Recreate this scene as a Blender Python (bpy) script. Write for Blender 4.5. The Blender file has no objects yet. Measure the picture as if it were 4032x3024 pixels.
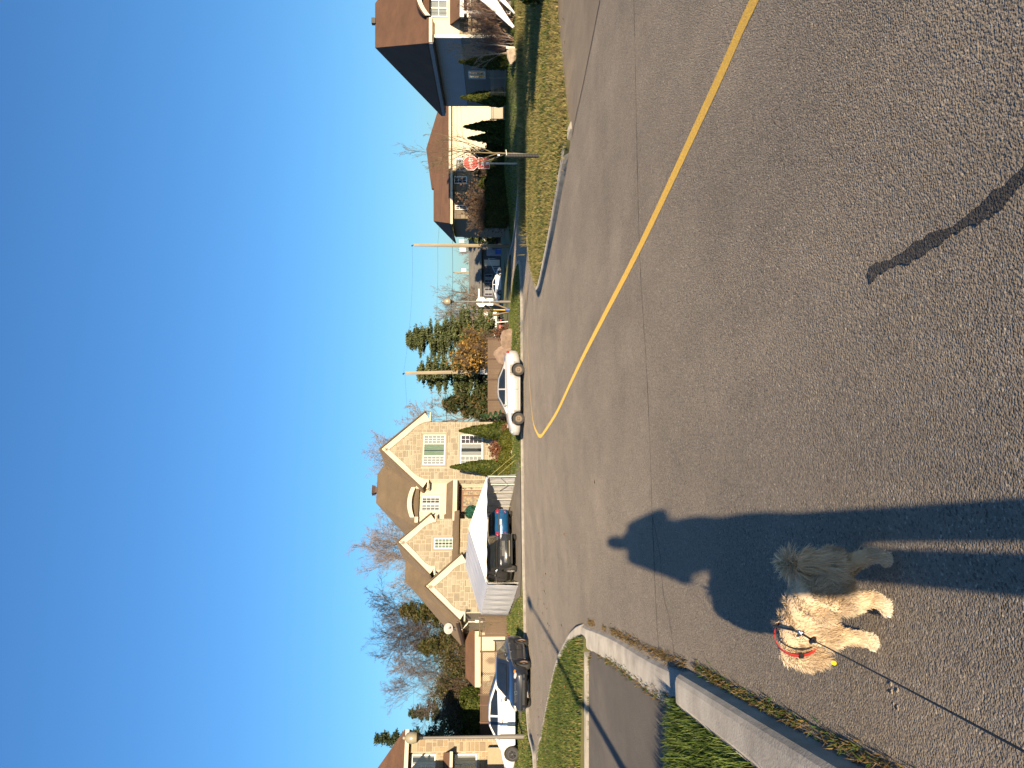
import bpy, bmesh, math, random
import numpy as np
from mathutils import Vector, Matrix
S = bpy.context.scene
COL = S.collection
R = math.radians
# ---------------------------------------------------------------- camera
CAM_H = 1.55
cam_d = bpy.data.cameras.new('camera')
cam = bpy.data.objects.new('camera', cam_d)
COL.objects.link(cam)
cam_d.sensor_fit = 'HORIZONTAL'
cam_d.sensor_width = 36.0
cam_d.lens = 3050.0 / 4032.0 * 36.0
cam_d.clip_start = 0.03
cam_d.clip_end = 5000.0
pit = math.atan(73 / 3050.0)
# the phone was held upright and the file is stored lying on its side: world-up points to image-left
cx_ = Vector((0, -math.sin(pit), -math.cos(pit)))
cy_ = Vector((1, 0, 0))
cz_ = cx_.cross(cy_)
M = Matrix.Identity(4)
for i in range(3):
    M[i][0], M[i][1], M[i][2] = cx_[i], cy_[i], cz_[i]
M.translation = Vector((0, 0, CAM_H))
cam.matrix_world = M
S.camera = cam
# ---------------------------------------------------------------- sun and sky
SUN_EL = R(8.75)
SUN_AZ = Vector((0.1985, -0.9801))            # horizontal direction towards the sun (behind, a little right)
to_sun = Vector((SUN_AZ.x * math.cos(SUN_EL), SUN_AZ.y * math.cos(SUN_EL), math.sin(SUN_EL)))
sun_d = bpy.data.lights.new('sun', 'SUN')
sun_d.energy = 5.0
sun_d.angle = R(0.5)
sun_d.color = (1.0, 0.81, 0.57)
sun = bpy.data.objects.new('sun', sun_d)
COL.objects.link(sun)
sun.rotation_euler = to_sun.to_track_quat('Z', 'Y').to_euler()
W = bpy.data.worlds.new('World')
S.world = W
W.use_nodes = True
nt = W.node_tree
nt.nodes.clear()
sky = nt.nodes.new('ShaderNodeTexSky')
sky.sky_type = 'NISHITA'
sky.sun_disc = False
sky.sun_elevation = SUN_EL
sky.sun_rotation = math.atan2(SUN_AZ.x, SUN_AZ.y)
sky.altitude = 0
sky.air_density = 1.1
sky.dust_density = 0.45
sky.ozone_density = 5.5
bg = nt.nodes.new('ShaderNodeBackground')
bg.inputs['Strength'].default_value = 0.116
wo = nt.nodes.new('ShaderNodeOutputWorld')
nt.links.new(sky.outputs[0], bg.inputs['Color'])
nt.links.new(bg.outputs[0], wo.inputs['Surface'])
S.view_settings.view_transform = 'Standard'
S.view_settings.look = 'None'
S.view_settings.gamma = 1.0
S.view_settings.exposure = 1.03
S.render.engine = 'CYCLES'
S.cycles.use_denoising = True
S.cycles.max_bounces = 6
S.cycles.diffuse_bounces = 3
S.cycles.glossy_bounces = 3
S.cycles.transmission_bounces = 4
S.cycles.transparent_max_bounces = 8
S.cycles.caustics_reflective = False
S.cycles.caustics_refractive = False

# ---------------------------------------------------------------- helpers
def tag(o, label=None, cat=None, group=None, kind=None):
    if label: o['label'] = label
    if cat: o['category'] = cat
    if group: o['group'] = group
    if kind: o['kind'] = kind
    return o

def empty(name, loc=(0, 0, 0), rz=0.0, parent=None):
    o = bpy.data.objects.new(name, None)
    o.empty_display_size = 0.2
    COL.objects.link(o)
    o.location = loc
    o.rotation_euler = (0, 0, rz)
    o.parent = parent
    return o

def copy_tree(o, parent=None):
    c = o.copy()
    COL.objects.link(c)
    c.parent = parent
    for ch in list(o.children):
        copy_tree(ch, c)
    return c

class MB:
    """collects shapes and links them as one mesh object"""
    def __init__(s):
        s.v = []; s.f = []; s.m = []
    def add(s, vs, fs, mi=0, M=None):
        o = len(s.v)
        if M is not None:
            vs = [tuple(M @ Vector(p)) for p in vs]
        s.v.extend([tuple(p) for p in vs])
        for f in fs:
            s.f.append(tuple(i + o for i in f)); s.m.append(mi)
        return s
    def box(s, x0, x1, y0, y1, z0, z1, mi=0, M=None):
        vs = [(x0, y0, z0), (x1, y0, z0), (x1, y1, z0), (x0, y1, z0), (x0, y0, z1), (x1, y0, z1), (x1, y1, z1), (x0, y1, z1)]
        fs = [(0, 3, 2, 1), (4, 5, 6, 7), (0, 1, 5, 4), (1, 2, 6, 5), (2, 3, 7, 6), (3, 0, 4, 7)]
        return s.add(vs, fs, mi, M)
    def tube(s, pts, rad, n=6, mi=0, cap=True):
        pts = [Vector(p) for p in pts]
        if not hasattr(rad, '__len__'): rad = [rad] * len(pts)
        vs = []; fs = []
        up = Vector((0, 0, 1))
        for i, p in enumerate(pts):
            if i == 0: t = pts[1] - pts[0]
            elif i == len(pts) - 1: t = pts[-1] - pts[-2]
            else: t = pts[i + 1] - pts[i - 1]
            t.normalize()
            a = t.cross(up)
            if a.length < 0.05: a = t.cross(Vector((1, 0, 0)))
            a.normalize(); b = t.cross(a)
            for k in range(n):
                q = 2 * math.pi * k / n
                vs.append(p + (a * math.cos(q) + b * math.sin(q)) * rad[i])
        for i in range(len(pts) - 1):
            for k in range(n):
                k2 = (k + 1) % n
                fs.append((i * n + k, i * n + k2, (i + 1) * n + k2, (i + 1) * n + k))
        if cap:
            fs.append(tuple(range(n)))
            fs.append(tuple(range((len(pts) - 1) * n + n - 1, (len(pts) - 1) * n - 1, -1)))
        return s.add(vs, fs, mi)
    def lathe(s, prof, c=(0, 0, 0), n=16, mi=0, axis='z', M=None):
        vs = []; fs = []
        for (r, z) in prof:
            for k in range(n):
                q = 2 * math.pi * k / n
                a, b = r * math.cos(q), r * math.sin(q)
                p = (a, b, z) if axis == 'z' else ((a, z, b) if axis == 'y' else (z, a, b))
                vs.append((p[0] + c[0], p[1] + c[1], p[2] + c[2]))
        for i in range(len(prof) - 1):
            for k in range(n):
                k2 = (k + 1) % n
                fs.append((i * n + k, i * n + k2, (i + 1) * n + k2, (i + 1) * n + k))
        return s.add(vs, fs, mi, M)
    def prism(s, poly, d0, d1, plane='xz', mi=0, M=None):
        """2D polygon extruded along the third axis"""
        n = len(poly)
        def P(a, b, d):
            return (a, d, b) if plane == 'xz' else ((d, a, b) if plane == 'yz' else (a, b, d))
        vs = [P(a, b, d0) for a, b in poly] + [P(a, b, d1) for a, b in poly]
        fs = [tuple(range(n)), tuple(range(2 * n - 1, n - 1, -1))]
        for i in range(n):
            j = (i + 1) % n
            fs.append((i, i + n, j + n, j))
        return s.add(vs, fs, mi, M)
    def ball(s, c, r, n=10, m=6, mi=0, M=None):
        if not hasattr(r, '__len__'): r = (r, r, r)
        prof = []
        vs = [(c[0], c[1], c[2] - r[2])]; fs = []
        for i in range(1, m):
            a = -math.pi / 2 + math.pi * i / m
            for k in range(n):
                q = 2 * math.pi * k / n
                vs.append((c[0] + r[0] * math.cos(a) * math.cos(q), c[1] + r[1] * math.cos(a) * math.sin(q), c[2] + r[2] * math.sin(a)))
        vs.append((c[0], c[1], c[2] + r[2]))
        for k in range(n):
            fs.append((0, 1 + (k + 1) % n, 1 + k))
        for i in range(m - 2):
            for k in range(n):
                k2 = (k + 1) % n
                fs.append((1 + i * n + k, 1 + i * n + k2, 1 + (i + 1) * n + k2, 1 + (i + 1) * n + k))
        L = len(vs) - 1
        for k in range(n):
            fs.append((L, 1 + (m - 2) * n + k, 1 + (m - 2) * n + (k + 1) % n))
        return s.add(vs, fs, mi, M)
    def quad(s, a, b, c, d, mi=0):
        return s.add([a, b, c, d], [(0, 1, 2, 3)], mi)
    def mesh(s, name, mats=None, smooth=False, fix=True):
        me = bpy.data.meshes.new(name)
        me.from_pydata(s.v, [], s.f)
        if mats is not None:
            if not isinstance(mats, (list, tuple)): mats = [mats]
            for m in mats: me.materials.append(m)
            if len(mats) > 1: me.polygons.foreach_set('material_index', s.m)
        if fix:
            bm = bmesh.new(); bm.from_mesh(me)
            bmesh.ops.recalc_face_normals(bm, faces=bm.faces)
            bm.to_mesh(me); bm.free()
        if smooth: me.polygons.foreach_set('use_smooth', [True] * len(me.polygons))
        me.update()
        return me
    def build(s, name, mats, parent=None, smooth=False, bevel=0.0, loc=None, fix=True):
        o = bpy.data.objects.new(name, s.mesh(name, mats, smooth, fix))
        COL.objects.link(o)
        o.parent = parent
        if loc: o.location = loc
        if bevel:
            b = o.modifiers.new('bevel', 'BEVEL'); b.width = bevel; b.segments = 2; b.limit_method = 'ANGLE'
        return o

def bake(o):
    dg = bpy.context.evaluated_depsgraph_get()
    me = bpy.data.meshes.new_from_object(o.evaluated_get(dg))
    o.modifiers.clear(); o.data = me
    return o

def text_obj(name, body, size, extrude, m, parent, loc, rot, align='CENTER', sx=1.0):
    fc = bpy.data.curves.new(name, 'FONT'); fc.body = body; fc.size = size; fc.extrude = extrude; fc.align_x = align; fc.align_y = 'CENTER'
    t_ = bpy.data.objects.new(name + '_tmp', fc); COL.objects.link(t_)
    dg = bpy.context.evaluated_depsgraph_get()
    me = bpy.data.meshes.new_from_object(t_.evaluated_get(dg))
    bpy.data.objects.remove(t_); bpy.data.curves.remove(fc)
    me.materials.clear(); me.materials.append(m)
    o = bpy.data.objects.new(name, me); COL.objects.link(o); o.parent = parent
    o.location = loc; o.rotation_euler = rot; o.scale = (sx, 1, 1)
    return o

def link_mesh(name, me, parent=None):
    o = bpy.data.objects.new(name, me)
    COL.objects.link(o)
    o.parent = parent
    return o

def np_mesh(name, co, tris, mat, col=None, smooth=False):
    """fast mesh of triangles from numpy arrays, optional per-vertex colour"""
    me = bpy.data.meshes.new(name)
    nv, nf = len(co), len(tris)
    me.vertices.add(nv); me.vertices.foreach_set('co', np.ascontiguousarray(co, dtype=np.float32).ravel())
    me.loops.add(nf * 3); me.loops.foreach_set('vertex_index', np.ascontiguousarray(tris, dtype=np.int32).ravel())
    me.polygons.add(nf)
    me.polygons.foreach_set('loop_start', np.arange(0, nf * 3, 3, dtype=np.int32))
    me.update(calc_edges=True)
    if smooth: me.polygons.foreach_set('use_smooth', [True] * nf)
    if col is not None:
        a = me.color_attributes.new('tint', 'FLOAT_COLOR', 'POINT')
        c4 = np.ones((nv, 4), dtype=np.float32); c4[:, :3] = col
        a.data.foreach_set('color', c4.ravel())
    me.materials.append(mat)
    return me

# ---------------------------------------------------------------- materials
def new_mat(name):
    m = bpy.data.materials.new(name)
    m.use_nodes = True
    t = m.node_tree
    t.nodes.clear()
    out = t.nodes.new('ShaderNodeOutputMaterial')
    b = t.nodes.new('ShaderNodeBsdfPrincipled')
    t.links.new(b.outputs[0], out.inputs['Surface'])
    return m, t, b

def node(t, kind, **kw):
    n = t.nodes.new(kind)
    for k, v in kw.items():
        if k in n.inputs: n.inputs[k].default_value = v
        else: setattr(n, k, v)
    return n

def c4(c): return (c[0], c[1], c[2], 1.0)

def mixc(t, fac, a, b, mode='MIX'):
    n = t.nodes.new('ShaderNodeMix'); n.data_type = 'RGBA'; n.blend_type = mode
    for sock, val in ((n.inputs[0], fac), (n.inputs[6], a), (n.inputs[7], b)):
        if hasattr(val, 'is_linked'): t.links.new(val, sock)
        elif isinstance(val, tuple): sock.default_value = c4(val)
        else: sock.default_value = val
    return n.outputs[2]

def ramp(t, fac, stops):
    n = t.nodes.new('ShaderNodeValToRGB')
    e = n.color_ramp.elements
    while len(e) < len(stops): e.new(0.5)
    for i, (p, c) in enumerate(stops):
        e[i].position = p; e[i].color = c4(c) if not isinstance(c, (int, float)) else (c, c, c, 1)
    t.links.new(fac, n.inputs[0])
    return n.outputs[0]

def noise(t, vec, scale, detail=3.0, rough=0.55):
    n = node(t, 'ShaderNodeTexNoise', Scale=scale, Detail=detail, Roughness=rough)
    t.links.new(vec, n.inputs['Vector'])
    return n.outputs['Fac']

def coords(t, world=False, scale=None):
    if world:
        o = t.nodes.new('ShaderNodeNewGeometry').outputs['Position']
    else:
        o = t.nodes.new('ShaderNodeTexCoord').outputs['Object']
    if scale:
        m = t.nodes.new('ShaderNodeMapping'); m.inputs['Scale'].default_value = scale
        t.links.new(o, m.inputs['Vector']); o = m.outputs[0]
    return o

MATS = {}
def mat(name, col, rough=0.7, col2=None, scale=4.0, metal=0.0, spec=0.5, bump=0.0, bscale=30.0, world=False, stretch=None, coat=0.0, trans=0.0):
    """plain painted / natural surface with procedural variation"""
    if name in MATS: return MATS[name]
    m, t, b = new_mat(name)
    b.inputs['Roughness'].default_value = rough
    if rough > 0.85: b.inputs['Diffuse Roughness'].default_value = 1.0
    b.inputs['Metallic'].default_value = metal
    b.inputs['Specular IOR Level'].default_value = spec
    if coat: b.inputs['Coat Weight'].default_value = coat; b.inputs['Coat Roughness'].default_value = 0.04
    if trans: b.inputs['Transmission Weight'].default_value = trans
    v = coords(t, world, stretch)
    if col2 is None: col2 = tuple(c * 0.82 for c in col)
    f = noise(t, v, scale, 4.0, 0.6)
    r = ramp(t, f, [(0.3, col), (0.72, col2)])
    t.links.new(r, b.inputs['Base Color'])
    if bump:
        bn = node(t, 'ShaderNodeBump', Strength=1.0, Distance=bump)
        t.links.new(noise(t, v, bscale, 3.0, 0.6), bn.inputs['Height'])
        t.links.new(bn.outputs[0], b.inputs['Normal'])
    MATS[name] = m
    return m
# ---------------------------------------------------------------- ground materials
def asphalt(name, base, light, dark, stone=0.5, patch=None, bump=0.0075):
    m, t, b = new_mat(name)
    v = coords(t, True)
    big = noise(t, v, 0.35, 4.0, 0.6)
    mid = noise(t, v, 2.2, 4.0, 0.65)
    vo = node(t, 'ShaderNodeTexVoronoi', Scale=108.0); t.links.new(v, vo.inputs['Vector'])
    vc = node(t, 'ShaderNodeTexVoronoi', Scale=74.0); t.links.new(v, vc.inputs['Vector'])
    cmask = ramp(t, noise(t, v, 0.45, 3.0, 0.6), [(0.42, 0.05), (0.66, 0.6)])
    fine = noise(t, v, 140.0, 2.0, 0.6)
    c = ramp(t, big, [(0.3, base), (0.7, tuple(x * 1.16 for x in base))])
    c = mixc(t, ramp(t, mid, [(0.35, 0.0), (0.75, 0.45)]), c, tuple(x * 0.78 for x in base))
    wear = noise(t, coords(t, True, (1.0, 0.35, 1.0)), 0.9, 5.0, 0.7)
    c = mixc(t, ramp(t, wear, [(0.52, 0.0), (0.66, 0.55)]), c, tuple(x * 1.32 for x in base))
    stops_ = [(0.10, dark), (0.38, base), (0.78, base), (0.97, light)]
    st = mixc(t, cmask, ramp(t, vo.outputs['Color'], stops_), ramp(t, vc.outputs['Color'], stops_))
    c = mixc(t, stone, c, st)
    c = mixc(t, 0.6, c, mixc(t, 1.0, c, ramp(t, wear, [(0.3, (0.8, 0.8, 0.8)), (0.7, (1.25, 1.22, 1.18))]), 'MULTIPLY'))
    t.links.new(c, b.inputs['Base Color'])
    b.inputs['Roughness'].default_value = 0.95
    b.inputs['Diffuse Roughness'].default_value = 1.0
    b.inputs['Specular IOR Level'].default_value = 0.2
    h1 = mixc(t, cmask, ramp(t, vo.outputs['Distance'], [(0.0, 1.0), (0.75, 0.0)]), ramp(t, vc.outputs['Distance'], [(0.0, 1.5), (0.75, 0.0)]))
    mh = t.nodes.new('ShaderNodeMath'); mh.operation = 'MULTIPLY_ADD'; mh.inputs[1].default_value = 0.9
    t.links.new(fine, mh.inputs[0]); t.links.new(h1, mh.inputs[2])
    m2 = t.nodes.new('ShaderNodeMath'); m2.operation = 'MULTIPLY_ADD'; m2.inputs[1].default_value = 0.8
    t.links.new(noise(t, v, 28.0, 3.0, 0.6), m2.inputs[0]); t.links.new(mh.outputs[0], m2.inputs[2])
    bn = node(t, 'ShaderNodeBump', Strength=1.0, Distance=bump)
    t.links.new(m2.outputs[0], bn.inputs['Height']); t.links.new(bn.outputs[0], b.inputs['Normal'])
    return m

ASPHALT = asphalt('road_asphalt', (0.248, 0.210, 0.166), (0.63, 0.555, 0.44), (0.035, 0.032, 0.03), 0.68)
ASPHALT_DARK = asphalt('driveway_asphalt', (0.090, 0.080, 0.070), (0.16, 0.15, 0.14), (0.04, 0.04, 0.04), 0.3, bump=0.003)
APRON = asphalt('worn_apron', (0.20, 0.165, 0.125), (0.36, 0.31, 0.25), (0.07, 0.055, 0.04), 0.4, bump=0.005)
CONCRETE = mat('kerb_concrete', (0.335, 0.31, 0.27), 0.9, (0.20, 0.18, 0.155), 3.5, bump=0.004, bscale=60, world=True)
DIRT = mat('dirt', (0.15, 0.105, 0.065), 0.95, (0.085, 0.06, 0.035), 3.0, bump=0.02, bscale=25, world=True)
SOIL_GRASS = mat('lawn_soil', (0.060, 0.075, 0.018), 0.95, (0.105, 0.088, 0.035), 0.9, bump=0.03, bscale=18, world=True)
FIELD = mat('field', (0.075, 0.085, 0.03), 0.95, (0.11, 0.095, 0.05), 0.15, bump=0.03, bscale=8, world=True)

def tinted(name, rough=0.75, trans=0.0, mul=1.0):
    """surface whose colour comes from each blade or leaf"""
    m, t, b = new_mat(name)
    a = t.nodes.new('ShaderNodeAttribute'); a.attribute_name = 'tint'
    t.links.new(a.outputs['Color'], b.inputs['Base Color'])
    b.inputs['Roughness'].default_value = rough
    b.inputs['Specular IOR Level'].default_value = 0.2
    if trans:
        tr = t.nodes.new('ShaderNodeBsdfTranslucent'); t.links.new(a.outputs['Color'], tr.inputs[0])
        mx = t.nodes.new('ShaderNodeMixShader'); mx.inputs[0].default_value = trans
        out = [n for n in t.nodes if n.type == 'OUTPUT_MATERIAL'][0]
        t.links.new(b.outputs[0], mx.inputs[1]); t.links.new(tr.outputs[0], mx.inputs[2]); t.links.new(mx.outputs[0], out.inputs['Surface'])
    return m
LEAF = tinted('foliage', 0.6, 0.25)
BARK = tinted('bark', 0.9)

# ---------------------------------------------------------------- setting: sheets
def sheet(name, poly, z, m):
    mb = MB(); mb.add([(x, y, z) for x, y in poly], [tuple(range(len(poly)))])
    o = mb.build(name, m); tag(o, kind='structure')
    return o

g = MB(); g.add([(-900, -200, -0.05), (900, -200, -0.05), (900, 2500, -0.05), (-900, 2500, -0.05)], [(0, 1, 2, 3)])
tag(g.build('ground', FIELD), kind='structure')
road = sheet('road', [(-42, -25), (60, -25), (60, 69), (-42, 69)], 0.0, ASPHALT)
sheet('road_apron', [(5.62, 11.0), (5.2, 13.0), (4.84, 15.3), (5.9, 16.2), (8.8, 18.4), (14, 19.2), (20, 19.5), (20, 11)], 0.004, APRON)

def smooth_line(pts, n=6):
    P = [Vector(p) for p in pts]; out = []
    for i in range(len(P) - 1):
        p0 = P[max(i - 1, 0)]; p1 = P[i]; p2 = P[i + 1]; p3 = P[min(i + 2, len(P) - 1)]
        for k in range(n):
            u = k / n
            out.append(0.5 * ((2 * p1) + (p2 - p0) * u + (2 * p0 - 5 * p1 + 4 * p2 - p3) * u * u + (3 * p1 - p0 - 3 * p2 + p3) * u ** 3))
    out.append(P[-1])
    return out

def ribbon(name, pts, w, z, m, kind='structure', parent=None, jitter=0.0, seed=1):
    rnd = random.Random(seed)
    L = smooth_line([(p[0], p[1]) for p in pts], 8)
    vs = []; fs = []
    for i, p in enumerate(L):
        t = (L[min(i + 1, len(L) - 1)] - L[max(i - 1, 0)]).normalized()
        nrm = Vector((-t.y, t.x))
        ww = w(i / (len(L) - 1)) if callable(w) else w
        a = p + nrm * (ww / 2 + rnd.uniform(-jitter, jitter)); b = p - nrm * (ww / 2 + rnd.uniform(-jitter, jitter))
        vs += [(a.x, a.y, z), (b.x, b.y, z)]
        if i: fs.append((2 * i - 2, 2 * i - 1, 2 * i + 1, 2 * i))
    mb = MB(); mb.add(vs, fs)
    o = mb.build(name, m, parent)
    if kind and parent is None: tag(o, kind=kind)
    return o

# worn yellow centre line
ym, t, b = new_mat('yellow_line_paint')
v = coords(t, True)
nz = noise(t, v, 60.0, 3.0, 0.7)
t.links.new(mixc(t, ramp(t, nz, [(0.35, 0.0), (0.62, 1.0)]), (0.58, 0.35, 0.03), (0.40, 0.26, 0.07)), b.inputs['Base Color'])
b.inputs['Roughness'].default_value = 0.9
b.inputs['Diffuse Roughness'].default_value = 1.0
bn = node(t, 'ShaderNodeBump', Strength=1.0, Distance=0.004); t.links.new(noise(t, v, 110.0), bn.inputs['Height']); t.links.new(bn.outputs[0], b.inputs['Normal'])
ribbon('road_marking', [(2.75, 1.2), (2.55, 3.0), (2.28, 4.56), (2.06, 5.44), (1.46, 8.1), (0.97, 10.7), (0.49, 13.23), (0.0, 15.6), (-0.71, 19.0), (-1.42, 23.3), (-1.72, 25.5), (-1.73, 27.6), (-1.41, 30.4), (-0.25, 32.8), (1.3, 34.4), (4.2, 36.4), (7.5, 39.4), (9.4, 44), (9.6, 52), (9.0, 62)], 0.115, 0.004, ym)

CRACK = mat('crack', (0.02, 0.018, 0.016), 1.0, (0.05, 0.045, 0.04), 8.0, world=True)
ribbon('road_joint', [(9, 9.0), (6.2, 8.75), (4.23, 8.5), (2.65, 8.33), (1.32, 8.15), (-0.1, 7.73), (-1.57, 7.46), (-2.19, 7.32), (-2.52, 7.2)], 0.016, 0.003, CRACK, parent=road, jitter=0.006, seed=3).name = 'crack'
ribbon('crack', [(-1.3, 7.5), (-1.55, 7.2), (-1.9, 7.02), (-2.1, 6.75), (-2.3, 6.6)], 0.010, 0.0032, CRACK, parent=road, jitter=0.004, seed=5)
ribbon('crack', [(5.6, 11.1), (5.3, 12.6), (4.9, 15.2)], 0.035, 0.007, CRACK, parent=road, jitter=0.012, seed=7)
ribbon('crack', [(6.4, 10.6), (6.9, 13.0), (8.6, 16.0), (11, 18)], 0.02, 0.007, CRACK, parent=road, jitter=0.01, seed=8)
# wet, dark streak on the asphalt at the lower right
wm = asphalt('wet_asphalt', (0.062, 0.056, 0.050), (0.24, 0.22, 0.19), (0.018, 0.017, 0.017), 0.6)
[n for n in wm.node_tree.nodes if n.type == 'BSDF_PRINCIPLED'][0].inputs['Roughness'].default_value = 0.75
ribbon('wet_streak', [(0.44, 3.16), (0.465, 3.07), (0.48, 2.87), (0.515, 2.62), (0.545, 2.42), (0.60, 2.25), (0.72, 2.05), (0.9, 1.9)], lambda u: 0.05 + 0.016 * math.sin(u * 23) + 0.05 * max(0, u - 0.6), 0.003, wm, parent=road, jitter=0.008, seed=9)
# broken pothole patch under the leash
ph = MB(); rnd = random.Random(4)
for k in range(9):
    x, y = -1.21 + rnd.uniform(-0.05, 0.05), 2.96 + rnd.uniform(-0.035, 0.035)
    s_ = rnd.uniform(0.005, 0.012)
    ph.ball((x, y, 0.0), (s_, s_ * 0.7, s_ * 0.6), 5, 4)
ph.build('asphalt_crumb', ASPHALT, road)

# ---------------------------------------------------------------- lots with lawns
def poly_in(p, poly):
    x, y = p; r = False; n = len(poly); j = n - 1
    for i in range(n):
        xi, yi = poly[i]; xj, yj = poly[j]
        if (yi > y) != (yj > y) and x < (xj - xi) * (y - yi) / (yj - yi) + xi: r = not r
        j = i
    return r

def edge_dist(p, line):
    best = 1e9
    for i in range(len(line) - 1):
        ax, ay = line[i]; bx, by = line[i + 1]
        dx, dy = bx - ax, by - ay
        u = max(0, min(1, ((p[0] - ax) * dx + (p[1] - ay) * dy) / (dx * dx + dy * dy + 1e-9)))
        best = min(best, math.hypot(p[0] - ax - dx * u, p[1] - ay - dy * u))
    return best

class Lot:
    """raised lawn: front edge follows the kerb, ground climbs away from it"""
    def __init__(s, name, front, back, z0=0.10, slope=0.03, zmax=0.6, cell=1.0, m=None, bank=0.0):
        s.front = [tuple(p) for p in smooth_line(front, 4)] if len(front) > 2 else front
        s.front = [(p[0], p[1]) for p in s.front]
        s.poly = s.front + list(back)
        s.z0, s.slope, s.zmax, s.bank = z0, slope, zmax, bank
        from mathutils.geometry import delaunay_2d_cdt
        xs = [p[0] for p in s.poly]; ys = [p[1] for p in s.poly]
        pts = [Vector(p) for p in s.poly]; nb = len(pts)
        gx = min(xs) + cell / 2
        while gx < max(xs):
            gy = min(ys) + cell / 2
            while gy < max(ys):
                if poly_in((gx, gy), s.poly): pts.append(Vector((gx, gy)))
                gy += cell
            gx += cell
        res = delaunay_2d_cdt(pts, [(k, (k + 1) % nb) for k in range(nb)], [], 1, 1e-5)
        bm = bmesh.new()
        vs = [bm.verts.new((p.x, p.y, s.z(p.x, p.y))) for p in res[0]]
        for f in res[2]: bm.faces.new([vs[k] for k in f])
        # skirt
        ed = [e for e in bm.edges if len(e.link_faces) == 1]
        r = bmesh.ops.extrude_edge_only(bm, edges=ed)
        for v in r['geom']:
            if isinstance(v, bmesh.types.BMVert): v.co.z = -0.04
        bmesh.ops.recalc_face_normals(bm, faces=bm.faces)
        me = bpy.data.meshes.new(name); bm.to_mesh(me); bm.free()
        for p in me.polygons: p.use_smooth = True
        me.materials.append(m or SOIL_GRASS)
        s.o = link_mesh(name, me); tag(s.o, kind='structure')
    def z(s, x, y):
        d = edge_dist((x, y), s.front)
        return s.z0 + min(s.zmax - s.z0, s.slope * d + s.bank * (1 - math.exp(-d / 1.2))) + 0.03 * math.sin(x * 0.9 + 0.4) * math.sin(y * 0.7) * min(1, d)

def _z_many(s, xy):
    L = np.array(s.front); d = np.full(len(xy), 1e9)
    for i in range(len(L) - 1):
        a, e = L[i], L[i + 1] - L[i]
        u = np.clip(((xy - a) @ e) / (e @ e + 1e-9), 0, 1)[:, None]
        d = np.minimum(d, np.linalg.norm(xy - a - e * u, axis=1))
    return s.z0 + np.minimum(s.zmax - s.z0, s.slope * d + s.bank * (1 - np.exp(-d / 1.2))) + 0.03 * np.sin(xy[:, 0] * 0.9 + 0.4) * np.sin(xy[:, 1] * 0.7) * np.minimum(1, d)
Lot.z_many = _z_many
lotA = Lot('lawn', [(-40, 32), (-30, 31.3), (-22, 30.2), (-17, 28.9), (-15, 28.3), (-14.1, 28.15), (-13.8, 28.5), (-13.9, 29.3), (-14.2, 30.5), (-14.6, 32), (-14.6, 33.9), (-13.8, 35.6), (-12.3, 36.5), (-10.6, 37.4), (-9.2, 38.5), (-7, 39.5), (-4.7, 40.0), (-2.7, 40.5), (1.2, 40.8), (3.6, 41.2), (5.6, 42.2), (6.8, 44.2), (7.2, 47), (7.4, 52), (7.2, 57), (6.0, 59.6), (3, 60.6), (-6, 62.5)], [(-6, 90), (-40, 90)], 0.10, 0.030, 0.66, bank=0.17)
lotL = Lot('lawn', [(-4.15, 12.55), (-4.30, 13.2), (-5.2, 15.5), (-6.7, 18.2), (-8.85, 21.2), (-10.8, 23.6), (-13.1, 26.0), (-22, 28.4), (-40, 30)], [(-40, 14.5), (-8, 12.55)], 0.07, 0.03, 0.16)
lotN = Lot('lawn', [(-2.52, 6.22), (-2.30, 5.2), (-2.14, 4.5), (-1.85, 3.1), (-1.52, 1.5), (-1.0, -1.5), (0.1, -8)], [(-16, -8), (-16, 6.22)], 0.105, 0.02, 0.15, 0.6)
lotI = Lot('lawn', [(8.8, 18.5), (5.95, 16.35), (5.0, 15.5), (4.62, 16.6), (4.08, 19), (3.68, 21.4), (3.3, 24), (3.2, 25.4), (3.35, 26.5), (3.7, 27.6), (4.7, 30.6), (6.4, 33.2), (9, 34.8), (12, 36.0), (16, 37.4), (22, 39), (45, 43)], [(45, 20), (14, 19.4)], 0.09, 0.035, 0.17)
lotR = Lot('lawn', [(60, 47), (34, 43.6), (22, 41.0), (17, 40.4), (14, 42), (12, 45.5), (11.2, 50), (10.9, 56), (11.2, 62), (12.0, 70), (13, 90)], [(60, 90)], 0.10, 0.13, 0.68)
lotB = Lot('lawn', [(-6, 69), (6.0, 70.5), (12, 71.5)], [(13, 92), (60, 92), (60, 190), (-60, 190), (-60, 75)], 0.06, 0.01, 0.3, 6.0)

mbx = MB(); mbx.box(-24, -12.9, 35.75, 38.9, 0.0, 0.335); mbx.build('driveway', ASPHALT_DARK).__setitem__('kind', 'structure')
DWY = [(-10.5, 38.35), (-4.3, 40.35), (-4.9, 43), (-6.4, 46.5), (-8.8, 51.5), (-14.4, 49.2), (-12.6, 43.5)]
from mathutils.geometry import delaunay_2d_cdt as _cdt
_p = [Vector(p) for p in smooth_line(DWY + [DWY[0]], 4)[:-1]]; _n = len(_p)
_p += [Vector((-15 + .8 * a, 38 + .8 * b_)) for a in range(14) for b_ in range(17) if poly_in((-15 + .8 * a, 38 + .8 * b_), [(q.x, q.y) for q in _p[:_n]])]
_r = _cdt(_p, [(k, (k + 1) % _n) for k in range(_n)], [], 1, 1e-5)
dwy = MB(); dwy.add([(p.x, p.y, lotA.z(p.x, p.y) + .035) for p in _r[0]], [tuple(f) for f in _r[2]]); dwy.build('driveway', ASPHALT_DARK, smooth=True).__setitem__('kind', 'structure')
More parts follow.
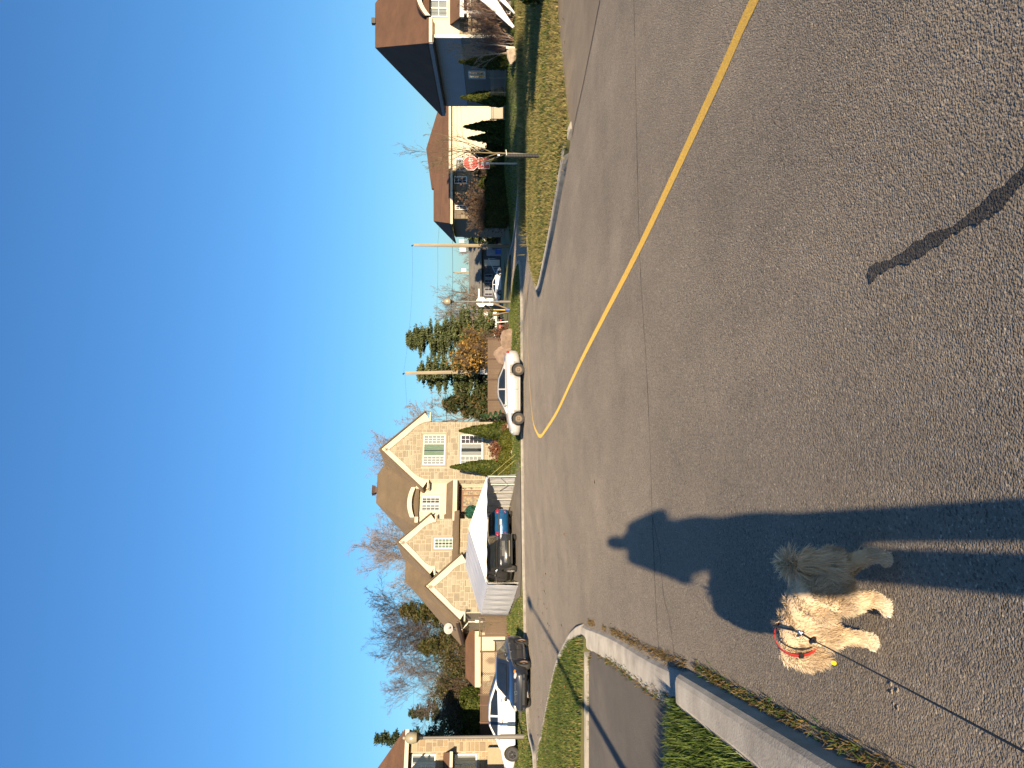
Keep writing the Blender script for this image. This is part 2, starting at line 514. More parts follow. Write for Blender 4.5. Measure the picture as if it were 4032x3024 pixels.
# private driveway with its flush kerb on the near left
sheet('driveway', [(-2.72, 6.27), (-2.98, 7.6), (-3.45, 9.7), (-4.05, 11.75), (-4.35, 12.28), (-16, 12.9), (-16, 6.27)], 0.032, ASPHALT_DARK)
mbx = MB(); mbx.box(-16, -4.35, 12.30, 12.56, -0.02, 0.075); mbx.build('driveway_edging', CONCRETE).__setitem__('kind', 'structure')
mbx = MB(); mbx.box(-16, -2.80, 6.215, 6.268, -0.02, 0.10); mbx.build('driveway_edging', CONCRETE).__setitem__('kind', 'structure')

def kerb(name, line, h, w=0.18, m=CONCRETE, n=6, batter=0.03, side=1, hfun=None, rough=0.0, seed=0):
    """swept kerb; road face lies on the right-hand side of the travel direction when side = 1"""
    L = smooth_line(line, n); rnd = random.Random(seed)
    vs = []; fs = []
    for i, p in enumerate(L):
        t = (L[min(i + 1, len(L) - 1)] - L[max(i - 1, 0)]).normalized()
        r = Vector((t.y, -t.x)) * side
        hh = hfun(i / (len(L) - 1)) if hfun else h
        prof = [(0.0, -0.03), (-batter * 0.7, hh * 0.74), (-batter - 0.018, hh * 0.93), (-batter - 0.055, hh), (-w + 0.05, hh + 0.002), (-w + 0.008, hh - 0.018), (-w, -0.03)]
        for a, z in prof:
            q = p + r * (a + rnd.uniform(-rough, rough)); vs.append((q.x, q.y, z + rnd.uniform(-rough, rough) * 0.6))
        k = len(prof)
        if i:
            for j in range(k - 1):
                fs.append(((i - 1) * k + j, i * k + j, i * k + j + 1, (i - 1) * k + j + 1))
    k = 7
    fs.append(tuple(range(k))); fs.append(tuple(range((len(L) - 1) * k + k - 1, (len(L) - 1) * k - 1, -1)))
    mb = MB(); mb.add(vs, fs)
    o = mb.build(name, m, smooth=False); tag(o, kind='structure')
    return o
# near left: raised kerb up to the driveway, then a flush lip round the corner
kerb('kerb', [(-0.28, -2.5), (-0.98, 0.5), (-1.554, 3.0), (-1.90, 4.5), (-2.27, 6.1)], 0.145, 0.26, n=16, batter=0.012, rough=0.0, seed=2, hfun=lambda u: 0.145 * min(1, (1 - u) * 22 + 0.35))
kerb('kerb', [(-2.28, 6.12), (-2.65, 7.5), (-3.2, 9.8), (-3.7, 11.7), (-3.95, 12.6), (-4.12, 13.3)], 0.045, 0.36, n=10, batter=0.08, rough=0.001, seed=3)
kerb('kerb', [(-4.12, 13.3), (-4.55, 14.4), (-5.1, 15.6), (-6.55, 18.3), (-8.7, 21.3), (-10.65, 23.7), (-13.0, 26.15), (-22, 28.6), (-40, 30.3)], 0.09, 0.2, side=1, hfun=lambda u: 0.045 + 0.05 * min(1, u * 12), seed=4)
kerb('kerb', [(-40, 31.8), (-30, 31.1), (-22, 30.0), (-17, 28.7), (-15, 28.1), (-13.95, 27.92), (-13.6, 28.4), (-13.7, 29.3), (-14.0, 30.5), (-14.4, 32), (-14.4, 33.8), (-13.6, 35.4), (-12.2, 36.3), (-10.5, 37.2), (-9.1, 38.3), (-6.95, 39.3), (-4.65, 39.8), (-2.7, 40.3), (1.2, 40.6), (3.65, 41.0), (5.75, 42.05), (6.98, 44.1), (7.4, 47), (7.6, 52), (7.4, 57.1), (6.1, 59.8), (3, 60.8), (-6, 62.7)], 0.12, 0.2, seed=5)
kerb('kerb', [(5.02, 15.25), (4.55, 16.6), (4.0, 19), (3.57, 21.4), (3.18, 24), (3.07, 25.4), (3.22, 26.6), (3.6, 27.75), (4.6, 30.75), (6.3, 33.4), (8.95, 35.0), (12, 36.2), (16, 37.6), (22, 39.2), (45, 43.2)], 0.13, 0.2, side=-1, hfun=lambda u: 0.13 * min(1, u * 14 + 0.3), seed=6)
kerb('kerb', [(60, 46.8), (34, 43.4), (22, 40.8), (17, 40.2), (13.8, 41.8), (11.8, 45.4), (11.0, 50), (10.7, 56), (11.0, 62), (11.8, 70), (12.8, 90)], 0.12, 0.2, side=-1, seed=7)

# ---------------------------------------------------------------- grass
GREEN = [(0.070, 0.108, 0.018), (0.092, 0.132, 0.024), (0.125, 0.15, 0.035), (0.052, 0.085, 0.014)]
DRYG = [(0.27, 0.215, 0.08), (0.21, 0.17, 0.06), (0.31, 0.245, 0.10), (0.17, 0.165, 0.04)]
def grass(name, label, region, zf, n, h, w, cols, seed, dry=None, bend=0.5):
    """region(rng, n) -> xy array; cols list of colours"""
    rng = np.random.default_rng(seed)
    xy = region(rng, n)
    n = len(xy)
    owner = getattr(zf, '__self__', None)
    z = owner.z_many(xy) if owner is not None else np.array([zf(a, b) for a, b in xy])
    ang = rng.uniform(0, 2 * np.pi, n); hh = h * rng.uniform(0.45, 1.25, n); ww = w * rng.uniform(0.7, 1.3, n)
    dx, dy = np.cos(ang), np.sin(ang)
    la = rng.uniform(0, 2 * np.pi, n); ll = bend * hh * rng.uniform(0.1, 1.0, n)
    base = np.stack([xy[:, 0], xy[:, 1], z - 0.005], 1)
    side = np.stack([dx * ww / 2, dy * ww / 2, np.zeros(n)], 1)
    mid = base + np.stack([np.cos(la) * ll * 0.35, np.sin(la) * ll * 0.35, hh * 0.6], 1)
    tip = base + np.stack([np.cos(la) * ll, np.sin(la) * ll, hh], 1)
    co = np.stack([base - side, base + side, mid - side * 0.75, mid + side * 0.75, tip], 1).reshape(-1, 3)
    k = np.arange(n)[:, None] * 5
    tr = np.concatenate([k + np.array([[0, 1, 3]]), k + np.array([[0, 3, 2]]), k + np.array([[2, 3, 4]])], 0)
    C = np.array(cols)[rng.integers(0, len(cols), n)] * rng.uniform(0.7, 1.3, (n, 1))
    x_, y_ = xy[:, 0], xy[:, 1]
    pt = (np.sin(x_ * 1.7 + 1) * np.sin(y_ * 1.1 + seed) + np.sin(x_ * .6 + y_ * .9) + .6 * np.sin(x_ * 4.1 - y_ * 3.3)) / 2.6
    C = C * (1 + .22 * pt)[:, None]
    if dry is not None:
        pr = np.clip(dry + .35 * pt, 0, 1)
        dm_ = rng.uniform(0, 1, n) < pr
        C[dm_] = np.array(DRYG)[rng.integers(0, len(DRYG), int(dm_.sum()))] * rng.uniform(.7, 1.25, (int(dm_.sum()), 1))
    col = np.repeat(C, 5, 0)
    o = link_mesh(name, np_mesh(name, co, tr, LEAF, col))
    tag(o, label, 'grass', kind='stuff')
    return o

def in_poly_region(poly, bbox, dens=None):
    def f(rng, n):
        P = np.array(poly); out = []
        got = 0
        while got < n:
            c = np.stack([rng.uniform(bbox[0], bbox[1], n), rng.uniform(bbox[2], bbox[3], n)], 1)
            x, y = c[:, 0], c[:, 1]; ins = np.zeros(n, bool); j = len(P) - 1
            for i in range(len(P)):
                xi, yi = P[i]; xj, yj = P[j]
                cond = ((yi > y) != (yj > y)) & (x < (xj - xi) * (y - yi) / (yj - yi + 1e-12) + xi)
                ins ^= cond; j = i
            if dens is not None: ins &= rng.uniform(0, 1, n) < dens(x, y)
            c = c[ins]; out.append(c); got += len(c)
            if len(c) == 0: break
        return np.concatenate(out)[:n]
    return f
MIXG = GREEN + [(0.17, 0.17, 0.045), (0.22, 0.19, 0.07)]
far_thin = lambda x, y: np.clip(14.0 / y, 0.12, 1.0)
grass('grass', 'green lawn behind the flush kerb beyond the dark driveway', in_poly_region(lotL.poly, (-15, -4.2, 12.5, 28), far_thin), lotL.z, 60000, 0.075, 0.012, GREEN + [(0.16, 0.15, 0.04)], 11, dry=.08)
grass('grass', 'deep green grass behind the raised kerb in the corner', in_poly_region(lotN.poly, (-4.2, -1.6, 2.5, 6.25)), lotN.z, 18000, 0.10, 0.007, GREEN, 12)
grass('grass', 'patchy green and straw grass on the verge beside the bend', in_poly_region(lotI.poly, (3, 22, 15.2, 40), lambda x, y: np.clip(18.0 / y, 0.3, 1.0)), lotI.z, 78000, 0.11, 0.016, GREEN + [(0.16, 0.17, 0.04)], 13, dry=.74, bend=0.9)
fe = [p for p in lotI.front]
def edge_region(line, wid, off=0.0):
    def f(rng, n):
        P = np.array(line); d = np.linalg.norm(np.diff(P, axis=0), axis=1); cs = np.concatenate([[0], np.cumsum(d)])
        u = rng.uniform(0, cs[-1], n); i = np.clip(np.searchsorted(cs, u) - 1, 0, len(d) - 1)
        fr = ((u - cs[i]) / d[i])[:, None]
        p = P[i] * (1 - fr) + P[i + 1] * fr
        clump = (np.sin(u * 2.1) + np.sin(u * 5.3 + 1) + np.sin(u * 0.9)) > -0.6 + 1.2 * (rng.uniform(0, 1, n) - 0.5)
        p = p[clump]
        return p + rng.normal(0, wid, p.shape) + np.array([off, 0])
    return f
grass('grass', 'straw coloured dry grass along the edge of the right verge', edge_region([(12, 19.0), (8.8, 18.4), (5.95, 16.3), (5.05, 15.6)], 0.28), lotI.z, 9000, 0.10, 0.014, DRYG, 14, bend=1.0)
grass('grass', 'tall dry weeds along the back of the right verge', edge_region([(7, 33.4), (9, 34.6), (12, 35.8), (16, 37.2), (22, 38.8)], 0.55), lotI.z, 16000, 0.38, 0.02, DRYG + [(0.12, 0.12, 0.03)], 15, bend=0.9)
grass('grass', 'short lawn in front of the stone house and boulders', in_poly_region(lotA.poly, (-19, 8, 27, 56), lambda x, y: np.clip(32.0 / y, 0.3, 1.0) * ~((x > -10.6 - (y - 38.5) * .33) & (x < -4.3 - (y - 40) * .38) & (y > 38) & (y < 51))), lotA.z, 60000, 0.09, 0.03, GREEN + [(0.15, 0.16, 0.04)], 16, dry=.12)
grass('grass', 'shaded lawn around the houses on the right', in_poly_region(lotR.poly, (10, 27, 40, 62)), lotR.z, 24000, 0.10, 0.035, GREEN, 17)
WEED = [(0.16, 0.10, 0.035), (0.22, 0.15, 0.06), (0.10, 0.075, 0.03), (0.07, 0.09, 0.02), (0.05, 0.10, 0.015)]
kl = [(-1.27, 1.8), (-1.54, 3.0), (-1.89, 4.5), (-2.24, 6.1)]
grass('weeds', 'brown and green weeds growing in the gutter of the raised kerb', edge_region(kl, 0.022, 0.03), lambda a, b: 0.0, 1700, 0.042, 0.007, WEED, 18, bend=1.4)
grass('weeds', 'thin dry weeds in the gutter of the flush driveway kerb', edge_region([(-2.26, 6.15), (-2.62, 7.5), (-3.17, 9.8), (-3.66, 11.7), (-3.9, 12.6)], 0.025, 0.02), lambda a, b: 0.0, 1500, 0.04, 0.008, WEED[:3], 19, bend=1.4)
grass('weeds', 'dry weeds between the flush kerb and the dark driveway', edge_region([(-2.65, 6.4), (-3.0, 7.6), (-3.5, 9.7), (-4.1, 11.75), (-4.4, 12.3), (-9, 12.5)], 0.03), lambda a, b: 0.035, 1800, 0.04, 0.009, WEED, 20, bend=1.2)
# ---------------------------------------------------------------- building materials
def stone_mats(prefix, tones):
    return [mat('%s_%d' % (prefix, i), c, 0.9, tuple(x * 0.86 for x in c), 5.0, bump=0.012, bscale=14) for i, c in enumerate(tones)]
STONES = stone_mats('ashlar', [(0.335, 0.285, 0.200), (0.30, 0.252, 0.173), (0.365, 0.325, 0.235), (0.32, 0.267, 0.182), (0.28, 0.238, 0.168)])
MORTAR = mat('mortar', (0.49, 0.43, 0.335), 0.95, (0.42, 0.365, 0.28), 6.0)
TRIM = mat('cream_trim', (0.52, 0.45, 0.34), 0.6, (0.47, 0.40, 0.30), 2.0)
WHITE = mat('white_paint', (0.70, 0.68, 0.63), 0.5, (0.62, 0.60, 0.55), 2.0)
CREAM = mat('cream_siding', (0.55, 0.47, 0.34), 0.65, (0.50, 0.42, 0.30), 1.0)
INSIDE = mat('room_shade', (0.012, 0.013, 0.016), 0.9, (0.03, 0.03, 0.03), 2.0)
WOOD_DK = mat('dark_brown_wood', (0.085, 0.05, 0.03), 0.8, (0.055, 0.032, 0.02), 3.0, stretch=(1, 1, 0.15))
WOOD_FENCE = mat('brown_fence_board', (0.14, 0.095, 0.06), 0.85, (0.09, 0.06, 0.04), 4.0, stretch=(6, 6, 0.4))
STEEL = mat('grey_steel', (0.22, 0.21, 0.19), 0.55, (0.17, 0.16, 0.15), 3.0, metal=0.4)
BLACK = mat('black_plastic', (0.012, 0.012, 0.012), 0.6, (0.02, 0.02, 0.02), 3.0)

def shingles(name, a, b_, pitch=0.14):
    m, t, b = new_mat(name)
    v = coords(t)
    big = noise(t, v, 0.9, 4.0, 0.65); fine = noise(t, v, 26.0, 2.0)
    c = ramp(t, big, [(0.32, a), (0.68, b_)])
    c = mixc(t, ramp(t, fine, [(0.35, 0.0), (0.7, 0.5)]), c, tuple(x * 0.62 for x in a))
    t.links.new(c, b.inputs['Base Color']); b.inputs['Roughness'].default_value = 0.95
    b.inputs['Diffuse Roughness'].default_value = 1.0
    w = node(t, 'ShaderNodeTexWave', Scale=1.0 / pitch * 0.5, Distortion=0.4); w.bands_direction = 'Z'; w.wave_profile = 'SAW'
    t.links.new(v, w.inputs['Vector'])
    mm = t.nodes.new('ShaderNodeMath'); mm.operation = 'ADD'
    t.links.new(w.outputs['Fac'], mm.inputs[0]); t.links.new(fine, mm.inputs[1])
    bn = node(t, 'ShaderNodeBump', Strength=0.7, Distance=0.03); t.links.new(mm.outputs[0], bn.inputs['Height']); t.links.new(bn.outputs[0], b.inputs['Normal'])
    return m
SHINGLE_TAN = shingles('tan_shingles', (0.150, 0.110, 0.068), (0.105, 0.077, 0.048))
SHINGLE_BROWN = shingles('brown_shingles', (0.125, 0.064, 0.035), (0.080, 0.042, 0.025))
SHINGLE_GREY = shingles('grey_shingles', (0.16, 0.145, 0.12), (0.10, 0.10, 0.095))

def glass_mat(name, tint=(0.75, 0.8, 0.85), gl=0.06):
    m = bpy.data.materials.new(name); m.use_nodes = True
    t = m.node_tree; t.nodes.clear()
    out = t.nodes.new('ShaderNodeOutputMaterial'); tr = t.nodes.new('ShaderNodeBsdfTransparent'); tr.inputs[0].default_value = c4(tint)
    g = t.nodes.new('ShaderNodeBsdfGlossy'); g.inputs['Roughness'].default_value = 0.03
    lw = node(t, 'ShaderNodeLayerWeight', Blend=0.25)
    mm = t.nodes.new('ShaderNodeMath'); mm.operation = 'MULTIPLY_ADD'; mm.inputs[1].default_value = 0.7; mm.inputs[2].default_value = gl
    t.links.new(lw.outputs['Fresnel'], mm.inputs[0])
    mx = t.nodes.new('ShaderNodeMixShader')
    t.links.new(mm.outputs[0], mx.inputs[0]); t.links.new(tr.outputs[0], mx.inputs[1]); t.links.new(g.outputs[0], mx.inputs[2]); t.links.new(mx.outputs[0], out.inputs['Surface'])
    return m
GLASS = glass_mat('window_glass')
CURT_W = mat('white_curtain', (0.50, 0.47, 0.42), 0.9, (0.34, 0.32, 0.29), 9.0, stretch=(5, 1, 0.3))
CURT_G = mat('green_curtain', (0.16, 0.27, 0.10), 0.9, (0.38, 0.38, 0.28), 9.0, stretch=(5, 1, 0.25))
CURT_P = mat('plum_blind', (0.10, 0.06, 0.09), 0.9, (0.05, 0.04, 0.05), 9.0)

def frame_mats(plane):
    """maps (a, z, out) of a wall plane to house-local coordinates"""
    return plane

def front(y):                                   # facade facing -y
    return lambda a, z, o: (a, y - o, z)
def left_wall(x):                               # wall facing -x
    return lambda a, z, o: (x - o, a, z)

def bx3(mb, P, a0, a1, z0, z1, o0, o1, mi=0):
    vs = [P(a, z, o) for o in (o0, o1) for (a, z) in ((a0, z0), (a1, z0), (a1, z1), (a0, z1))]
    mb.add(vs, [(0, 1, 2, 3), (4, 7, 6, 5), (0, 4, 5, 1), (1, 5, 6, 2), (2, 6, 7, 3), (3, 7, 4, 0)], mi)

def window(parent, P, a0, a1, z0, z1, cols, rows, lites, curtains, fm=None, base=0.0, fw=0.07):
    """cols: relative widths of the lights; lites: (nx, nz) glazing grid of each; curtains: material or None for each"""
    fm = fm or TRIM
    mb = MB()
    f0, f1 = base, base + 0.085
    bx3(mb, P, a0, a1, z0, z0 + fw, f0, f1); bx3(mb, P, a0, a1, z1 - fw, z1, f0, f1)
    bx3(mb, P, a0, a0 + fw, z0 + fw, z1 - fw, f0, f1); bx3(mb, P, a1 - fw, a1, z0 + fw, z1 - fw, f0, f1)
    tot = sum(cols); x = a0 + fw; inner = a1 - a0 - 2 * fw - fw * (len(cols) - 1)
    spans = []
    for i, c in enumerate(cols):
        w = inner * c / tot; spans.append((x, x + w)); x += w
        if i < len(cols) - 1:
            bx3(mb, P, x, x + fw, z0 + fw, z1 - fw, f0, f1); x += fw
    w_ = mb.build('window', fm, parent)
    bk = MB(); bx3(bk, P, a0 + fw, a1 - fw, z0 + fw, z1 - fw, base, base + 0.006); bk.build('dark_backing', INSIDE, w_)  # near-black sheet stands in for the unlit room behind the panes
    for (b0, b1), (nx, nz), cu in zip(spans, lites, curtains):
        g = MB(); g.add([P(b0, z0 + fw, base + .05), P(b1, z0 + fw, base + .05), P(b1, z1 - fw, base + .05), P(b0, z1 - fw, base + .05)], [(0, 1, 2, 3)])
        g.build('pane', GLASS, w_)
        if cu is not None:
            k = MB(); n = 14; pts = []
            for i in range(n + 1):
                a = b0 + (b1 - b0) * i / n
                pts.append((a, base + 0.016 + 0.012 * (i % 2)))
            vs = []; fs = []
            gap = cu[1] if isinstance(cu, tuple) else 0
            for i, (a, o) in enumerate(pts): vs += [P(a, z0 + fw, o), P(a, z1 - fw, o)]
            for i in range(n):
                if gap and abs(i - n * 0.45) < gap: continue
                fs.append((2 * i, 2 * i + 2, 2 * i + 3, 2 * i + 1))
            k.add(vs, fs); k.build('curtain', cu[0] if isinstance(cu, tuple) else cu, w_)
        mu = MB(); tw = 0.014
        for i in range(1, nx):
            a = b0 + (b1 - b0) * i / nx; bx3(mu, P, a - tw, a + tw, z0 + fw, z1 - fw, base + .052, base + .07)
        for j in range(1, nz):
            z = z0 + fw + (z1 - z0 - 2 * fw) * j / nz; bx3(mu, P, b0, b1, z - tw, z + tw, base + .054, base + .068)
        if nx * nz > 1: mu.build('glazing_bars', fm, w_)
    return w_

def clip_poly(poly, clip):
    """Sutherland-Hodgman, clip is convex and counter-clockwise"""
    out = poly
    for i in range(len(clip)):
        a, b = clip[i], clip[(i + 1) % len(clip)]
        inp, out = out, []
        side = lambda p: (b[0] - a[0]) * (p[1] - a[1]) - (b[1] - a[1]) * (p[0] - a[0])
        for j in range(len(inp)):
            p, q = inp[j], inp[(j + 1) % len(inp)]
            sp, sq = side(p), side(q)
            if sp >= 0: out.append(p)
            if sp * sq < 0:
                u = sp / (sp - sq); out.append((p[0] + (q[0] - p[0]) * u, p[1] + (q[1] - p[1]) * u))
        if not out: return []
    return out

def ashlar(P, clip, holes, seed, unit=0.135, gap=0.019, wmax=5, hmax=3):
    """random ashlar: list of (area, verts, faces, tone)"""
    rnd = random.Random(seed)
    x0 = min(p[0] for p in clip); x1 = max(p[0] for p in clip); z0 = min(p[1] for p in clip); z1 = max(p[1] for p in clip)
    nx, nz = int((x1 - x0) / unit) + 1, int((z1 - z0) / unit) + 1
    used = [[False] * nz for _ in range(nx)]
    for i in range(nx):
        for j in range(nz):
            cx, cz = x0 + (i + .5) * unit, z0 + (j + .5) * unit
            if any(h[0] - .02 < cx < h[1] + .02 and h[2] - .02 < cz < h[3] + .02 for h in holes): used[i][j] = True
    out = []
    for j in range(nz):
        for i in range(nx):
            if used[i][j]: continue
            w, h = rnd.choice([(2, 1), (3, 1), (4, 2), (3, 2), (5, 2), (2, 2), (4, 1), (3, 3), (4, 3)])
            w = min(w, wmax); h = min(h, hmax)
            while w > 1 and not (i + w <= nx and all(not used[i + k][j] for k in range(w))): w -= 1
            while h > 1 and not (j + h <= nz and all(not used[i + k][j + l] for k in range(w) for l in range(h))): h -= 1
            for k in range(w):
                for l in range(h): used[i + k][j + l] = True
            r = [(x0 + i * unit + gap, z0 + j * unit + gap), (x0 + (i + w) * unit - gap, z0 + j * unit + gap), (x0 + (i + w) * unit - gap, z0 + (j + h) * unit - gap), (x0 + i * unit + gap, z0 + (j + h) * unit - gap)]
            r = clip_poly(r, clip)
            if len(r) < 3: continue
            area = 0.5 * abs(sum(r[k][0] * r[(k + 1) % len(r)][1] - r[(k + 1) % len(r)][0] * r[k][1] for k in range(len(r))))
            if area < 0.004: continue
            d = rnd.uniform(0.028, 0.058)
            ca = sum(p[0] for p in r) / len(r); cz = sum(p[1] for p in r) / len(r)
            ins = 0.012
            f = []
            for (a, z) in r:
                da, dz = ca - a, cz - z; L = math.hypot(da, dz) or 1
                f.append((a + da / L * ins * 1.4, z + dz / L * ins * 1.4))
            n = len(r)
            vs = [P(a, z, 0.0) for a, z in r] + [P(a, z, d - 0.012) for a, z in r] + [P(a, z, d + rnd.uniform(-.006, .006)) for a, z in f]
            fs = [(k, (k + 1) % n, n + (k + 1) % n, n + k) for k in range(n)] + [(n + k, n + (k + 1) % n, 2 * n + (k + 1) % n, 2 * n + k) for k in range(n)] + [tuple(range(2 * n, 3 * n))]
            out.append((area, vs, fs, rnd.randrange(5)))
    return out

def lay_stones(parent, stones, limit=298, mats=None, name='stone'):
    mats = mats or STONES
    stones.sort(key=lambda s: -s[0])
    for a, vs, fs, tone in stones[:limit]:
        mb = MB(); mb.add(vs, fs); mb.build(name, mats[tone], parent, fix=False)
    if len(stones) > limit:
        mb = MB()
        for a, vs, fs, tone in stones[limit:]: mb.add(vs, fs, tone)
        o = mb.build('stone_infill', mats, parent, fix=False); o['kind'] = 'stuff'

def slab(mb, pts, th=0.12, mi=0):
    """roof plane: polygon given thickness downwards"""
    n = len(pts)
    vs = [tuple(p) for p in pts] + [(p[0], p[1], p[2] - th) for p in pts]
    fs = [tuple(range(n)), tuple(range(2 * n - 1, n - 1, -1))] + [(i, (i + 1) % n, n + (i + 1) % n, n + i) for i in range(n)]
    mb.add(vs, fs, mi)

def bargeboard(parent, x0, xp, x1, z0, zp, z1, y, name='bargeboard', w=0.42, drop=0.40, inx=0.55, m=None):
    """cream gable board: straight outside, inside edge flares into the foot"""
    for (xa, za, sgn) in ((x0, z0, 1), (x1, z1, -1)):
        n = 14; out_ = []; inn = []
        dx, dz = xa - xp, za - zp; L = math.hypot(dx, dz)
        nx_, nz_ = (dz / L, -dx / L)
        if nz_ > 0: nx_, nz_ = -nx_, -nz_
        for i in range(n + 1):
            u = i / n
            ox, oz = xp + dx * u, zp + dz * u
            if u < 0.001: ix, iz = xp, zp - w / abs(nz_)
            else:
                ix, iz = ox + nx_ * w, oz + nz_ * w
                if u > 0.55:
                    v = (u - 0.55) / 0.45
                    ex, ez = xa + sgn * inx, za - drop
                    bx_, bz_ = xp + dx * 0.55 + nx_ * w, zp + dz * 0.55 + nz_ * w
                    mx_, mz_ = bx_ + (dx / L) * L * 0.22, bz_ + (dz / L) * L * 0.22
                    ix = (1 - v) ** 2 * bx_ + 2 * v * (1 - v) * (ex) * 1.0 + v * v * ex
                    iz = (1 - v) ** 2 * bz_ + 2 * v * (1 - v) * (mz_ - 0.05) + v * v * ez
            out_.append((ox, oz)); inn.append((ix, iz))
        mb = MB(); vs = []; fs = []
        for (a, b_) in zip(out_, inn):
            vs += [(a[0], y - 0.10, a[1]), (b_[0], y - 0.10, b_[1]), (a[0], y, a[1]), (b_[0], y, b_[1])]
        for i in range(n):
            k = 4 * i
            fs += [(k, k + 4, k + 5, k + 1), (k + 2, k + 3, k + 7, k + 6), (k, k + 2, k + 6, k + 4), (k + 1, k + 5, k + 7, k + 3)]
        fs += [(0, 1, 3, 2), (4 * n, 4 * n + 2, 4 * n + 3, 4 * n + 1)]
        mb.add(vs, fs)
        # horizontal return at the foot
        ex = xa + sgn * inx
        mb.box(min(xa, ex), max(xa, ex), y - 0.16, y + 0.30, za - drop - 0.02, za - drop + 0.07)
        mb.build(name, m or TRIM, parent)

# ---------------------------------------------------------------- the stone house
H = empty('stone_house', (-14.97, 50.0, 0.0), R(26))
tag(H, 'large beige stone house with three cream gables behind the white car shelter', 'house')
wall = MB()
wall.prism([(9.25, 0.1), (13.6, 0.1), (13.6, 6.75), (11.45, 9.05), (9.25, 6.75)], 0.0, 9.0)            # right gable block
wall.prism([(2.95, 0.1), (6.45, 0.1), (6.45, 5.85), (4.80, 7.52), (2.95, 5.8)], 0.0, 9.0)
wall.prism([(0.0, 0.1), (3.35, 0.1), (3.35, 3.72), (1.62, 5.45), (0.0, 3.85)], -1.2, 8.5)
wall.build('wall', MORTAR, H)
mid = MB(); mid.box(6.45, 9.25, 0.8, 9.0, 4.4, 6.85); mid.build('siding_wall', CREAM, H)
# grooves of the siding in the middle bay
for i in range(12):
    g_ = MB(); g_.box(6.47, 9.23, 0.775, 0.80, 4.55 + i * 0.19, 4.55 + i * 0.19 + 0.172); g_.build('siding_board', CREAM, H)
lf = MB()
for i in range(24):
    z = 0.5 + i * 0.14
    lf.add([(-0.004, -1.2, z), (-0.004, 8.5, z), (-0.03, 8.5, z), (-0.03, -1.2, z), (-0.004, -1.2, z + .135), (-0.004, 8.5, z + .135), (-0.012, 8.5, z + .135), (-0.012, -1.2, z + .135)], [(0, 1, 2, 3), (4, 7, 6, 5), (3, 2, 6, 7), (0, 3, 7, 4), (1, 5, 6, 2)])
lf.build('side_siding', mat('tan_siding', (0.30, 0.25, 0.19), 0.7, (0.25, 0.21, 0.16), 1.0), H)
porch = MB(); porch.box(6.45, 9.25, 1.5, 2.0, 0.4, 4.4); porch.build('porch_wall', MORTAR, H)
st = []
st += ashlar(front(0.0), [(9.27, 0.7), (13.58, 0.7), (13.58, 6.72), (11.45, 8.99), (9.27, 6.72)], [(10.15, 12.72, 4.85, 6.65), (10.15, 12.72, 2.2, 4.02)], 1)
st += ashlar(front(0.0), [(2.97, 2.2), (6.43, 2.2), (6.43, 5.82), (4.80, 7.46), (2.97, 5.76)], [(4.22, 5.24, 3.86, 5.66)], 2)
st += ashlar(front(-1.2), [(0.03, 1.8), (3.33, 1.8), (3.33, 3.70), (1.62, 5.40), (0.03, 3.82)], [], 3)
st += ashlar(front(1.5), [(6.5, 1.0), (9.2, 1.0), (9.2, 4.3), (6.5, 4.3)], [(7.2, 9.0, 0.9, 4.0)], 4)
lay_stones(H, st)
# stone flank of the right gable block seen beside the porch
fl = ashlar(left_wall(9.25), [(0.02, 1.0), (0.78, 1.0), (0.78, 4.3), (0.02, 4.3)], [], 8)
mbf = MB()
for a, vs, fs, tone in fl: mbf.add(vs, fs, tone)
mbf.build('stone_flank', STONES, H, fix=False)
# surrounds (smooth stone) and windows
def surround(P, a0, a1, z0, z1, w=0.13, base=0.0, sill=True):
    mb = MB(); o1 = base + 0.062
    bx3(mb, P, a0 - w, a1 + w, z1, z1 + w, base, o1); bx3(mb, P, a0 - w, a0, z0, z1, base, o1); bx3(mb, P, a1, a1 + w, z0, z1, base, o1)
    bx3(mb, P, a0 - w - .03, a1 + w + .03, z0 - w, z0, base, o1 + 0.03)
    mb.build('window_surround', STONES[0], H)
surround(front(0), 10.30, 12.58, 4.97, 6.53); surround(front(0), 10.30, 12.58, 2.32, 3.90); surround(front(0), 4.36, 5.10, 4.0, 5.53)
window(H, front(0), 10.30, 12.58, 4.97, 6.53, [1, 1.5, 1], 1, [(3, 5), (1, 1), (3, 5)], [CURT_W, (CURT_G, 0.6), CURT_W], WHITE)
window(H, front(0), 10.30, 12.58, 2.32, 3.90, [1, 1.5, 1], 1, [(2, 5), (1, 1), (2, 5)], [CURT_W, (CURT_W, 2.2), CURT_P], WHITE)
window(H, front(0), 4.36, 5.10, 4.0, 5.53, [1], 1, [(3, 6)], [(CURT_G, 0.8)], WHITE)
window(H, front(0.775), 7.15, 8.26, 5.26, 6.57, [1, 1], 1, [(2, 4), (2, 4)], [(CURT_W, 1.5), (CURT_W, 3)], WHITE)
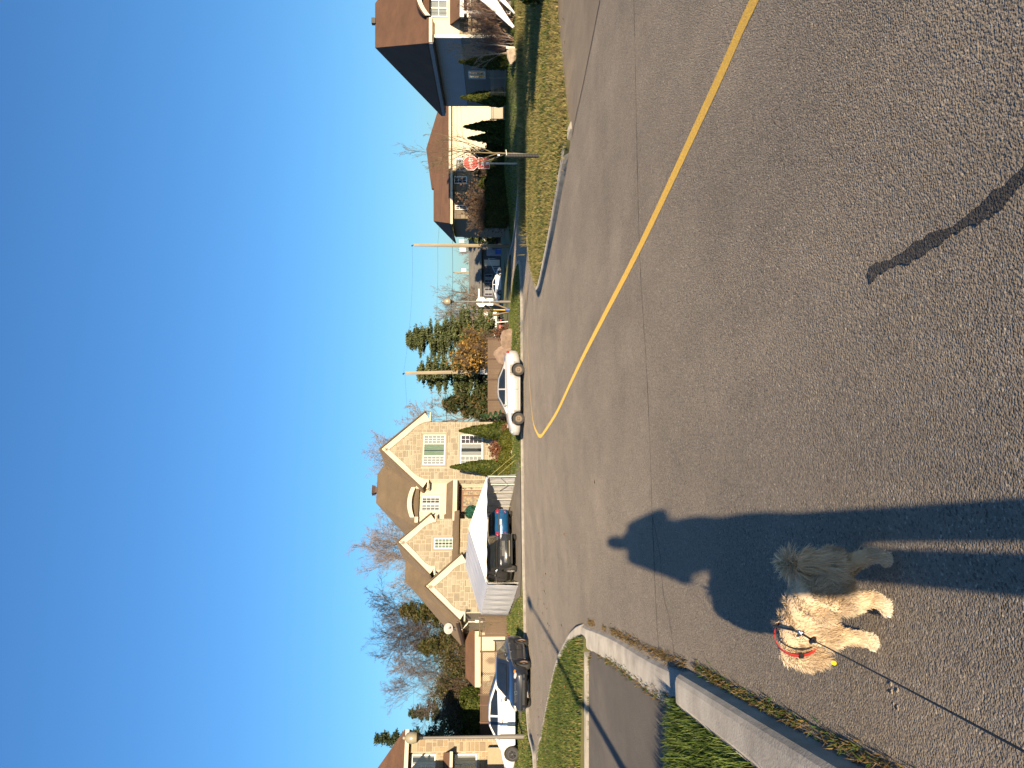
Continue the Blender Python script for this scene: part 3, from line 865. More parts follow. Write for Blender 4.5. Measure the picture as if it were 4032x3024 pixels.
# arched moulding round the middle window
ar = MB()
for (r0, r1, o) in ((0.0, 0.16, 0.05),):
    n = 18; vs = []; fs = []
    pts_o = []; pts_i = []
    for i in range(n + 1):
        a = math.pi * i / n
        pts_o.append((7.705 - 0.86 * math.cos(a), 6.50 + 0.34 * math.sin(a))); pts_i.append((7.705 - 0.70 * math.cos(a), 6.50 + 0.22 * math.sin(a)))
    pts_o = [(6.845, 5.08)] + pts_o + [(8.565, 5.08)]; pts_i = [(7.005, 5.08)] + pts_i + [(8.405, 5.08)]
    for a, b_ in zip(pts_o, pts_i): vs += [(a[0], 0.775, a[1]), (b_[0], 0.775, b_[1]), (a[0], 0.725, a[1]), (b_[0], 0.725, b_[1])]
    for i in range(len(pts_o) - 1):
        k = 4 * i; fs += [(k + 2, k + 6, k + 7, k + 3), (k, k + 2, k + 6, k + 4), (k + 1, k + 3, k + 7, k + 5)]
    ar.add(vs, fs)
ar.build('window_moulding', TRIM, H)
# eyebrow cornice over the middle bay
eb = MB(); vs = []; fs = []; n = 16
for i in range(n + 1):
    u = -1 + 2 * i / n; x = 7.71 + 1.08 * u; zt = 7.50 - 0.24 * u * u
    vs += [(x, 0.25, zt), (x, 0.25, zt - 0.30), (x, 2.6, zt), (x, 0.85, zt - 0.30)]
for i in range(n):
    k = 4 * i; fs += [(k, k + 4, k + 5, k + 1), (k, k + 2, k + 6, k + 4), (k + 1, k + 5, k + 7, k + 3)]
fs += [(0, 1, 3, 2), (4 * n, 4 * n + 2, 4 * n + 3, 4 * n + 1)]
eb.add(vs, fs); eb.build('arched_cornice', TRIM, H)
ew = MB(); pts = [(6.68, 6.83)] + [(7.71 + 1.03 * (-1 + 2 * i / n), 7.24 - 0.24 * (-1 + 2 * i / n) ** 2) for i in range(n + 1)] + [(8.74, 6.83)]
ew.prism(pts, 0.79, 2.6); ew.build('dormer_wall', CREAM, H)
co = MB(); co.box(6.3, 6.7, 0.35, 0.85, 6.72, 6.95); co.box(8.72, 9.0, 0.35, 0.85, 6.72, 6.95); co.build('eave_moulding', TRIM, H)
# porch roof and beam
pr = MB(); slab(pr, [(6.3, -0.05, 4.36), (9.2, -0.05, 4.36), (9.2, 0.78, 4.86), (6.3, 0.78, 4.86)], 0.10); pr.build('porch_roof', SHINGLE_TAN, H)
pb = MB(); pb.box(6.32, 9.2, -0.10, 0.12, 4.06, 4.26); pb.box(6.38, 9.2, 0.02, 0.14, 4.26, 4.33); pb.box(6.28, 9.22, -0.16, -0.10, 4.20, 4.34); pb.build('porch_beam', TRIM, H)
ps = MB(); ps.box(6.46, 9.24, 0.12, 1.5, 4.0, 4.06); ps.build('porch_ceiling', WOOD_DK, H)
# front door with side lights
DOORW = mat('brown_door', (0.15, 0.075, 0.045), 0.5, (0.11, 0.055, 0.035), 3.0)
dr = MB(); dr.box(7.28, 8.95, 1.38, 1.5, 1.1, 3.95); door = dr.build('door', DOORW, H)
for (a, b_, z0, z1, o) in ((7.76, 8.44, 2.0, 3.68, 1.36), (7.36, 7.62, 2.0, 3.7, 1.36), (8.58, 8.86, 2.0, 3.7, 1.36)):
    f = MB(); f.box(a - .04, b_ + .04, o - .01, o + .02, z0 - .04, z0); f.box(a - .04, b_ + .04, o - .01, o + .02, z1, z1 + .04); f.box(a - .04, a, o - .01, o + .02, z0, z1); f.box(b_, b_ + .04, o - .01, o + .02, z0, z1); f.build('door_moulding', mat('door_trim', (0.22, 0.12, 0.07), 0.5), door)
    p_ = MB(); p_.box(a, b_, o + .002, o + .015, z0, z1); p_.build('pane', mat('leaded_glass', (0.40, 0.30, 0.17), 0.25, (0.07, 0.08, 0.09), 7.0), door)
# ornaments and house number by the door
orn = MB(); orn.tube([(9.05, 1.40, 3.75), (9.0, 1.39, 3.62), (9.05, 1.39, 3.5)], 0.02, 5); orn.tube([(9.1, 1.40, 3.75), (9.0, 1.39, 3.62)], 0.02, 5); orn.build('wall_ornament', BLACK, H)
text_obj('house_number', '61', 0.26, 0.012, BLACK, H, (9.08, 1.43, 3.12), (R(90), 0, 0), sx=0.6)
# bargeboards
bargeboard(H, 8.55, 11.45, 14.30, 6.48, 9.58, 6.50, -0.02, w=0.44, drop=0.42, inx=0.68)
bargeboard(H, 2.62, 4.80, 6.75, 5.78, 8.02, 5.82, -0.02, w=0.42, drop=0.38, inx=0.55)
bargeboard(H, -0.52, 1.62, 3.72, 3.70, 5.98, 3.62, -1.22, w=0.42, drop=0.36, inx=0.58)
# roofs
rf = MB()
slab(rf, [(11.45, -0.30, 9.62), (8.50, -0.30, 6.50), (8.50, 2.2, 6.50), (11.45, 5.0, 9.62)])
slab(rf, [(11.45, -0.30, 9.62), (11.45, 5.0, 9.62), (14.35, 5.0, 6.52), (14.35, -0.30, 6.52)])
slab(rf, [(4.80, -0.30, 8.06), (2.56, -0.30, 5.78), (2.56, 1.9, 5.78), (4.80, 4.3, 8.06)])
slab(rf, [(4.80, -0.30, 8.06), (4.80, 4.3, 8.06), (6.80, 4.3, 5.82), (6.80, -0.30, 5.82)])
slab(rf, [(1.62, -1.55, 6.02), (-0.58, -1.55, 3.70), (-0.58, 2.6, 3.70), (1.62, 2.6, 6.02)])
slab(rf, [(1.62, -1.55, 6.02), (1.62, 2.6, 6.02), (3.78, 2.6, 3.62), (3.78, -1.55, 3.62)])
# main hipped roof
A, B = (9.0, 4.6, 10.32), (11.3, 4.6, 10.36)
slab(rf, [(6.0, 0.45, 6.84), (14.3, 0.45, 6.84), B, A])
slab(rf, [(6.0, 9.4, 6.84), (6.0, 0.45, 6.84), A])
slab(rf, [(14.3, 0.45, 6.84), (14.3, 9.4, 6.84), B])
slab(rf, [(14.3, 9.4, 6.84), (6.0, 9.4, 6.84), A, B])
# lower hipped roof over the garage wing
C_, D_ = (3.2, 4.4, 7.86), (7.0, 4.4, 7.92)
slab(rf, [(-0.62, -0.45, 3.98), (6.9, -0.45, 3.98), (7.2, 4.4, 7.92), C_])
slab(rf, [(-0.62, 9.0, 3.98), (-0.62, -0.45, 3.98), C_])
slab(rf, [(7.0, 9.0, 3.98), (-0.62, 9.0, 3.98), C_, (7.2, 4.4, 7.92)])
roof = rf.build('roof', SHINGLE_TAN, H)
vt = MB(); vt.box(9.8, 10.25, 4.5, 4.9, 10.3, 10.45)
for k in range(3): vt.box(9.72 - .02 * k, 10.33 + .02 * k, 4.42, 4.98, 10.45 + k * .09, 10.5 + k * .09)
vt.build('roof_vent', mat('brown_metal', (0.09, 0.05, 0.035), 0.6), roof)
ev = MB(); ev.box(-0.66, -0.60, -1.5, 9.0, 3.72, 3.90); ev.box(-0.60, 0.0, -1.2, 8.6, 3.66, 3.71); ev.box(13.6, 14.3, 0, 9, 6.4, 6.45); ev.build('soffit', mat('brown_soffit', (0.10, 0.065, 0.045), 0.7), H)
gt = MB(); gt.tube([(-0.6, 1.6, 3.66), (-0.25, 1.6, 3.3), (-0.10, 1.6, 3.2), (-0.10, 1.6, 0.6)], 0.045, 6); gt.box(-0.2, -0.05, 1.2, 1.5, 2.45, 2.75); gt.build('downspout', WHITE, H)
# satellite dish on the garage eave
dish = MB(); prof = [(0.0, 0.0), (0.15, 0.012), (0.27, 0.05), (0.34, 0.09), (0.35, 0.085)]
dish.lathe(prof, n=18)
d_o = dish.build('satellite_dish', mat('dish_grey', (0.42, 0.40, 0.36), 0.5), H, smooth=True); d_o.location = (-0.62, 1.0, 4.45); d_o.rotation_euler = (R(62), R(-12), 0)
ds = MB(); ds.tube([(-0.62, 1.1, 3.85), (-0.62, 1.12, 4.4)], 0.03, 6); ds.tube([(-0.62, 1.0, 4.35), (-0.66, 0.55, 4.42)], 0.015, 5); ds.box(-0.70, -0.62, 0.48, 0.56, 4.38, 4.48); ds.build('dish_arm', STEEL, H)
# lanterns on the garage
for lx in (0.10, 3.1):
    ln = MB(); ln.box(lx - .05, lx + .05, -1.42, -1.26, 3.02, 3.06); ln.box(lx - .06, lx + .06, -1.44, -1.30, 3.06, 3.24); ln.box(lx - .08, lx + .08, -1.46, -1.28, 3.24, 3.28); ln.build('wall_lantern', BLACK, H)

# ---------------------------------------------------------------- brown gate, trellis and dark fence left of the house
def picket(parent, name, x, y, z0, z1, w, th, m, me_cache={}):
    key = (name, round(w, 3), round(th, 3), round(z1 - z0, 2))
    if key not in me_cache:
        mb = MB(); mb.box(-w / 2, w / 2, -th / 2, th / 2, 0, z1 - z0); me_cache[key] = mb.mesh(name, m)
    o = link_mesh(name, me_cache[key], parent); o.location = (x, y, z0)
    return o
gate = empty('wooden_gate', (-15.0, 49.9, 0.60), R(26)); tag(gate, 'brown slatted gate with lattice top beside the stone house corner', 'gate')
mb = MB(); mb.box(-1.22, -1.12, -.05, .05, 0, 1.9); mb.box(-0.06, 0.02, -.05, .05, 0, 1.9); mb.box(-1.12, -.06, -.03, .03, 1.42, 1.50); mb.box(-1.12, -.06, -.03, .03, 1.80, 1.88); mb.box(-1.12, -.06, -.03, .03, 0.02, .1); mb.build('gate_frame', WOOD_FENCE, gate)
for i in range(11): picket(gate, 'board', -1.07 + i * 0.095, 0, 0.1, 1.42, 0.088, 0.03, WOOD_FENCE)
lt = MB()
for i in range(-3, 12):
    for s_ in (1, -1):
        xa = -1.12 + i * 0.1; pts = clip_poly([(xa, 1.5), (xa + .02, 1.5), (xa + .02 + s_ * .3, 1.8), (xa + s_ * .3, 1.8)], [(-1.12, 1.5), (-.06, 1.5), (-.06, 1.8), (-1.12, 1.8)])
        if len(pts) > 2: lt.prism(pts, -.012 * s_, 0.002)
lt.build('lattice', WOOD_FENCE, gate)
tre = empty('trellis_fence', (-17.2, 49.7, 0.58)); tag(tre, 'tan lattice trellis panel standing left of the brown gate', 'trellis')
mb = MB(); mb.box(-2.75, -2.67, -.05, .05, 0, 1.95); mb.box(0.0, 0.08, -.05, .05, 0, 1.85); mb.box(-2.67, 0, -.03, .03, 1.66, 1.74); mb.box(-2.67, 0, -.03, .03, 0.45, .52); mb.build('trellis_frame', WOOD_FENCE, tre)
LATT = mat('tan_lattice', (0.27, 0.20, 0.125), 0.85, (0.21, 0.155, 0.10), 5)
for s_ in (1, -1):
    for i in range(-12, 28):
        xa = -2.67 + i * 0.135; pts = clip_poly([(xa, .52), (xa + .06, .52), (xa + .06 + s_ * 1.14, 1.66), (xa + s_ * 1.14, 1.66)], [(-2.67, .52), (0, .52), (0, 1.66), (-2.67, 1.66)])
        if len(pts) > 2:
            mb = MB(); mb.prism(pts, -.010 - .008 * s_, -.001 - .008 * s_); mb.build('lattice_slat', LATT, tre)
for i in range(26): picket(tre, 'board', -2.62 + i * 0.103, 0.0, 0.02, 0.45, 0.09, 0.025, WOOD_FENCE)
df = empty('dark_fence', (-20.0, 51.2, 0.55), R(4)); tag(df, 'dark brown board fence behind the parked white car', 'fence')
mb = MB(); mb.box(-7, 0, -.04, .04, 1.80, 1.88); mb.box(-7, 0, -.04, .04, 0.1, 0.18); mb.build('rail', WOOD_DK, df)
for i in range(66): picket(df, 'board', -0.06 - i * 0.105, 0.02, 0.0, 1.8, 0.1, 0.03, WOOD_DK)
for i in range(7): picket(df, 'post', -0.05 - i * 1.1, -0.04, 0.0, 1.92, 0.045, 0.06, mat('rust_post', (0.16, 0.08, 0.05), 0.7))
# garden shed with brown roof
shd = empty('garden_shed', (-19.4, 55.2, 0.6)); tag(shd, 'garden shed with red brown roof and cream fascia behind the trellis', 'shed')
mb = MB(); mb.box(-1.75, 1.7, 0, 2.8, 0, 1.9); mb.build('wall', CREAM, shd)
mb = MB(); slab(mb, [(-2.0, -0.45, 2.28), (1.95, -0.45, 2.28), (1.95, 1.4, 3.0), (-2.0, 1.4, 3.0)], .06); slab(mb, [(-2.0, 1.4, 3.0), (1.95, 1.4, 3.0), (1.95, 3.2, 2.28), (-2.0, 3.2, 2.28)], .06); mb.build('roof', SHINGLE_BROWN, shd)
mb = MB(); mb.box(-2.0, 1.95, -0.50, -0.44, 1.86, 2.26); mb.build('fascia', mat('fascia_cream', (0.60, 0.50, 0.35), 0.7), shd)
# plank fence behind the silver car
wf = empty('board_fence', (-2.45, 52.6, 0.5), R(-2)); tag(wf, 'brown vertical board fence behind the silver car and boulders', 'fence')
for i in range(56):
    picket(wf, 'board', 0.05 + i * 0.1, 0.0, 0.0, 1.44, 0.092, 0.03, WOOD_FENCE)
for i in range(5): picket(wf, 'post', 0.02 + i * 1.38, -0.05, 0.0, 1.52, 0.10, 0.09, WOOD_DK)
mb = MB(); mb.box(0, 5.6, .02, .06, 1.2, 1.28); mb.box(0, 5.6, .02, .06, 0.2, .28); mb.build('rail', WOOD_DK, wf)

# ---------------------------------------------------------------- left stone house (edge of the picture)
H0 = empty('neighbour_house', (-21.75, 47.5, 0.0), R(26)); tag(H0, 'beige stone house with brown roof cut off behind the globe lamp', 'house')
mb = MB(); mb.box(-9, 0, 0, 9, 0.1, 6.75); mb.box(-0.72, 0.0, -0.35, 0.0, 0.1, 6.75); mb.box(-9, -2.02, -3.4, 0, 0.1, 6.3); mb.build('wall', MORTAR, H0)
stl = ashlar(front(-0.35), [(-0.70, 0.8), (-0.02, 0.8), (-0.02, 6.7), (-0.70, 6.7)], [], 21)
stl += ashlar(front(0.0), [(-2.0, 0.8), (-0.74, 0.8), (-0.74, 6.7), (-2.0, 6.7)], [(-1.95, -.8, 2.4, 4.1), (-1.95, -.8, 4.95, 6.6)], 22)
stl += ashlar(front(-3.4), [(-4.2, 0.8), (-2.04, 0.8), (-2.04, 6.2), (-4.2, 6.2)], [], 23)
STONES0 = stone_mats('warm_ashlar', [(0.39, 0.30, 0.18), (0.34, 0.255, 0.15), (0.43, 0.34, 0.22), (0.36, 0.27, 0.16), (0.30, 0.23, 0.145)])
lay_stones(H0, stl, mats=STONES0)
window(H0, front(0.0), -1.92, -0.82, 5.05, 6.5, [1, 1], 1, [(2, 5), (1, 1)], [(CURT_W, 3), (CURT_W, 4)], WHITE)
window(H0, front(0.0), -1.92, -0.82, 2.55, 3.95, [1, 1], 1, [(2, 4), (1, 1)], [None, (CURT_W, 3)], WHITE)
mb = MB(); slab(mb, [(-9.5, -0.95, 6.9), (0.55, -0.95, 6.9), (-3.6, 4.5, 10.6), (-5.5, 4.5, 10.6)]); slab(mb, [(0.55, -0.95, 6.9), (0.55, 9.5, 6.9), (-3.6, 4.5, 10.6)]); mb.build('roof', SHINGLE_BROWN, H0)
mb = MB(); mb.box(-9.5, 0.55, -0.98, -0.80, 6.62, 6.85); mb.box(0.42, 0.55, -0.95, 9.4, 6.62, 6.85); mb.box(-9.4, 0.42, -0.7, 0.0, 6.7, 6.75); mb.build('eave_moulding', TRIM, H0)
mb = MB(); slab(mb, [(-2.1, -1.5, 4.15), (-0.74, -1.5, 4.15), (-0.74, 0.0, 4.6), (-2.1, 0.0, 4.6)]); mb.build('porch_roof', SHINGLE_BROWN, H0)
mb = MB(); mb.box(-2.1, -0.70, -1.54, -1.44, 3.95, 4.12); mb.build('porch_beam', TRIM, H0)
mb = MB(); mb.box(-2.01, -0.5, -1.0, -0.55, 0.3, 1.9); mb.build('porch_parapet', STONES0[2], H0)
bargeboard(H0, -7.5, -4.8, -1.75, 6.35, 9.0, 6.35, -3.42, w=0.4)
mb = MB(); slab(mb, [(-4.8, -3.7, 9.05), (-1.7, -3.7, 6.37), (-1.7, 3, 6.37), (-4.8, 3, 9.05)]); slab(mb, [(-4.8, -3.7, 9.05), (-4.8, 3, 9.05), (-7.6, 3, 6.42), (-7.6, -3.7, 6.42)]); mb.build('gable_roof', SHINGLE_BROWN, H0)

# ---------------------------------------------------------------- right house with brown hipped roof
GREY_SIDE = mat('grey_siding', (0.26, 0.27, 0.30), 0.6, (0.23, 0.24, 0.27), 1.0)
GREY_BRICK = mat('grey_brick', (0.22, 0.20, 0.175), 0.9, (0.16, 0.145, 0.13), 8.0, bump=0.01, bscale=20)
H2 = empty('brown_roof_house', (19.85, 44.5, 0.0)); tag(H2, 'tall house with brown hipped roof and grey side wall on the right', 'house')
mb = MB(); mb.box(0, 5.4, 0, 10.9, 0.2, 3.5); mb.build('wall', GREY_BRICK, H2)
mb = MB(); mb.box(0.003, 5.4, 0.02, 10.9, 3.5, 5.35); mb.build('upper_wall', CREAM, H2)
sd = MB()
for i in range(14):
    z = 3.42 + i * 0.137
    sd.add([(0, 0.0, z), (0, 10.9, z), (-.028, 10.9, z), (-.028, 0.0, z), (0, 0.0, z + .132), (0, 10.9, z + .132), (-.008, 10.9, z + .132), (-.008, 0.0, z + .132)], [(0, 1, 2, 3), (4, 7, 6, 5), (3, 2, 6, 7), (0, 3, 7, 4), (1, 5, 6, 2)])
sd.build('side_siding', GREY_SIDE, H2)
st2 = ashlar(front(0.0), [(0.02, 0.7), (2.6, 0.7), (2.6, 3.5), (0.02, 3.5)], [(1.2, 2.4, 1.6, 2.9)], 31)
lay_stones(H2, st2, mats=STONES0)
mb = MB(); mb.box(0.0, 0.16, -0.06, 0.0, 0.5, 5.2); mb.build('corner_board', WHITE, H2)
window(H2, front(0.02), 1.15, 2.15, 4.15, 5.22, [1.2, 1], 1, [(1, 2), (1, 2)], [(CURT_W, 0.7), CURT_W], WHITE)
window(H2, front(0.0), 1.2, 2.4, 1.6, 2.9, [1, 1], 1, [(2, 3), (2, 3)], [CURT_W, CURT_W], WHITE)
window(H2, left_wall(0.0), 4.6, 5.75, 2.05, 3.15, [1, 1], 1, [(1, 1), (1, 1)], [None, (CURT_P, 2)], WHITE)
mb = MB(); ze = 5.30
slab(mb, [(-0.55, -0.55, ze), (5.9, -0.55, ze), (4.6, 5.45, 9.15), (1.75, 5.45, 9.15)]); slab(mb, [(-0.55, 11.4, ze), (-0.55, -0.55, ze), (1.75, 5.45, 9.15)])
slab(mb, [(5.9, -0.55, ze), (5.9, 11.4, ze), (4.6, 5.45, 9.15)]); slab(mb, [(5.9, 11.4, ze), (-0.55, 11.4, ze), (1.75, 5.45, 9.15), (4.6, 5.45, 9.15)])
# arched dormer roof over the front window
vs = []; fs = []
for i in range(13):
    u = -1 + i / 6.0; x = 2.15 + 1.25 * u; z = 6.0 - 0.55 * u * u
    vs += [(x, -0.75, z), (x, 2.6, z), (x, -0.75, z - .1), (x, 2.6, z - .1)]
for i in range(12):
    k = 4 * i; fs += [(k, k + 4, k + 5, k + 1), (k + 2, k + 3, k + 7, k + 6), (k, k + 2, k + 6, k + 4)]
mb.add(vs, fs)
roof2 = mb.build('roof', SHINGLE_BROWN, H2)
mb = MB(); mb.box(3.25, 3.6, 5.25, 5.6, 9.1, 9.36); mb.build('roof_vent', BLACK, roof2)
vs = []; fs = []; mb = MB()
for i in range(13):
    u = -1 + i / 6.0; x = 2.15 + 1.22 * u; z = 5.92 - 0.55 * u * u
    vs += [(x, -0.74, z), (x, -0.74, z - .26), (x, -0.52, z), (x, -0.05, z - .26)]
for i in range(12):
    k = 4 * i; fs += [(k, k + 4, k + 5, k + 1), (k + 1, k + 5, k + 7, k + 3), (k, k + 2, k + 6, k + 4)]
mb.add(vs, fs); mb.box(-0.5, 0.92, -0.57, -0.40, 5.02, 5.20); mb.box(-0.35, 0.92, -0.40, 0.0, 4.98, 5.04); mb.build('arched_cornice', TRIM, H2)
mb = MB(); mb.prism([(0.95, 5.2)] + [(2.15 + 1.2 * (-1 + i / 6.0), 5.72 - .55 * (-1 + i / 6.0) ** 2) for i in range(13)] + [(3.35, 5.2)], 0.0, 2.5); mb.build('dormer_wall', CREAM, H2)
mb = MB(); mb.box(-0.56, -0.42, -0.5, 11.35, 5.0, 5.22); mb.box(-0.42, 0.0, -0.4, 11.2, 4.96, 5.02); mb.build('soffit', mat('grey_soffit', (0.22, 0.22, 0.23), 0.7), H2)
mb = MB(); slab(mb, [(0.55, -1.3, 3.45), (5.4, -1.3, 3.45), (5.4, 0, 4.05), (0.75, 0, 4.05)]); mb.build('porch_roof', SHINGLE_BROWN, H2)
mb = MB(); mb.box(0.6, 5.4, -1.33, -1.15, 3.2, 3.42)
for xx in (0.8, 2.5): mb.box(xx, xx + .16, -1.3, -1.14, 0.6, 3.2)
mb.box(0.6, 2.6, -1.28, -1.2, 2.95, 3.02); mb.build('porch_beam', WHITE, H2)

# ---------------------------------------------------------------- second right house: cream side and dark stone wing
H3 = empty('cream_wall_house', (19.83, 73.0, -0.14)); H3.scale = (1.09, 1.09, 1.09); tag(H3, 'low brown roofed house with cream wall and dark stone wing behind the stop sign', 'house')
mb = MB(); mb.box(0.0, 7.6, 0, 8, 0.2, 5.35); mb.build('wall', CREAM, H3)
for z in (3.65, 4.55, 5.2):
    mb = MB(); mb.box(0.02, 7.58, -.012, 0.0, z, z + .03); mb.build('wall_seam', TRIM, H3)
mb = MB(); mb.box(-4.1, -0.003, -0.8, 7.4, 0.2, 5.2); mb.build('stone_wing', mat('grey_stone', (0.20, 0.165, 0.115), 0.9, (0.135, 0.112, 0.08), 7.0, bump=0.02, bscale=9), H3)
stw = ashlar(front(-0.8), [(-4.08, 1.6), (-0.05, 1.6), (-0.05, 5.15), (-4.08, 5.15)], [(-1.2, -.45, 3.75, 4.95), (-3.4, -2.9, 3.75, 4.85)], 41, unit=0.17)
lay_stones(H3, stw, mats=stone_mats('brown_ashlar', [(0.25, 0.20, 0.13), (0.21, 0.165, 0.11), (0.28, 0.23, 0.15), (0.23, 0.18, 0.12), (0.18, 0.145, 0.10)]))
window(H3, front(-0.8), -1.15, -0.5, 3.8, 4.9, [1], 1, [(2, 3)], [(CURT_W, 4)], WHITE, base=0.03)
window(H3, front(-0.8), -3.35, -2.95, 3.8, 4.8, [1], 1, [(2, 3)], [None], WHITE, base=0.03)
window(H3, front(0.0), 0.15, 1.25, 3.95, 4.85, [1, 1], 1, [(1, 1), (1, 1)], [CURT_W, CURT_W], WHITE)
mb = MB()
slab(mb, [(-0.4, -.5, 5.42), (8.2, -.5, 5.42), (3.3, 4, 7.7), (-0.4, 4, 7.2)]); slab(mb, [(8.2, -.5, 5.42), (8.2, 8.4, 5.42), (3.3, 4, 7.7)])
slab(mb, [(-4.6, -1.35, 5.25), (-0.0, -1.35, 5.25), (0.6, 3.0, 6.95), (-3.5, 3.0, 6.95)]); slab(mb, [(-4.6, 7.9, 5.25), (-4.6, -1.35, 5.25), (-3.5, 3.0, 6.95)])
slab(mb, [(-0.4, 8.4, 5.42), (-0.4, 4, 7.2), (3.3, 4, 7.7), (8.2, 8.4, 5.42)])
mb.build('roof', SHINGLE_BROWN, H3)
mb = MB(); mb.box(-0.0, 8.2, -.53, -.42, 5.18, 5.38); mb.box(-4.65, 0.1, -1.4, -1.28, 5.0, 5.2); mb.build('fascia', TRIM, H3)

# ---------------------------------------------------------------- far bungalow with grey roof, truck box, far houses
H4 = empty('stone_bungalow', (19.85, 130.0, -0.15)); H4.scale = (1.1, 1.1, 1.1); tag(H4, 'far low bungalow with grey roof and rubble stone wall darkened for shade', 'house')
mb = MB(); mb.box(-6, 7, 0, 9, -0.2, 3.5); mb.build('wall', mat('shaded_rubble', (0.045, 0.045, 0.05), 0.9, (0.13, 0.13, 0.13), 2.4, bump=0.03, bscale=3), H4)  # stone colour darkened to carry the shade on this wall
mb = MB(); slab(mb, [(-7, -0.7, 3.45), (8, -0.7, 3.45), (6.8, 4.5, 5.5), (-5.5, 4.5, 5.4)], .15); slab(mb, [(-7, -0.7, 3.45), (-5.5, 4.5, 5.4), (-7, 9.7, 3.45)], .15); slab(mb, [(8, -0.7, 3.45), (8, 9.7, 3.45), (6.8, 4.5, 5.5)], .15); mb.build('roof', SHINGLE_GREY, H4)
mb = MB(); mb.box(6.4, 7.3, 4.2, 4.9, 5.2, 6.3); mb.build('chimney', WHITE, H4)
window(H4, front(0), -4.6, -3.4, 1.7, 2.9, [1, 1, 1], 1, [(1, 2)] * 3, [CURT_P, CURT_W, CURT_P], GREY_SIDE)
window(H4, front(0), -2.6, -1.3, 1.7, 2.9, [1, 1, 1], 1, [(1, 2)] * 3, [CURT_P, CURT_W, CURT_P], GREY_SIDE)
mb = MB(); mb.box(0.0, 0.9, -.06, 0.0, 0.6, 3.0); mb.build('door', TRIM, H4)
mb = MB(); mb.box(1.5, 3.3, -.08, 0, 0.3, 2.6); mb.build('garage_door', GREY_SIDE, H4)
mb = MB(); mb.prism([(3.4, 2.6), (5.4, 2.6), (4.4, 3.5)], -1.2, 0.2); mb.build('entry_gable', mat('red_gable', (0.30, 0.10, 0.05), 0.7), H4)
mb = MB()
for s_ in (-1, 1): mb.tube([(4.4, -1.22, 3.55), (4.4 + s_ * 1.05, -1.22, 2.55)], 0.09, 4)
mb.tube([(3.4, -1.22, 2.6), (5.4, -1.22, 2.6)], 0.08, 4); mb.build('gable_trim', WHITE, H4)
rp = MB()
for i in range(9): rp.tube([(-1.4 + i * .26, -2.4, 0.5 + i * .1), (-1.4 + i * .26, -2.4, 1.3 + i * .12)], 0.025, 4)
rp.tube([(-1.5, -2.4, 1.28), (0.75, -2.4, 2.3)], 0.04, 4); rp.build('stair_railing', WHITE, H4)
TR = empty('box_trailer', (7.1, 95, 0.25), R(6)); tag(TR, 'far white box trailer behind the bare branching tree', 'trailer')
mb = MB(); mb.box(-1.6, 1.6, -1, 4, 0.9, 2.75); mb.build('box', WHITE, TR, bevel=0.06)
mb = MB(); mb.box(-1.7, 1.7, -1.05, 4.05, 0.75, 0.9); mb.box(-.4, .2, -1.03, -1, 1.6, 2.2); mb.build('chassis', BLACK, TR)
for sx in (-1.3, 1.3):
    mb = MB(); mb.lathe([(0, -.12), (.32, -.12), (.38, -.06), (.38, .06), (.32, .12), (0, .12)], (sx, 1.5, .38), 14, axis='x'); mb.build('wheel', BLACK, TR)
# ---------------------------------------------------------------- vehicles
def paint(name, col, rough=0.28, metal=0.0, coat=0.8):
    return mat(name, col, rough, tuple(c * 0.93 for c in col), 1.5, metal=metal, coat=coat)
TYRE = mat('tyre_rubber', (0.022, 0.022, 0.022), 0.85, (0.05, 0.047, 0.042), 6.0)
ALLOY = mat('alloy', (0.42, 0.41, 0.39), 0.35, (0.36, 0.35, 0.33), 3.0, metal=0.6)
CAR_GLASS = mat('car_glass', (0.010, 0.014, 0.018), 0.04, (0.02, 0.026, 0.03), 3.0, spec=0.8)
CHROME = mat('chrome', (0.75, 0.74, 0.72), 0.15, (0.65, 0.64, 0.62), 3.0, metal=1.0)
LAMPG = mat('headlamp_glass', (0.55, 0.55, 0.53), 0.12, (0.30, 0.30, 0.30), 14.0, spec=0.8)
AMBER = mat('amber_lens', (0.65, 0.20, 0.02), 0.2)
REDL = mat('red_lens', (0.45, 0.02, 0.015), 0.2, (0.30, 0.012, 0.01), 6.0)
PLATE = mat('number_plate', (0.42, 0.44, 0.48), 0.5)

def interp(pts, x):
    if x <= pts[0][0]: return pts[0][1]
    for (a, b), (c, d) in zip(pts, pts[1:]):
        if x <= c: return b + (d - b) * (x - a) / (c - a)
    return pts[-1][1]

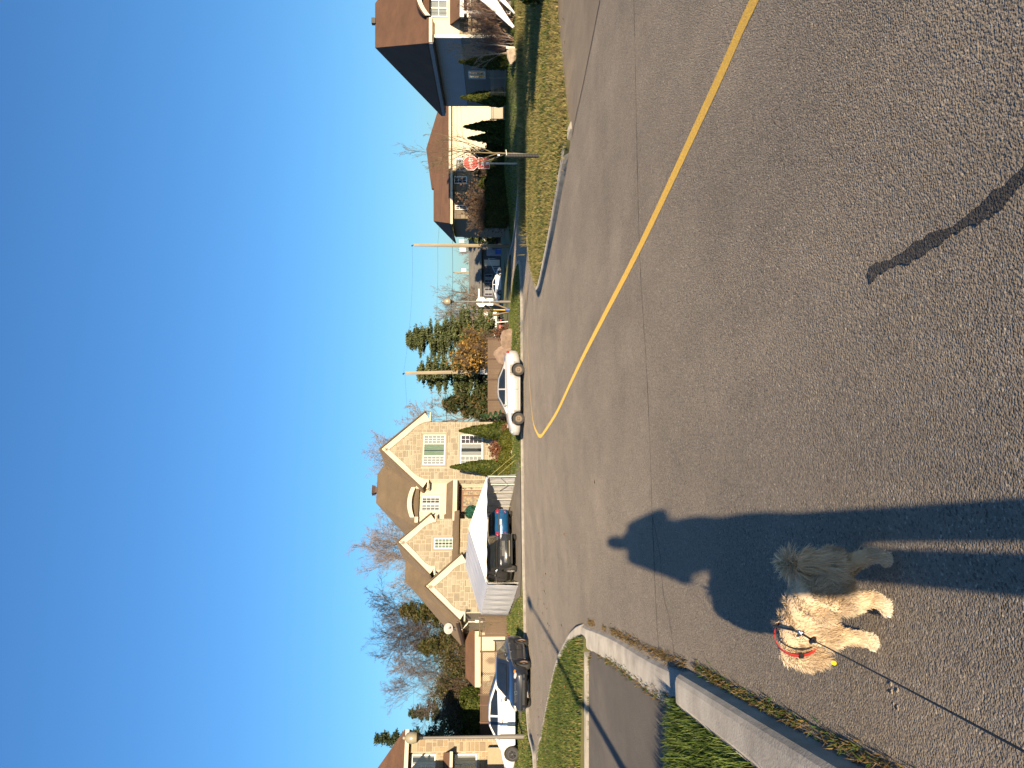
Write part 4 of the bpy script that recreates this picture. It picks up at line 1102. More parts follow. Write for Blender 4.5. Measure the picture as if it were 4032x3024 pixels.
def car(name, label, loc, rz, p, pm, wheel_style='alloy', group=None, rimcol=None):
    """p: L W H wb fo (front overhang) belt deck/hood profile, greenhouse profile; x forward, y left"""
    E_ = empty(name, loc, rz); tag(E_, label, 'car', group)
    L, Wd, Hh = p['L'], p['W'], p['H']; hw = Wd / 2
    xf = L / 2; ax_f = xf - p['fo']; ax_r = ax_f - p['wb']; rw = p.get('rw', 0.315)
    top = p['top']; bot = p['bot']; wid = p['wid']; gh = p['roof']
    xs = sorted(set([-L / 2, -L / 2 + .03, -L / 2 + .09, -L / 2 + .2, L / 2, L / 2 - .03, L / 2 - .09, L / 2 - .2] + [round(-L / 2 + L * i / 26, 3) for i in range(1, 26)]))
    vs = []; fs = []; k = None
    for x in xs:
        zt, zb, w = interp(top, x), interp(bot, x), interp(wid, x) * hw
        mid_ = zb + (zt - zb) * 0.52
        half = [(0.0, zb), (w * .80, zb), (w * .93, zb + .05), (w * .985, zb + .16), (w, mid_), (w * .985, zt - .13), (w * .955, zt - .055), (w * .90, zt - .018), (w * .72, zt + .012), (w * .38, zt + .026), (0.0, zt + .03)]
        full = half + [(-y, z) for y, z in half[-2:0:-1]]
        k = len(full); vs += [(x, y, z) for y, z in full]
    for i in range(len(xs) - 1):
        for j in range(k):
            j2 = (j + 1) % k
            fs.append((i * k + j, i * k + j2, (i + 1) * k + j2, (i + 1) * k + j))
    fs += [tuple(range(k - 1, -1, -1)), tuple((len(xs) - 1) * k + j for j in range(k))]
    mb = MB(); mb.add(vs, fs)
    body = mb.build('body', [pm, BLACK], E_, smooth=True)
    cut = MB()
    for ax in (ax_f, ax_r):
        cut.lathe([(0.0001, -hw * 1.2), (rw + .055, -hw * 1.2), (rw + .055, -hw * .45), (0.0001, -hw * .45)], (ax, 0, rw), 24, axis='y')
        cut.lathe([(0.0001, hw * .45), (rw + .055, hw * .45), (rw + .055, hw * 1.2), (0.0001, hw * 1.2)], (ax, 0, rw), 24, axis='y')
    co_ = cut.build('cutter', BLACK, E_)
    bm_ = body.modifiers.new('arches', 'BOOLEAN'); bm_.operation = 'DIFFERENCE'; bm_.object = co_; bm_.solver = 'EXACT'
    bpy.context.view_layer.update()
    bake(body)
    bpy.data.objects.remove(co_)
    for pl_ in body.data.polygons:
        c = pl_.center
        inside = any(math.hypot(c.x - ax, c.z - rw) < rw + .045 for ax in (ax_f, ax_r))
        pl_.material_index = 1 if (inside or (abs(pl_.normal.z) > .9 and c.z < interp(bot, c.x) + .02)) else 0
        pl_.use_smooth = not inside
    # greenhouse
    x0, x1 = gh[0][0], gh[-1][0]
    gx = sorted(set([g_[0] for g_ in gh] + [round(x0 + (x1 - x0) * i / 18, 3) for i in range(19)]))
    zb_ = lambda x: interp(top, x) - .03
    yb, yt = hw * .885, hw * p.get('tum', .66)
    kk = (yb - yt) / (Hh - 0.95)
    yz = lambda z: yb - max(0, z - 0.95) * kk
    vs = []; fs = []
    for x in gx:
        zt, zb = max(interp(gh, x), zb_(x) + .01), zb_(x)
        hgt = zt - zb
        e = min(.10, hgt * .45)
        half = [(yz(zb), zb), (yz(zt - e), zt - e), (yz(zt - e) - e * .35, zt - e * .35), (yz(zt) * .75, zt - e * .08), (yz(zt) * .4, zt), (0, zt + .006)]
        full = half + [(-y, z) for y, z in half[-2::-1]]
        k = len(full); vs += [(x, y, z) for y, z in full]
    for i in range(len(gx) - 1):
        for j in range(k - 1): fs.append((i * k + j, i * k + j + 1, (i + 1) * k + j + 1, (i + 1) * k + j))
    fs += [tuple(range(k)), tuple((len(gx) - 1) * k + j for j in range(k - 1, -1, -1))]
    mb = MB(); mb.add(vs, fs); mb.build('roof', p.get('roof_mat', pm), E_, smooth=True)
    # glass
    xr0, xr1, xs1, xs0 = [g_[0] for g_ in p['glass']]      # rear deck, rear top, screen top, cowl
    zr0, zr1, zs1, zs0 = [g_[1] for g_ in p['glass']]
    def screen(nm, xa, za, xb, zb2, sgn):
        nrm = Vector((-(zb2 - za), 0, (xb - xa))).normalized()
        if nrm.x * sgn < 0: nrm = -nrm
        vs = []; n = 7
        for u in (0.07, 0.93):
            x = xa + (xb - xa) * u; z = za + (zb2 - za) * u
            for i in range(n):
                s_ = -1 + 2 * i / (n - 1); y = s_ * (yz(z) - .10)
                cv = (1 - s_ * s_) * .022
                vs.append((x + nrm.x * (.014 + cv), y, z + nrm.z * (.014 + cv)))
        mb = MB(); mb.add(vs, [(i, i + 1, n + i + 1, n + i) for i in range(n - 1)]); mb.build(nm, CAR_GLASS, E_, smooth=True)
    screen('windscreen', xs0, zs0, xs1, zs1, 1); screen('rear_window', xr0, zr0, xr1, zr1, -1)
    for s_ in (-1, 1):
        for nm, poly in p['side']:
            vs = [(x, s_ * (yz(z) + .007), z) for x, z in poly]
            mb = MB(); mb.add(vs, [tuple(range(len(vs)))]); mb.build('side_window', CAR_GLASS, E_)
        # door seams, handles, mirror, sill
        sm = MB()
        for xx in p['seams']:
            vs = []
            for i in range(5):
                z = interp(bot, xx) + .12 + (interp(top, xx) - .08 - interp(bot, xx) - .12) * i / 4
                f_ = (z - interp(bot, xx)) / (interp(top, xx) - interp(bot, xx))
                w = interp(wid, xx) * hw * (0.985 if f_ < .3 else (1.0 if f_ < .7 else .985)) + .004
                vs.append((xx, s_ * w, z))
            sm.tube(vs, .006, 4)
        sm.build('door_seam', BLACK, E_)
        for xx in p['handles']:
            h_ = MB(); zz = interp(top, xx) - .16; w = interp(wid, xx) * hw * .99
            h_.box(xx - .09, xx + .09, s_ * w - .012, s_ * w + .022, zz - .016, zz + .016); h_.build('door_handle', p.get('handle_mat', BLACK), E_)
        m_ = MB(); mx_ = p['glass'][3][0] - .42; zz = interp(top, mx_) + .06
        m_.ball((mx_, s_ * (hw + .06), zz + .02), (.06, .10, .07), 8, 6); m_.box(mx_ - .03, mx_ + .03, min(s_ * hw * .86, s_ * hw), max(s_ * hw * .86, s_ * hw), zz - .03, zz + .01)
        m_.build('wing_mirror', p.get('mirror_mat', pm), E_, smooth=False)
        rs = MB(); w = hw * .995
        rs.box(ax_r + rw + .1, ax_f - rw - .1, s_ * w - .02, s_ * w + .012, interp(bot, 0) + .01, interp(bot, 0) + .10); rs.build('sill', p.get('sill_mat', pm), E_, bevel=.01)
        for ax in (ax_f, ax_r):
            cy = s_ * (hw - .095)
            t_ = MB(); t_.lathe([(rw * .60, -.10), (rw * .92, -.105), (rw * .99, -.08), (rw, -.04), (rw, .04), (rw * .99, .08), (rw * .92, .105), (rw * .60, .10)], (0, 0, 0), 28, axis='y')
            wh = t_.build('wheel', TYRE, E_, smooth=True); wh.location = (ax, cy, rw)
            r_ = MB(); o_ = s_ * .075
            rr = rw * .64
            if wheel_style == 'steel':
                r_.lathe([(rr, o_ + s_ * .02), (rr * .9, o_ + s_ * .02), (rr * .8, o_ - s_ * .03), (rr * .45, o_ - s_ * .03), (rr * .3, o_ + s_ * .01), (0.001, o_ + s_ * .01)], n=20, axis='y')
            else:
                r_.lathe([(rr, o_ + s_ * .03), (rr * .86, o_ + s_ * .03), (rr * .86, o_ - s_ * .06), (.001, o_ - s_ * .06)], n=24, axis='y')
                ns = p.get('spokes', 5)
                for i in range(ns):
                    a = 2 * math.pi * i / ns + .3
                    for da in (-.10, .10):
                        r_.tube([(math.cos(a + da * .5) * .02, o_ + s_ * .012, math.sin(a + da * .5) * .02), (math.cos(a + da) * rr * .92, o_ + s_ * .016, math.sin(a + da) * rr * .92)], [.024, .017], 4)
                r_.lathe([(.05, o_), (.05, o_ + s_ * .03), (.001, o_ + s_ * .035)], n=10, axis='y')
            rm = r_.build('rim', rimcol or ALLOY, wh)
            if wheel_style != 'steel':
                dk = MB(); dk.lathe([(rr * .85, o_ - s_ * .05), (.001, o_ - s_ * .05)], n=20, axis='y'); dk.build('brake', BLACK, wh)
    return E_, dict(xf=xf, hw=hw, top=top, bot=bot, wid=wid)

def lump(E_, name, m, c, r, rot=(0, 0, 0)):
    mb = MB(); mb.ball((0, 0, 0), r, 12, 8); o = mb.build(name, m, E_, smooth=True); o.location = c; o.rotation_euler = rot
    return o

# --- dark blue sedan facing the camera
JET = dict(L=4.40, W=1.76, H=1.44, wb=2.51, fo=.88, rw=.31,
    top=[(-2.2, .78), (-2.1, .98), (-1.85, 1.02), (-1.3, 1.01), (0.0, .97), (0.95, .94), (1.5, .87), (1.9, .79), (2.12, .71), (2.2, .60)],
    bot=[(-2.2, .42), (-2.0, .28), (-1.5, .20), (1.4, .19), (2.0, .20), (2.2, .26)],
    wid=[(-2.2, .80), (-2.1, .90), (-1.8, .97), (-1.0, 1.0), (1.2, 1.0), (1.7, .975), (2.0, .93), (2.12, .88), (2.2, .80)],
    roof=[(-1.55, 1.02), (-1.35, 1.10), (-0.75, 1.40), (-0.4, 1.435), (0.05, 1.44), (0.25, 1.405), (0.95, 1.0), (1.08, .94)],
    glass=[(-1.5, 1.04), (-0.78, 1.39), (0.25, 1.40), (1.05, .955)],
    side=[('front', [(0.72, 1.03), (0.22, 1.33), (-0.12, 1.36), (-0.12, 1.02)]), ('rear', [(-0.20, 1.02), (-0.20, 1.36), (-0.72, 1.33), (-1.18, 1.08), (-1.1, 1.02)])],
    seams=[0.98, -0.16, -1.02], handles=[0.0, -.98], handle_mat=paint('navy_paint', (0.024, 0.029, 0.042), 0.32, 0.2, 0.5))
NAVY = MATS['navy_paint']
E1, q = car('parked_sedan', 'dark blue sedan facing the camera in front of the white car', (-12.25, 33.05, 0), R(-90 - 1.5), JET, NAVY, 'steel', rimcol=mat('rusty_steel_wheel', (0.20, 0.13, 0.08), 0.6, (0.12, 0.07, 0.045), 8))
for s_ in (-1, 1):
    hl = lump(E1, 'headlight', LAMPG, (2.06, s_ * .60, .67), (.10, .21, .075), (0, 0, s_ * -.35))
    am = lump(E1, 'indicator', AMBER, (1.96, s_ * .765, .69), (.10, .06, .055), (0, 0, s_ * -.6))
    lump(E1, 'taillight', REDL, (-2.10, s_ * .66, .86), (.07, .17, .09))
    lump(E1, 'fog_lamp', LAMPG, (2.17, s_ * .58, .36), (.03, .07, .045))
mb = MB(); mb.box(2.08, 2.185, -.40, .40, .62, .685); mb.build('grille', BLACK, E1, bevel=.01)
mb = MB(); mb.box(2.09, 2.20, -.42, .42, .685, .705); mb.box(2.10, 2.2, -.40, .40, .608, .622); mb.build('grille_trim', CHROME, E1)
mb = MB(); mb.lathe([(.062, 0), (.062, .012), (.050, .012), (.050, 0)], (2.195, 0, .655), 18, axis='x')
for s_ in (-1, 1):
    mb.tube([(2.203, s_ * .035, .70), (2.203, 0, .655), ], .007, 4); mb.tube([(2.203, s_ * .055, .68), (2.203, s_ * .025, .605), (2.203, 0, .64)], .007, 4)
mb.build('emblem', CHROME, E1)
mb = MB(); mb.box(2.10, 2.205, -.50, .50, .30, .40); mb.box(2.09, 2.203, -.74, -.60, .30, .38); mb.box(2.09, 2.203, .60, .74, .30, .38); mb.build('lower_grille', BLACK, E1, bevel=.01)
mb = MB(); mb.box(2.15, 2.218, -.78, .78, .475, .505); mb.build('bumper_strip', BLACK, E1)

# --- white electric-looking sedan seen from its left side
WHT = paint('white_car_paint', (0.72, 0.70, 0.66), 0.3)
MOD = dict(L=4.70, W=1.86, H=1.46, wb=2.875, fo=.84, rw=.335,
    top=[(-2.35, .80), (-2.27, 1.00), (-1.9, 1.06), (-1.3, 1.02), (0, .95), (0.9, .93), (1.5, .87), (1.95, .78), (2.2, .66), (2.35, .52)],
    bot=[(-2.35, .45), (-2.1, .30), (-1.6, .20), (1.5, .19), (2.1, .22), (2.35, .30)],
    wid=[(-2.35, .76), (-2.2, .90), (-1.9, .965), (-1.0, 1.0), (1.2, 1.0), (1.8, .965), (2.15, .88), (2.35, .72)],
    roof=[(-2.0, 1.05), (-1.7, 1.14), (-1.0, 1.36), (-0.5, 1.445), (0.0, 1.46), (0.35, 1.43), (1.0, 1.10), (1.35, .90)],
    glass=[(-1.85, 1.09), (-0.85, 1.40), (0.35, 1.425), (1.25, .945)],
    side=[('front', [(0.86, 1.02), (0.30, 1.34), (-0.10, 1.375), (-0.14, 1.0)]), ('rear', [(-0.22, 1.0), (-0.20, 1.37), (-0.80, 1.33), (-1.45, 1.12), (-1.30, 1.03)])],
    seams=[1.02, -0.18, -1.22], handles=[0.02, -.95], spokes=5)
E2, q = car('parked_car', 'white sedan parked side-on behind the dark blue sedan', (-15.75, 36.95, 0.337), R(180 + 4), MOD, WHT, 'alloy', rimcol=mat('dark_alloy', (0.10, 0.10, 0.10), 0.4, (0.05, 0.05, 0.05), 4, metal=.5))
for s_ in (-1, 1):
    lump(E2, 'headlight', LAMPG, (2.06, s_ * .68, .68), (.16, .12, .05), (0, 0, s_ * -.5)); lump(E2, 'taillight', REDL, (-2.22, s_ * .68, .90), (.09, .18, .05))
mb = MB(); mb.box(2.2, 2.34, -.4, .4, .30, .40); mb.build('lower_grille', BLACK, E2, bevel=.02)
mb = MB(); mb.box(-0.30, -0.18, -.938, -.90, .40, .90); mb.build('pole_shadow_strip', mat('pole_shadow_grey', (0.07, 0.08, 0.10), 0.4), E2)  # dark strip on the door, a painted-in pole shadow

# --- silver sedan at the kerb
SIL = paint('silver_paint', (0.52, 0.50, 0.47), 0.3, 0.35)
COR = dict(L=4.22, W=1.68, H=1.37, wb=2.44, fo=.82, rw=.30,
    top=[(-2.11, .76), (-2.02, .92), (-1.8, .98), (-1.2, .96), (0.0, .92), (0.9, .90), (1.4, .84), (1.8, .75), (2.02, .66), (2.11, .56)],
    bot=[(-2.11, .40), (-1.9, .28), (-1.5, .21), (1.4, .20), (1.9, .22), (2.11, .28)],
    wid=[(-2.11, .80), (-2.0, .92), (-1.7, .975), (-1.0, 1.0), (1.1, 1.0), (1.6, .975), (1.95, .90), (2.11, .78)],
    roof=[(-1.62, .98), (-1.4, 1.06), (-0.75, 1.32), (-0.35, 1.365), (0.0, 1.37), (0.22, 1.34), (0.98, .96), (1.1, .90)],
    glass=[(-1.55, 1.0), (-0.78, 1.315), (0.22, 1.335), (1.05, .92)],
    side=[('front', [(0.74, .98), (0.20, 1.27), (-0.14, 1.295), (-0.14, .97)]), ('rear', [(-0.21, .97), (-0.21, 1.295), (-0.70, 1.26), (-1.22, 1.04), (-1.15, .97)])],
    seams=[0.92, -0.17, -1.0], handles=[-.05, -.9], sill_mat=mat('grey_rocker', (0.30, 0.29, 0.27), 0.6))
E3, q = car('parked_sedan', 'silver sedan parked along the far kerb in front of the stone house', (-0.47, 39.33, 0), R(180 + 3), COR, SIL, 'steel', rimcol=mat('rusty_rim', (0.10, 0.075, 0.05), 0.6, (0.17, 0.11, 0.06), 6))
for s_ in (-1, 1):
    lump(E3, 'headlight', LAMPG, (1.92, s_ * .60, .62), (.13, .17, .07), (0, 0, s_ * -.5)); lump(E3, 'taillight', REDL, (-2.02, s_ * .64, .82), (.09, .17, .085))
mb = MB(); mb.box(2.0, 2.105, -.3, .3, .53, .60); mb.box(2.0, 2.12, -.5, .5, .30, .40); mb.build('grille', BLACK, E3, bevel=.01)

# --- black SUV at the mouth of the shelter
BLK = paint('black_paint', (0.030, 0.030, 0.028), 0.25)
SUV = dict(L=4.60, W=1.85, H=1.69, wb=2.66, fo=.92, rw=.355, tum=.72,
    top=[(-2.3, .85), (-2.22, 1.08), (-1.8, 1.14), (0, 1.09), (0.95, 1.06), (1.5, 1.01), (1.95, .95), (2.2, .86), (2.3, .74)],
    bot=[(-2.3, .45), (-2.1, .34), (-1.5, .26), (1.5, .26), (2.1, .27), (2.3, .33)],
    wid=[(-2.3, .84), (-2.15, .94), (-1.8, .985), (1.2, 1.0), (1.8, .975), (2.15, .91), (2.3, .82)],
    roof=[(-2.22, 1.10), (-2.05, 1.35), (-1.85, 1.58), (-1.5, 1.66), (-0.4, 1.69), (0.2, 1.675), (0.42, 1.63), (1.1, 1.10), (1.2, 1.06)],
    glass=[(-2.2, 1.18), (-1.92, 1.56), (0.40, 1.63), (1.15, 1.09)],
    side=[('front', [(0.80, 1.16), (0.34, 1.54), (-0.16, 1.58), (-0.16, 1.15)]), ('rear', [(-0.24, 1.15), (-0.24, 1.58), (-1.05, 1.57), (-1.1, 1.16)]), ('quarter', [(-1.18, 1.18), (-1.14, 1.56), (-1.72, 1.50), (-1.78, 1.26)])],
    seams=[1.0, -0.2, -1.14], handles=[-.02, -1.0], spokes=6)
E4, q = car('parked_suv', 'black sport utility vehicle nosing out of the white car shelter', (-9.55, 41.95, 0.30), math.atan2(-.883, .469), SUV, BLK, 'alloy')
for s_ in (-1, 1):
    lump(E4, 'headlight', LAMPG, (2.12, s_ * .66, .86), (.12, .20, .055), (0, 0, s_ * -.4)); lump(E4, 'fog_lamp', LAMPG, (2.24, s_ * .66, .50), (.03, .09, .05)); lump(E4, 'taillight', REDL, (-2.24, s_ * .74, 1.05), (.06, .12, .12))
for i in range(3):
    mb = MB(); mb.box(2.22, 2.305, -.40, .40, .68 + i * .055, .705 + i * .055); mb.build('grille_bar', STEEL, E4)
mb = MB(); mb.lathe([(.095, 0), (.095, .012), (.075, .012), (.075, 0)], (2.30, 0, .80), 18, axis='x'); mb.lathe([(.055, .002), (.055, .012), (.040, .012), (.040, .002)], (2.30, 0, .81), 14, axis='x'); em = mb.build('emblem', CHROME, E4)
mb = MB(); mb.box(2.2, 2.315, -.42, .42, .40, .455); mb.build('lower_bumper', mat('bumper_tan', (0.22, 0.17, 0.09), 0.5), E4, bevel=.01)
mb = MB(); mb.box(2.1, 2.32, -.8, .8, .28, .33); mb.build('skid_plate', BLACK, E4)

# --- blue hatchback deep in the shelter, rear towards the camera
BLU = paint('bright_blue_paint', (0.012, 0.080, 0.21), 0.25, 0.2)
HAT = dict(COR); HAT.update(L=4.05, H=1.46, W=1.72, tum=.70,
    top=[(-2.02, .80), (-1.95, .98), (-1.7, 1.00), (0.0, .95), (0.9, .92), (1.4, .86), (1.8, .76), (2.02, .58)],
    bot=[(-2.02, .40), (-1.9, .30), (-1.5, .22), (1.4, .21), (1.9, .23), (2.02, .30)],
    wid=[(-2.02, .86), (-1.9, .95), (-1.6, .985), (-1.0, 1.0), (1.1, 1.0), (1.6, .97), (1.9, .9), (2.02, .78)],
    roof=[(-1.98, 1.0), (-1.75, 1.25), (-1.45, 1.42), (-0.5, 1.46), (0.1, 1.45), (0.35, 1.40), (1.05, .96), (1.15, .92)],
    glass=[(-1.96, 1.04), (-1.50, 1.40), (0.35, 1.40), (1.1, .93)],
    side=[('front', [(0.80, 1.01), (0.30, 1.34), (-0.14, 1.37), (-0.14, 1.0)]), ('rear', [(-0.21, 1.0), (-0.21, 1.37), (-1.0, 1.34), (-1.35, 1.06), (-1.2, 1.0)])])
E5, q = car('parked_hatchback', 'bright blue hatchback parked tail outwards inside the white shelter', (-8.75, 45.55, 0.42), math.atan2(.883, -.469), HAT, BLU, 'alloy')
for s_ in (-1, 1):
    lump(E5, 'taillight', REDL, (-1.97, s_ * .66, .90), (.07, .17, .075)); lump(E5, 'reflector', REDL, (-2.02, s_ * .62, .46), (.02, .09, .035))
mb = MB(); mb.box(-2.07, -2.0, -.16, .16, .66, .78); mb.build('number_plate', PLATE, E5)
mb = MB(); mb.box(-2.05, -1.96, -.46, .46, .80, .86); mb.build('tail_trim', BLACK, E5)

# --- far white sedan in the driveway of the bungalow
E6, q = car('parked_sedan', 'small far white sedan in front of the stone bungalow', (15.85, 123.0, 0.12), R(2), dict(MOD, H=1.42), WHT, 'alloy', rimcol=ALLOY); E6.scale = (1.1, 1.1, 1.1)
for s_ in (-1, 1):
    lump(E6, 'headlight', LAMPG, (2.06, s_ * .68, .68), (.16, .12, .05)); lump(E6, 'taillight', REDL, (-2.22, s_ * .68, .90), (.09, .18, .05))

# ---------------------------------------------------------------- white car shelter
TW, TL, TE, TP = 5.88, 7.3, 1.66, 2.62          # width, length, eave, peak
sh_rz = R(28)
SH = empty('car_shelter', (-10.20, 39.5, 0.24), sh_rz); tag(SH, 'white fabric car shelter on a tube frame over the black vehicle', 'car shelter')
def fabric_mat(name, col):
    m, t, b = new_mat(name)
    v = coords(t)
    w1 = noise(t, coords(t, False, (0.7, 4.0, 0.7)), 1.6, 3.0, 0.6)
    t.links.new(ramp(t, w1, [(0.3, col), (0.75, tuple(c * .88 for c in col))]), b.inputs['Base Color'])
    b.inputs['Roughness'].default_value = 0.55; b.inputs['Specular IOR Level'].default_value = 0.3
    bn = node(t, 'ShaderNodeBump', Strength=0.5, Distance=0.05); t.links.new(w1, bn.inputs['Height']); t.links.new(bn.outputs[0], b.inputs['Normal'])
    tr = t.nodes.new('ShaderNodeBsdfTranslucent'); tr.inputs[0].default_value = c4(tuple(c * .8 for c in col))
    mx = t.nodes.new('ShaderNodeMixShader'); mx.inputs[0].default_value = 0.14
    out = [n for n in t.nodes if n.type == 'OUTPUT_MATERIAL'][0]
    t.links.new(b.outputs[0], mx.inputs[1]); t.links.new(tr.outputs[0], mx.inputs[2]); t.links.new(mx.outputs[0], out.inputs['Surface'])
    return m
FAB = fabric_mat('white_tarpaulin', (0.80, 0.79, 0.78))
gz = lambda y: 0.06 * y                          # the ground climbs towards the house
def sheet_grid(f, nu, nv, name, m, parent, thick=0.0):
    vs = [f(i / nu, j / nv) for j in range(nv + 1) for i in range(nu + 1)]
    fs = [(j * (nu + 1) + i, j * (nu + 1) + i + 1, (j + 1) * (nu + 1) + i + 1, (j + 1) * (nu + 1) + i) for j in range(nv) for i in range(nu)]
    mb = MB(); mb.add(vs, fs)
    return mb.build(name, m, parent, smooth=True)
ribs = 7
def sag(v):                                      # cloth sags between the ribs
    return -0.05 * abs(math.sin(v * math.pi * (ribs - 1)))
rnd = random.Random(6)
wr = [[rnd.uniform(-.03, .03) for _ in range(60)] for _ in range(20)]
def roof_side(s_):
    def f(u, v):
        y = v * TL
        x = TW / 2 + s_ * (TW / 2) * u; z = TP + (TE - TP) * u + gz(y) + sag(v) * math.sin(math.pi * min(1, u + .15)) + wr[int(u * 19)][int(v * 59)] * .35
        if u > .97: z -= 0.06
        return (x, y, z)
    return f
sheet_grid(roof_side(-1), 14, 48, 'roof_sheet', FAB, SH); sheet_grid(roof_side(1), 14, 48, 'roof_sheet', FAB, SH)
def wall_side(s_):
    def f(u, v):
        y = v * TL
        bulge = 0.10 * abs(math.sin(v * math.pi * (ribs - 1))) * math.sin(math.pi * u) + wr[int(u * 19)][int(v * 59)] * .6
        x = TW / 2 + s_ * (TW / 2 + .02 + bulge * .5 + u * .06)
        return (x, y, TE - .05 + gz(y) + (0.02 - TE + .05) * u + wr[3][int(v * 59)])
    return f
sheet_grid(wall_side(-1), 10, 60, 'side_sheet', FAB, SH); sheet_grid(wall_side(1), 10, 60, 'side_sheet', FAB, SH)
# front valance: white gable cloth above the opening
def val(u, v):
    x = u * TW; zt = TP - abs(x - TW / 2) * (TP - TE) / (TW / 2); zb = TE + 0.0 + .015 * math.sin(u * 40)
    return (x, -0.02 - .03 * v * (1 - v) + .012 * math.sin(u * 31) * (1 - v), zb + (zt - zb) * v)
sheet_grid(val, 40, 6, 'front_valance', FAB, SH)
mb = MB(); mb.box(TW * .5 - .28, TW * .5 + .3, -.035, -.03, TE + .14, TE + .17); mb.build('valance_label', mat('label_red', (0.55, 0.30, 0.20), 0.7), SH)
TUBE = mat('galvanised_tube', (0.55, 0.53, 0.48), 0.45, (0.45, 0.43, 0.39), 4, metal=.2)
for i in range(ribs):
    y = TL * i / (ribs - 1); z = gz(y)
    rb = MB(); ins = .05
    rb.tube([(ins, y, z), (ins, y, z + TE - .08), (ins + .1, y, z + TE - .02), (TW / 2, y, z + TP - .05), (TW - ins - .1, y, z + TE - .02), (TW - ins, y, z + TE - .08), (TW - ins, y, z)], .028, 6); rb.build('rib', TUBE, SH)
mb = MB()
for x in (.05, TW - .05): mb.tube([(x, 0, .05), (x, TL, .05 + gz(TL))], .024, 5)
mb.tube([(TW / 2, 0, TP - .06), (TW / 2, TL, TP - .06 + gz(TL))], .024, 5); mb.tube([(TW - .05, 0, 1.0), (TW - .05, TL / 6, .5), (TW - .05, TL / 3, 1.1)], .02, 5); mb.build('rail', TUBE, SH)
mb = MB(); mb.tube([(TW - .05, 0.0, 1.55), (TW + 1.2, -.3, .05)], .006, 5); mb.tube([(TW + .02, 0.5, 1.3), (TW + 1.05, .3, .1)], .006, 5); mb.build('guy_rope', mat('yellow_rope', (0.60, 0.50, 0.20), 0.8), SH)

# ---------------------------------------------------------------- white tarpaulin hanging by the right house
TP2 = empty('draped_tarpaulin', (19.6, 42.0, 0.4)); tag(TP2, 'loose white tarpaulin with ragged tails hanging over shrubs', 'tarpaulin')
def tail(u, v, a, b, wid0, wid1, ph):
    p0 = Vector(a); p1 = Vector(b); p = p0.lerp(p1, v)
    w = wid0 + (wid1 - wid0) * v
    dirw = Vector((.66, .12, -.72)).normalized()
    q = p + dirw * (u - .5) * w
    return (q.x + .02 * math.sin(u * 14 + ph), q.y + .05 * math.sin(u * 17 + v * 3 + ph), q.z + .02 * math.sin(v * 9 + ph) - .1 * math.sin(math.pi * v) * .6)
sheet_grid(lambda u, v: tail(u, v, (2.6, 0, 2.75), (-.25, 0, .05), 1.1, .16, 0), 14, 22, 'sheet_tail', FAB, TP2)
sheet_grid(lambda u, v: tail(u, v, (2.6, .1, 1.9), (.45, -.1, .03), .7, .10, 2), 12, 20, 'sheet_tail', FAB, TP2)
sheet_grid(lambda u, v: tail(u, v, (2.8, .1, 1.2), (1.5, -.15, .35), .8, .5, 4), 12, 16, 'sheet_tail', FAB, TP2)

# ---------------------------------------------------------------- street lamps
LAMP_GLOBE = mat('frosted_globe', (0.30, 0.26, 0.17), 0.25, (0.24, 0.21, 0.14), 2.0, spec=0.6)
POST = mat('lamp_post_grey', (0.17, 0.15, 0.12), 0.6, (0.13, 0.115, 0.095), 3.0, stretch=(1, 1, .2))
def street_lamp(label, loc, h=4.92, group='globe street lamps'):
    E_ = empty('street_lamp', loc); tag(E_, label, 'street lamp', group)
    mb = MB(); mb.lathe([(.105, -.3), (.105, 1.05), (.075, 1.1), (.072, 2.4), (.055, h - .55), (.055, h - .42)], n=14); mb.lathe([(.12, 0), (.12, .03), (.10, .05)], n=14); mb.build('post', POST, E_, smooth=True)
    mb = MB(); mb.lathe([(.06, h - .5), (.08, h - .45), (.07, h - .38), (.11, h - .32), (.19, h - .25), (.20, h - .22)], n=16); mb.build('collar', BLACK, E_, smooth=True)
    mb = MB(); mb.lathe([(.20, h - .23), (.245, h - .10), (.25, h), (.235, h + .10), (.19, h + .20), (.11, h + .26), (.06, h + .28)], n=20); g_ = mb.build('globe', LAMP_GLOBE, E_, smooth=True)
    mb = MB(); mb.lathe([(.06, h + .28), (.085, h + .32), (.06, h + .38), (.001, h + .40)], n=12); mb.build('finial', LAMP_GLOBE, E_, smooth=True)
    return E_
street_lamp('grey globe street lamp in front of the white sedan at the left', (-15.35, 33.7, 0.18))
street_lamp('grey globe street lamp outside the frame whose shadow crosses the lawn', (-2.95, 1.35, 0.1))
lampC = street_lamp('grey globe street lamp carrying signs seen from behind', (6.05, 57.0, 0.02))

# ---------------------------------------------------------------- signs
RED = mat('sign_red', (0.46, 0.012, 0.010), 0.5, (0.40, 0.010, 0.008), 2.0)
SWHITE = mat('sign_white', (0.78, 0.76, 0.72), 0.4)
GALV = mat('galvanised', (0.33, 0.33, 0.32), 0.5, (0.26, 0.26, 0.25), 4, metal=.5)
def octa(r): return [(r / math.cos(math.pi / 8) * math.cos(math.pi / 8 + k * math.pi / 4), r / math.cos(math.pi / 8) * math.sin(math.pi / 8 + k * math.pi / 4)) for k in range(8)]
def rrect(w, h, r, n=4):
    out = []
    for cx, cy, a0 in ((w / 2 - r, h / 2 - r, 0), (-w / 2 + r, h / 2 - r, 90), (-w / 2 + r, -h / 2 + r, 180), (w / 2 - r, -h / 2 + r, 270)):
        for i in range(n + 1):
            a = R(a0 + 90 * i / n); out.append((cx + r * math.cos(a), cy + r * math.sin(a)))
    return out
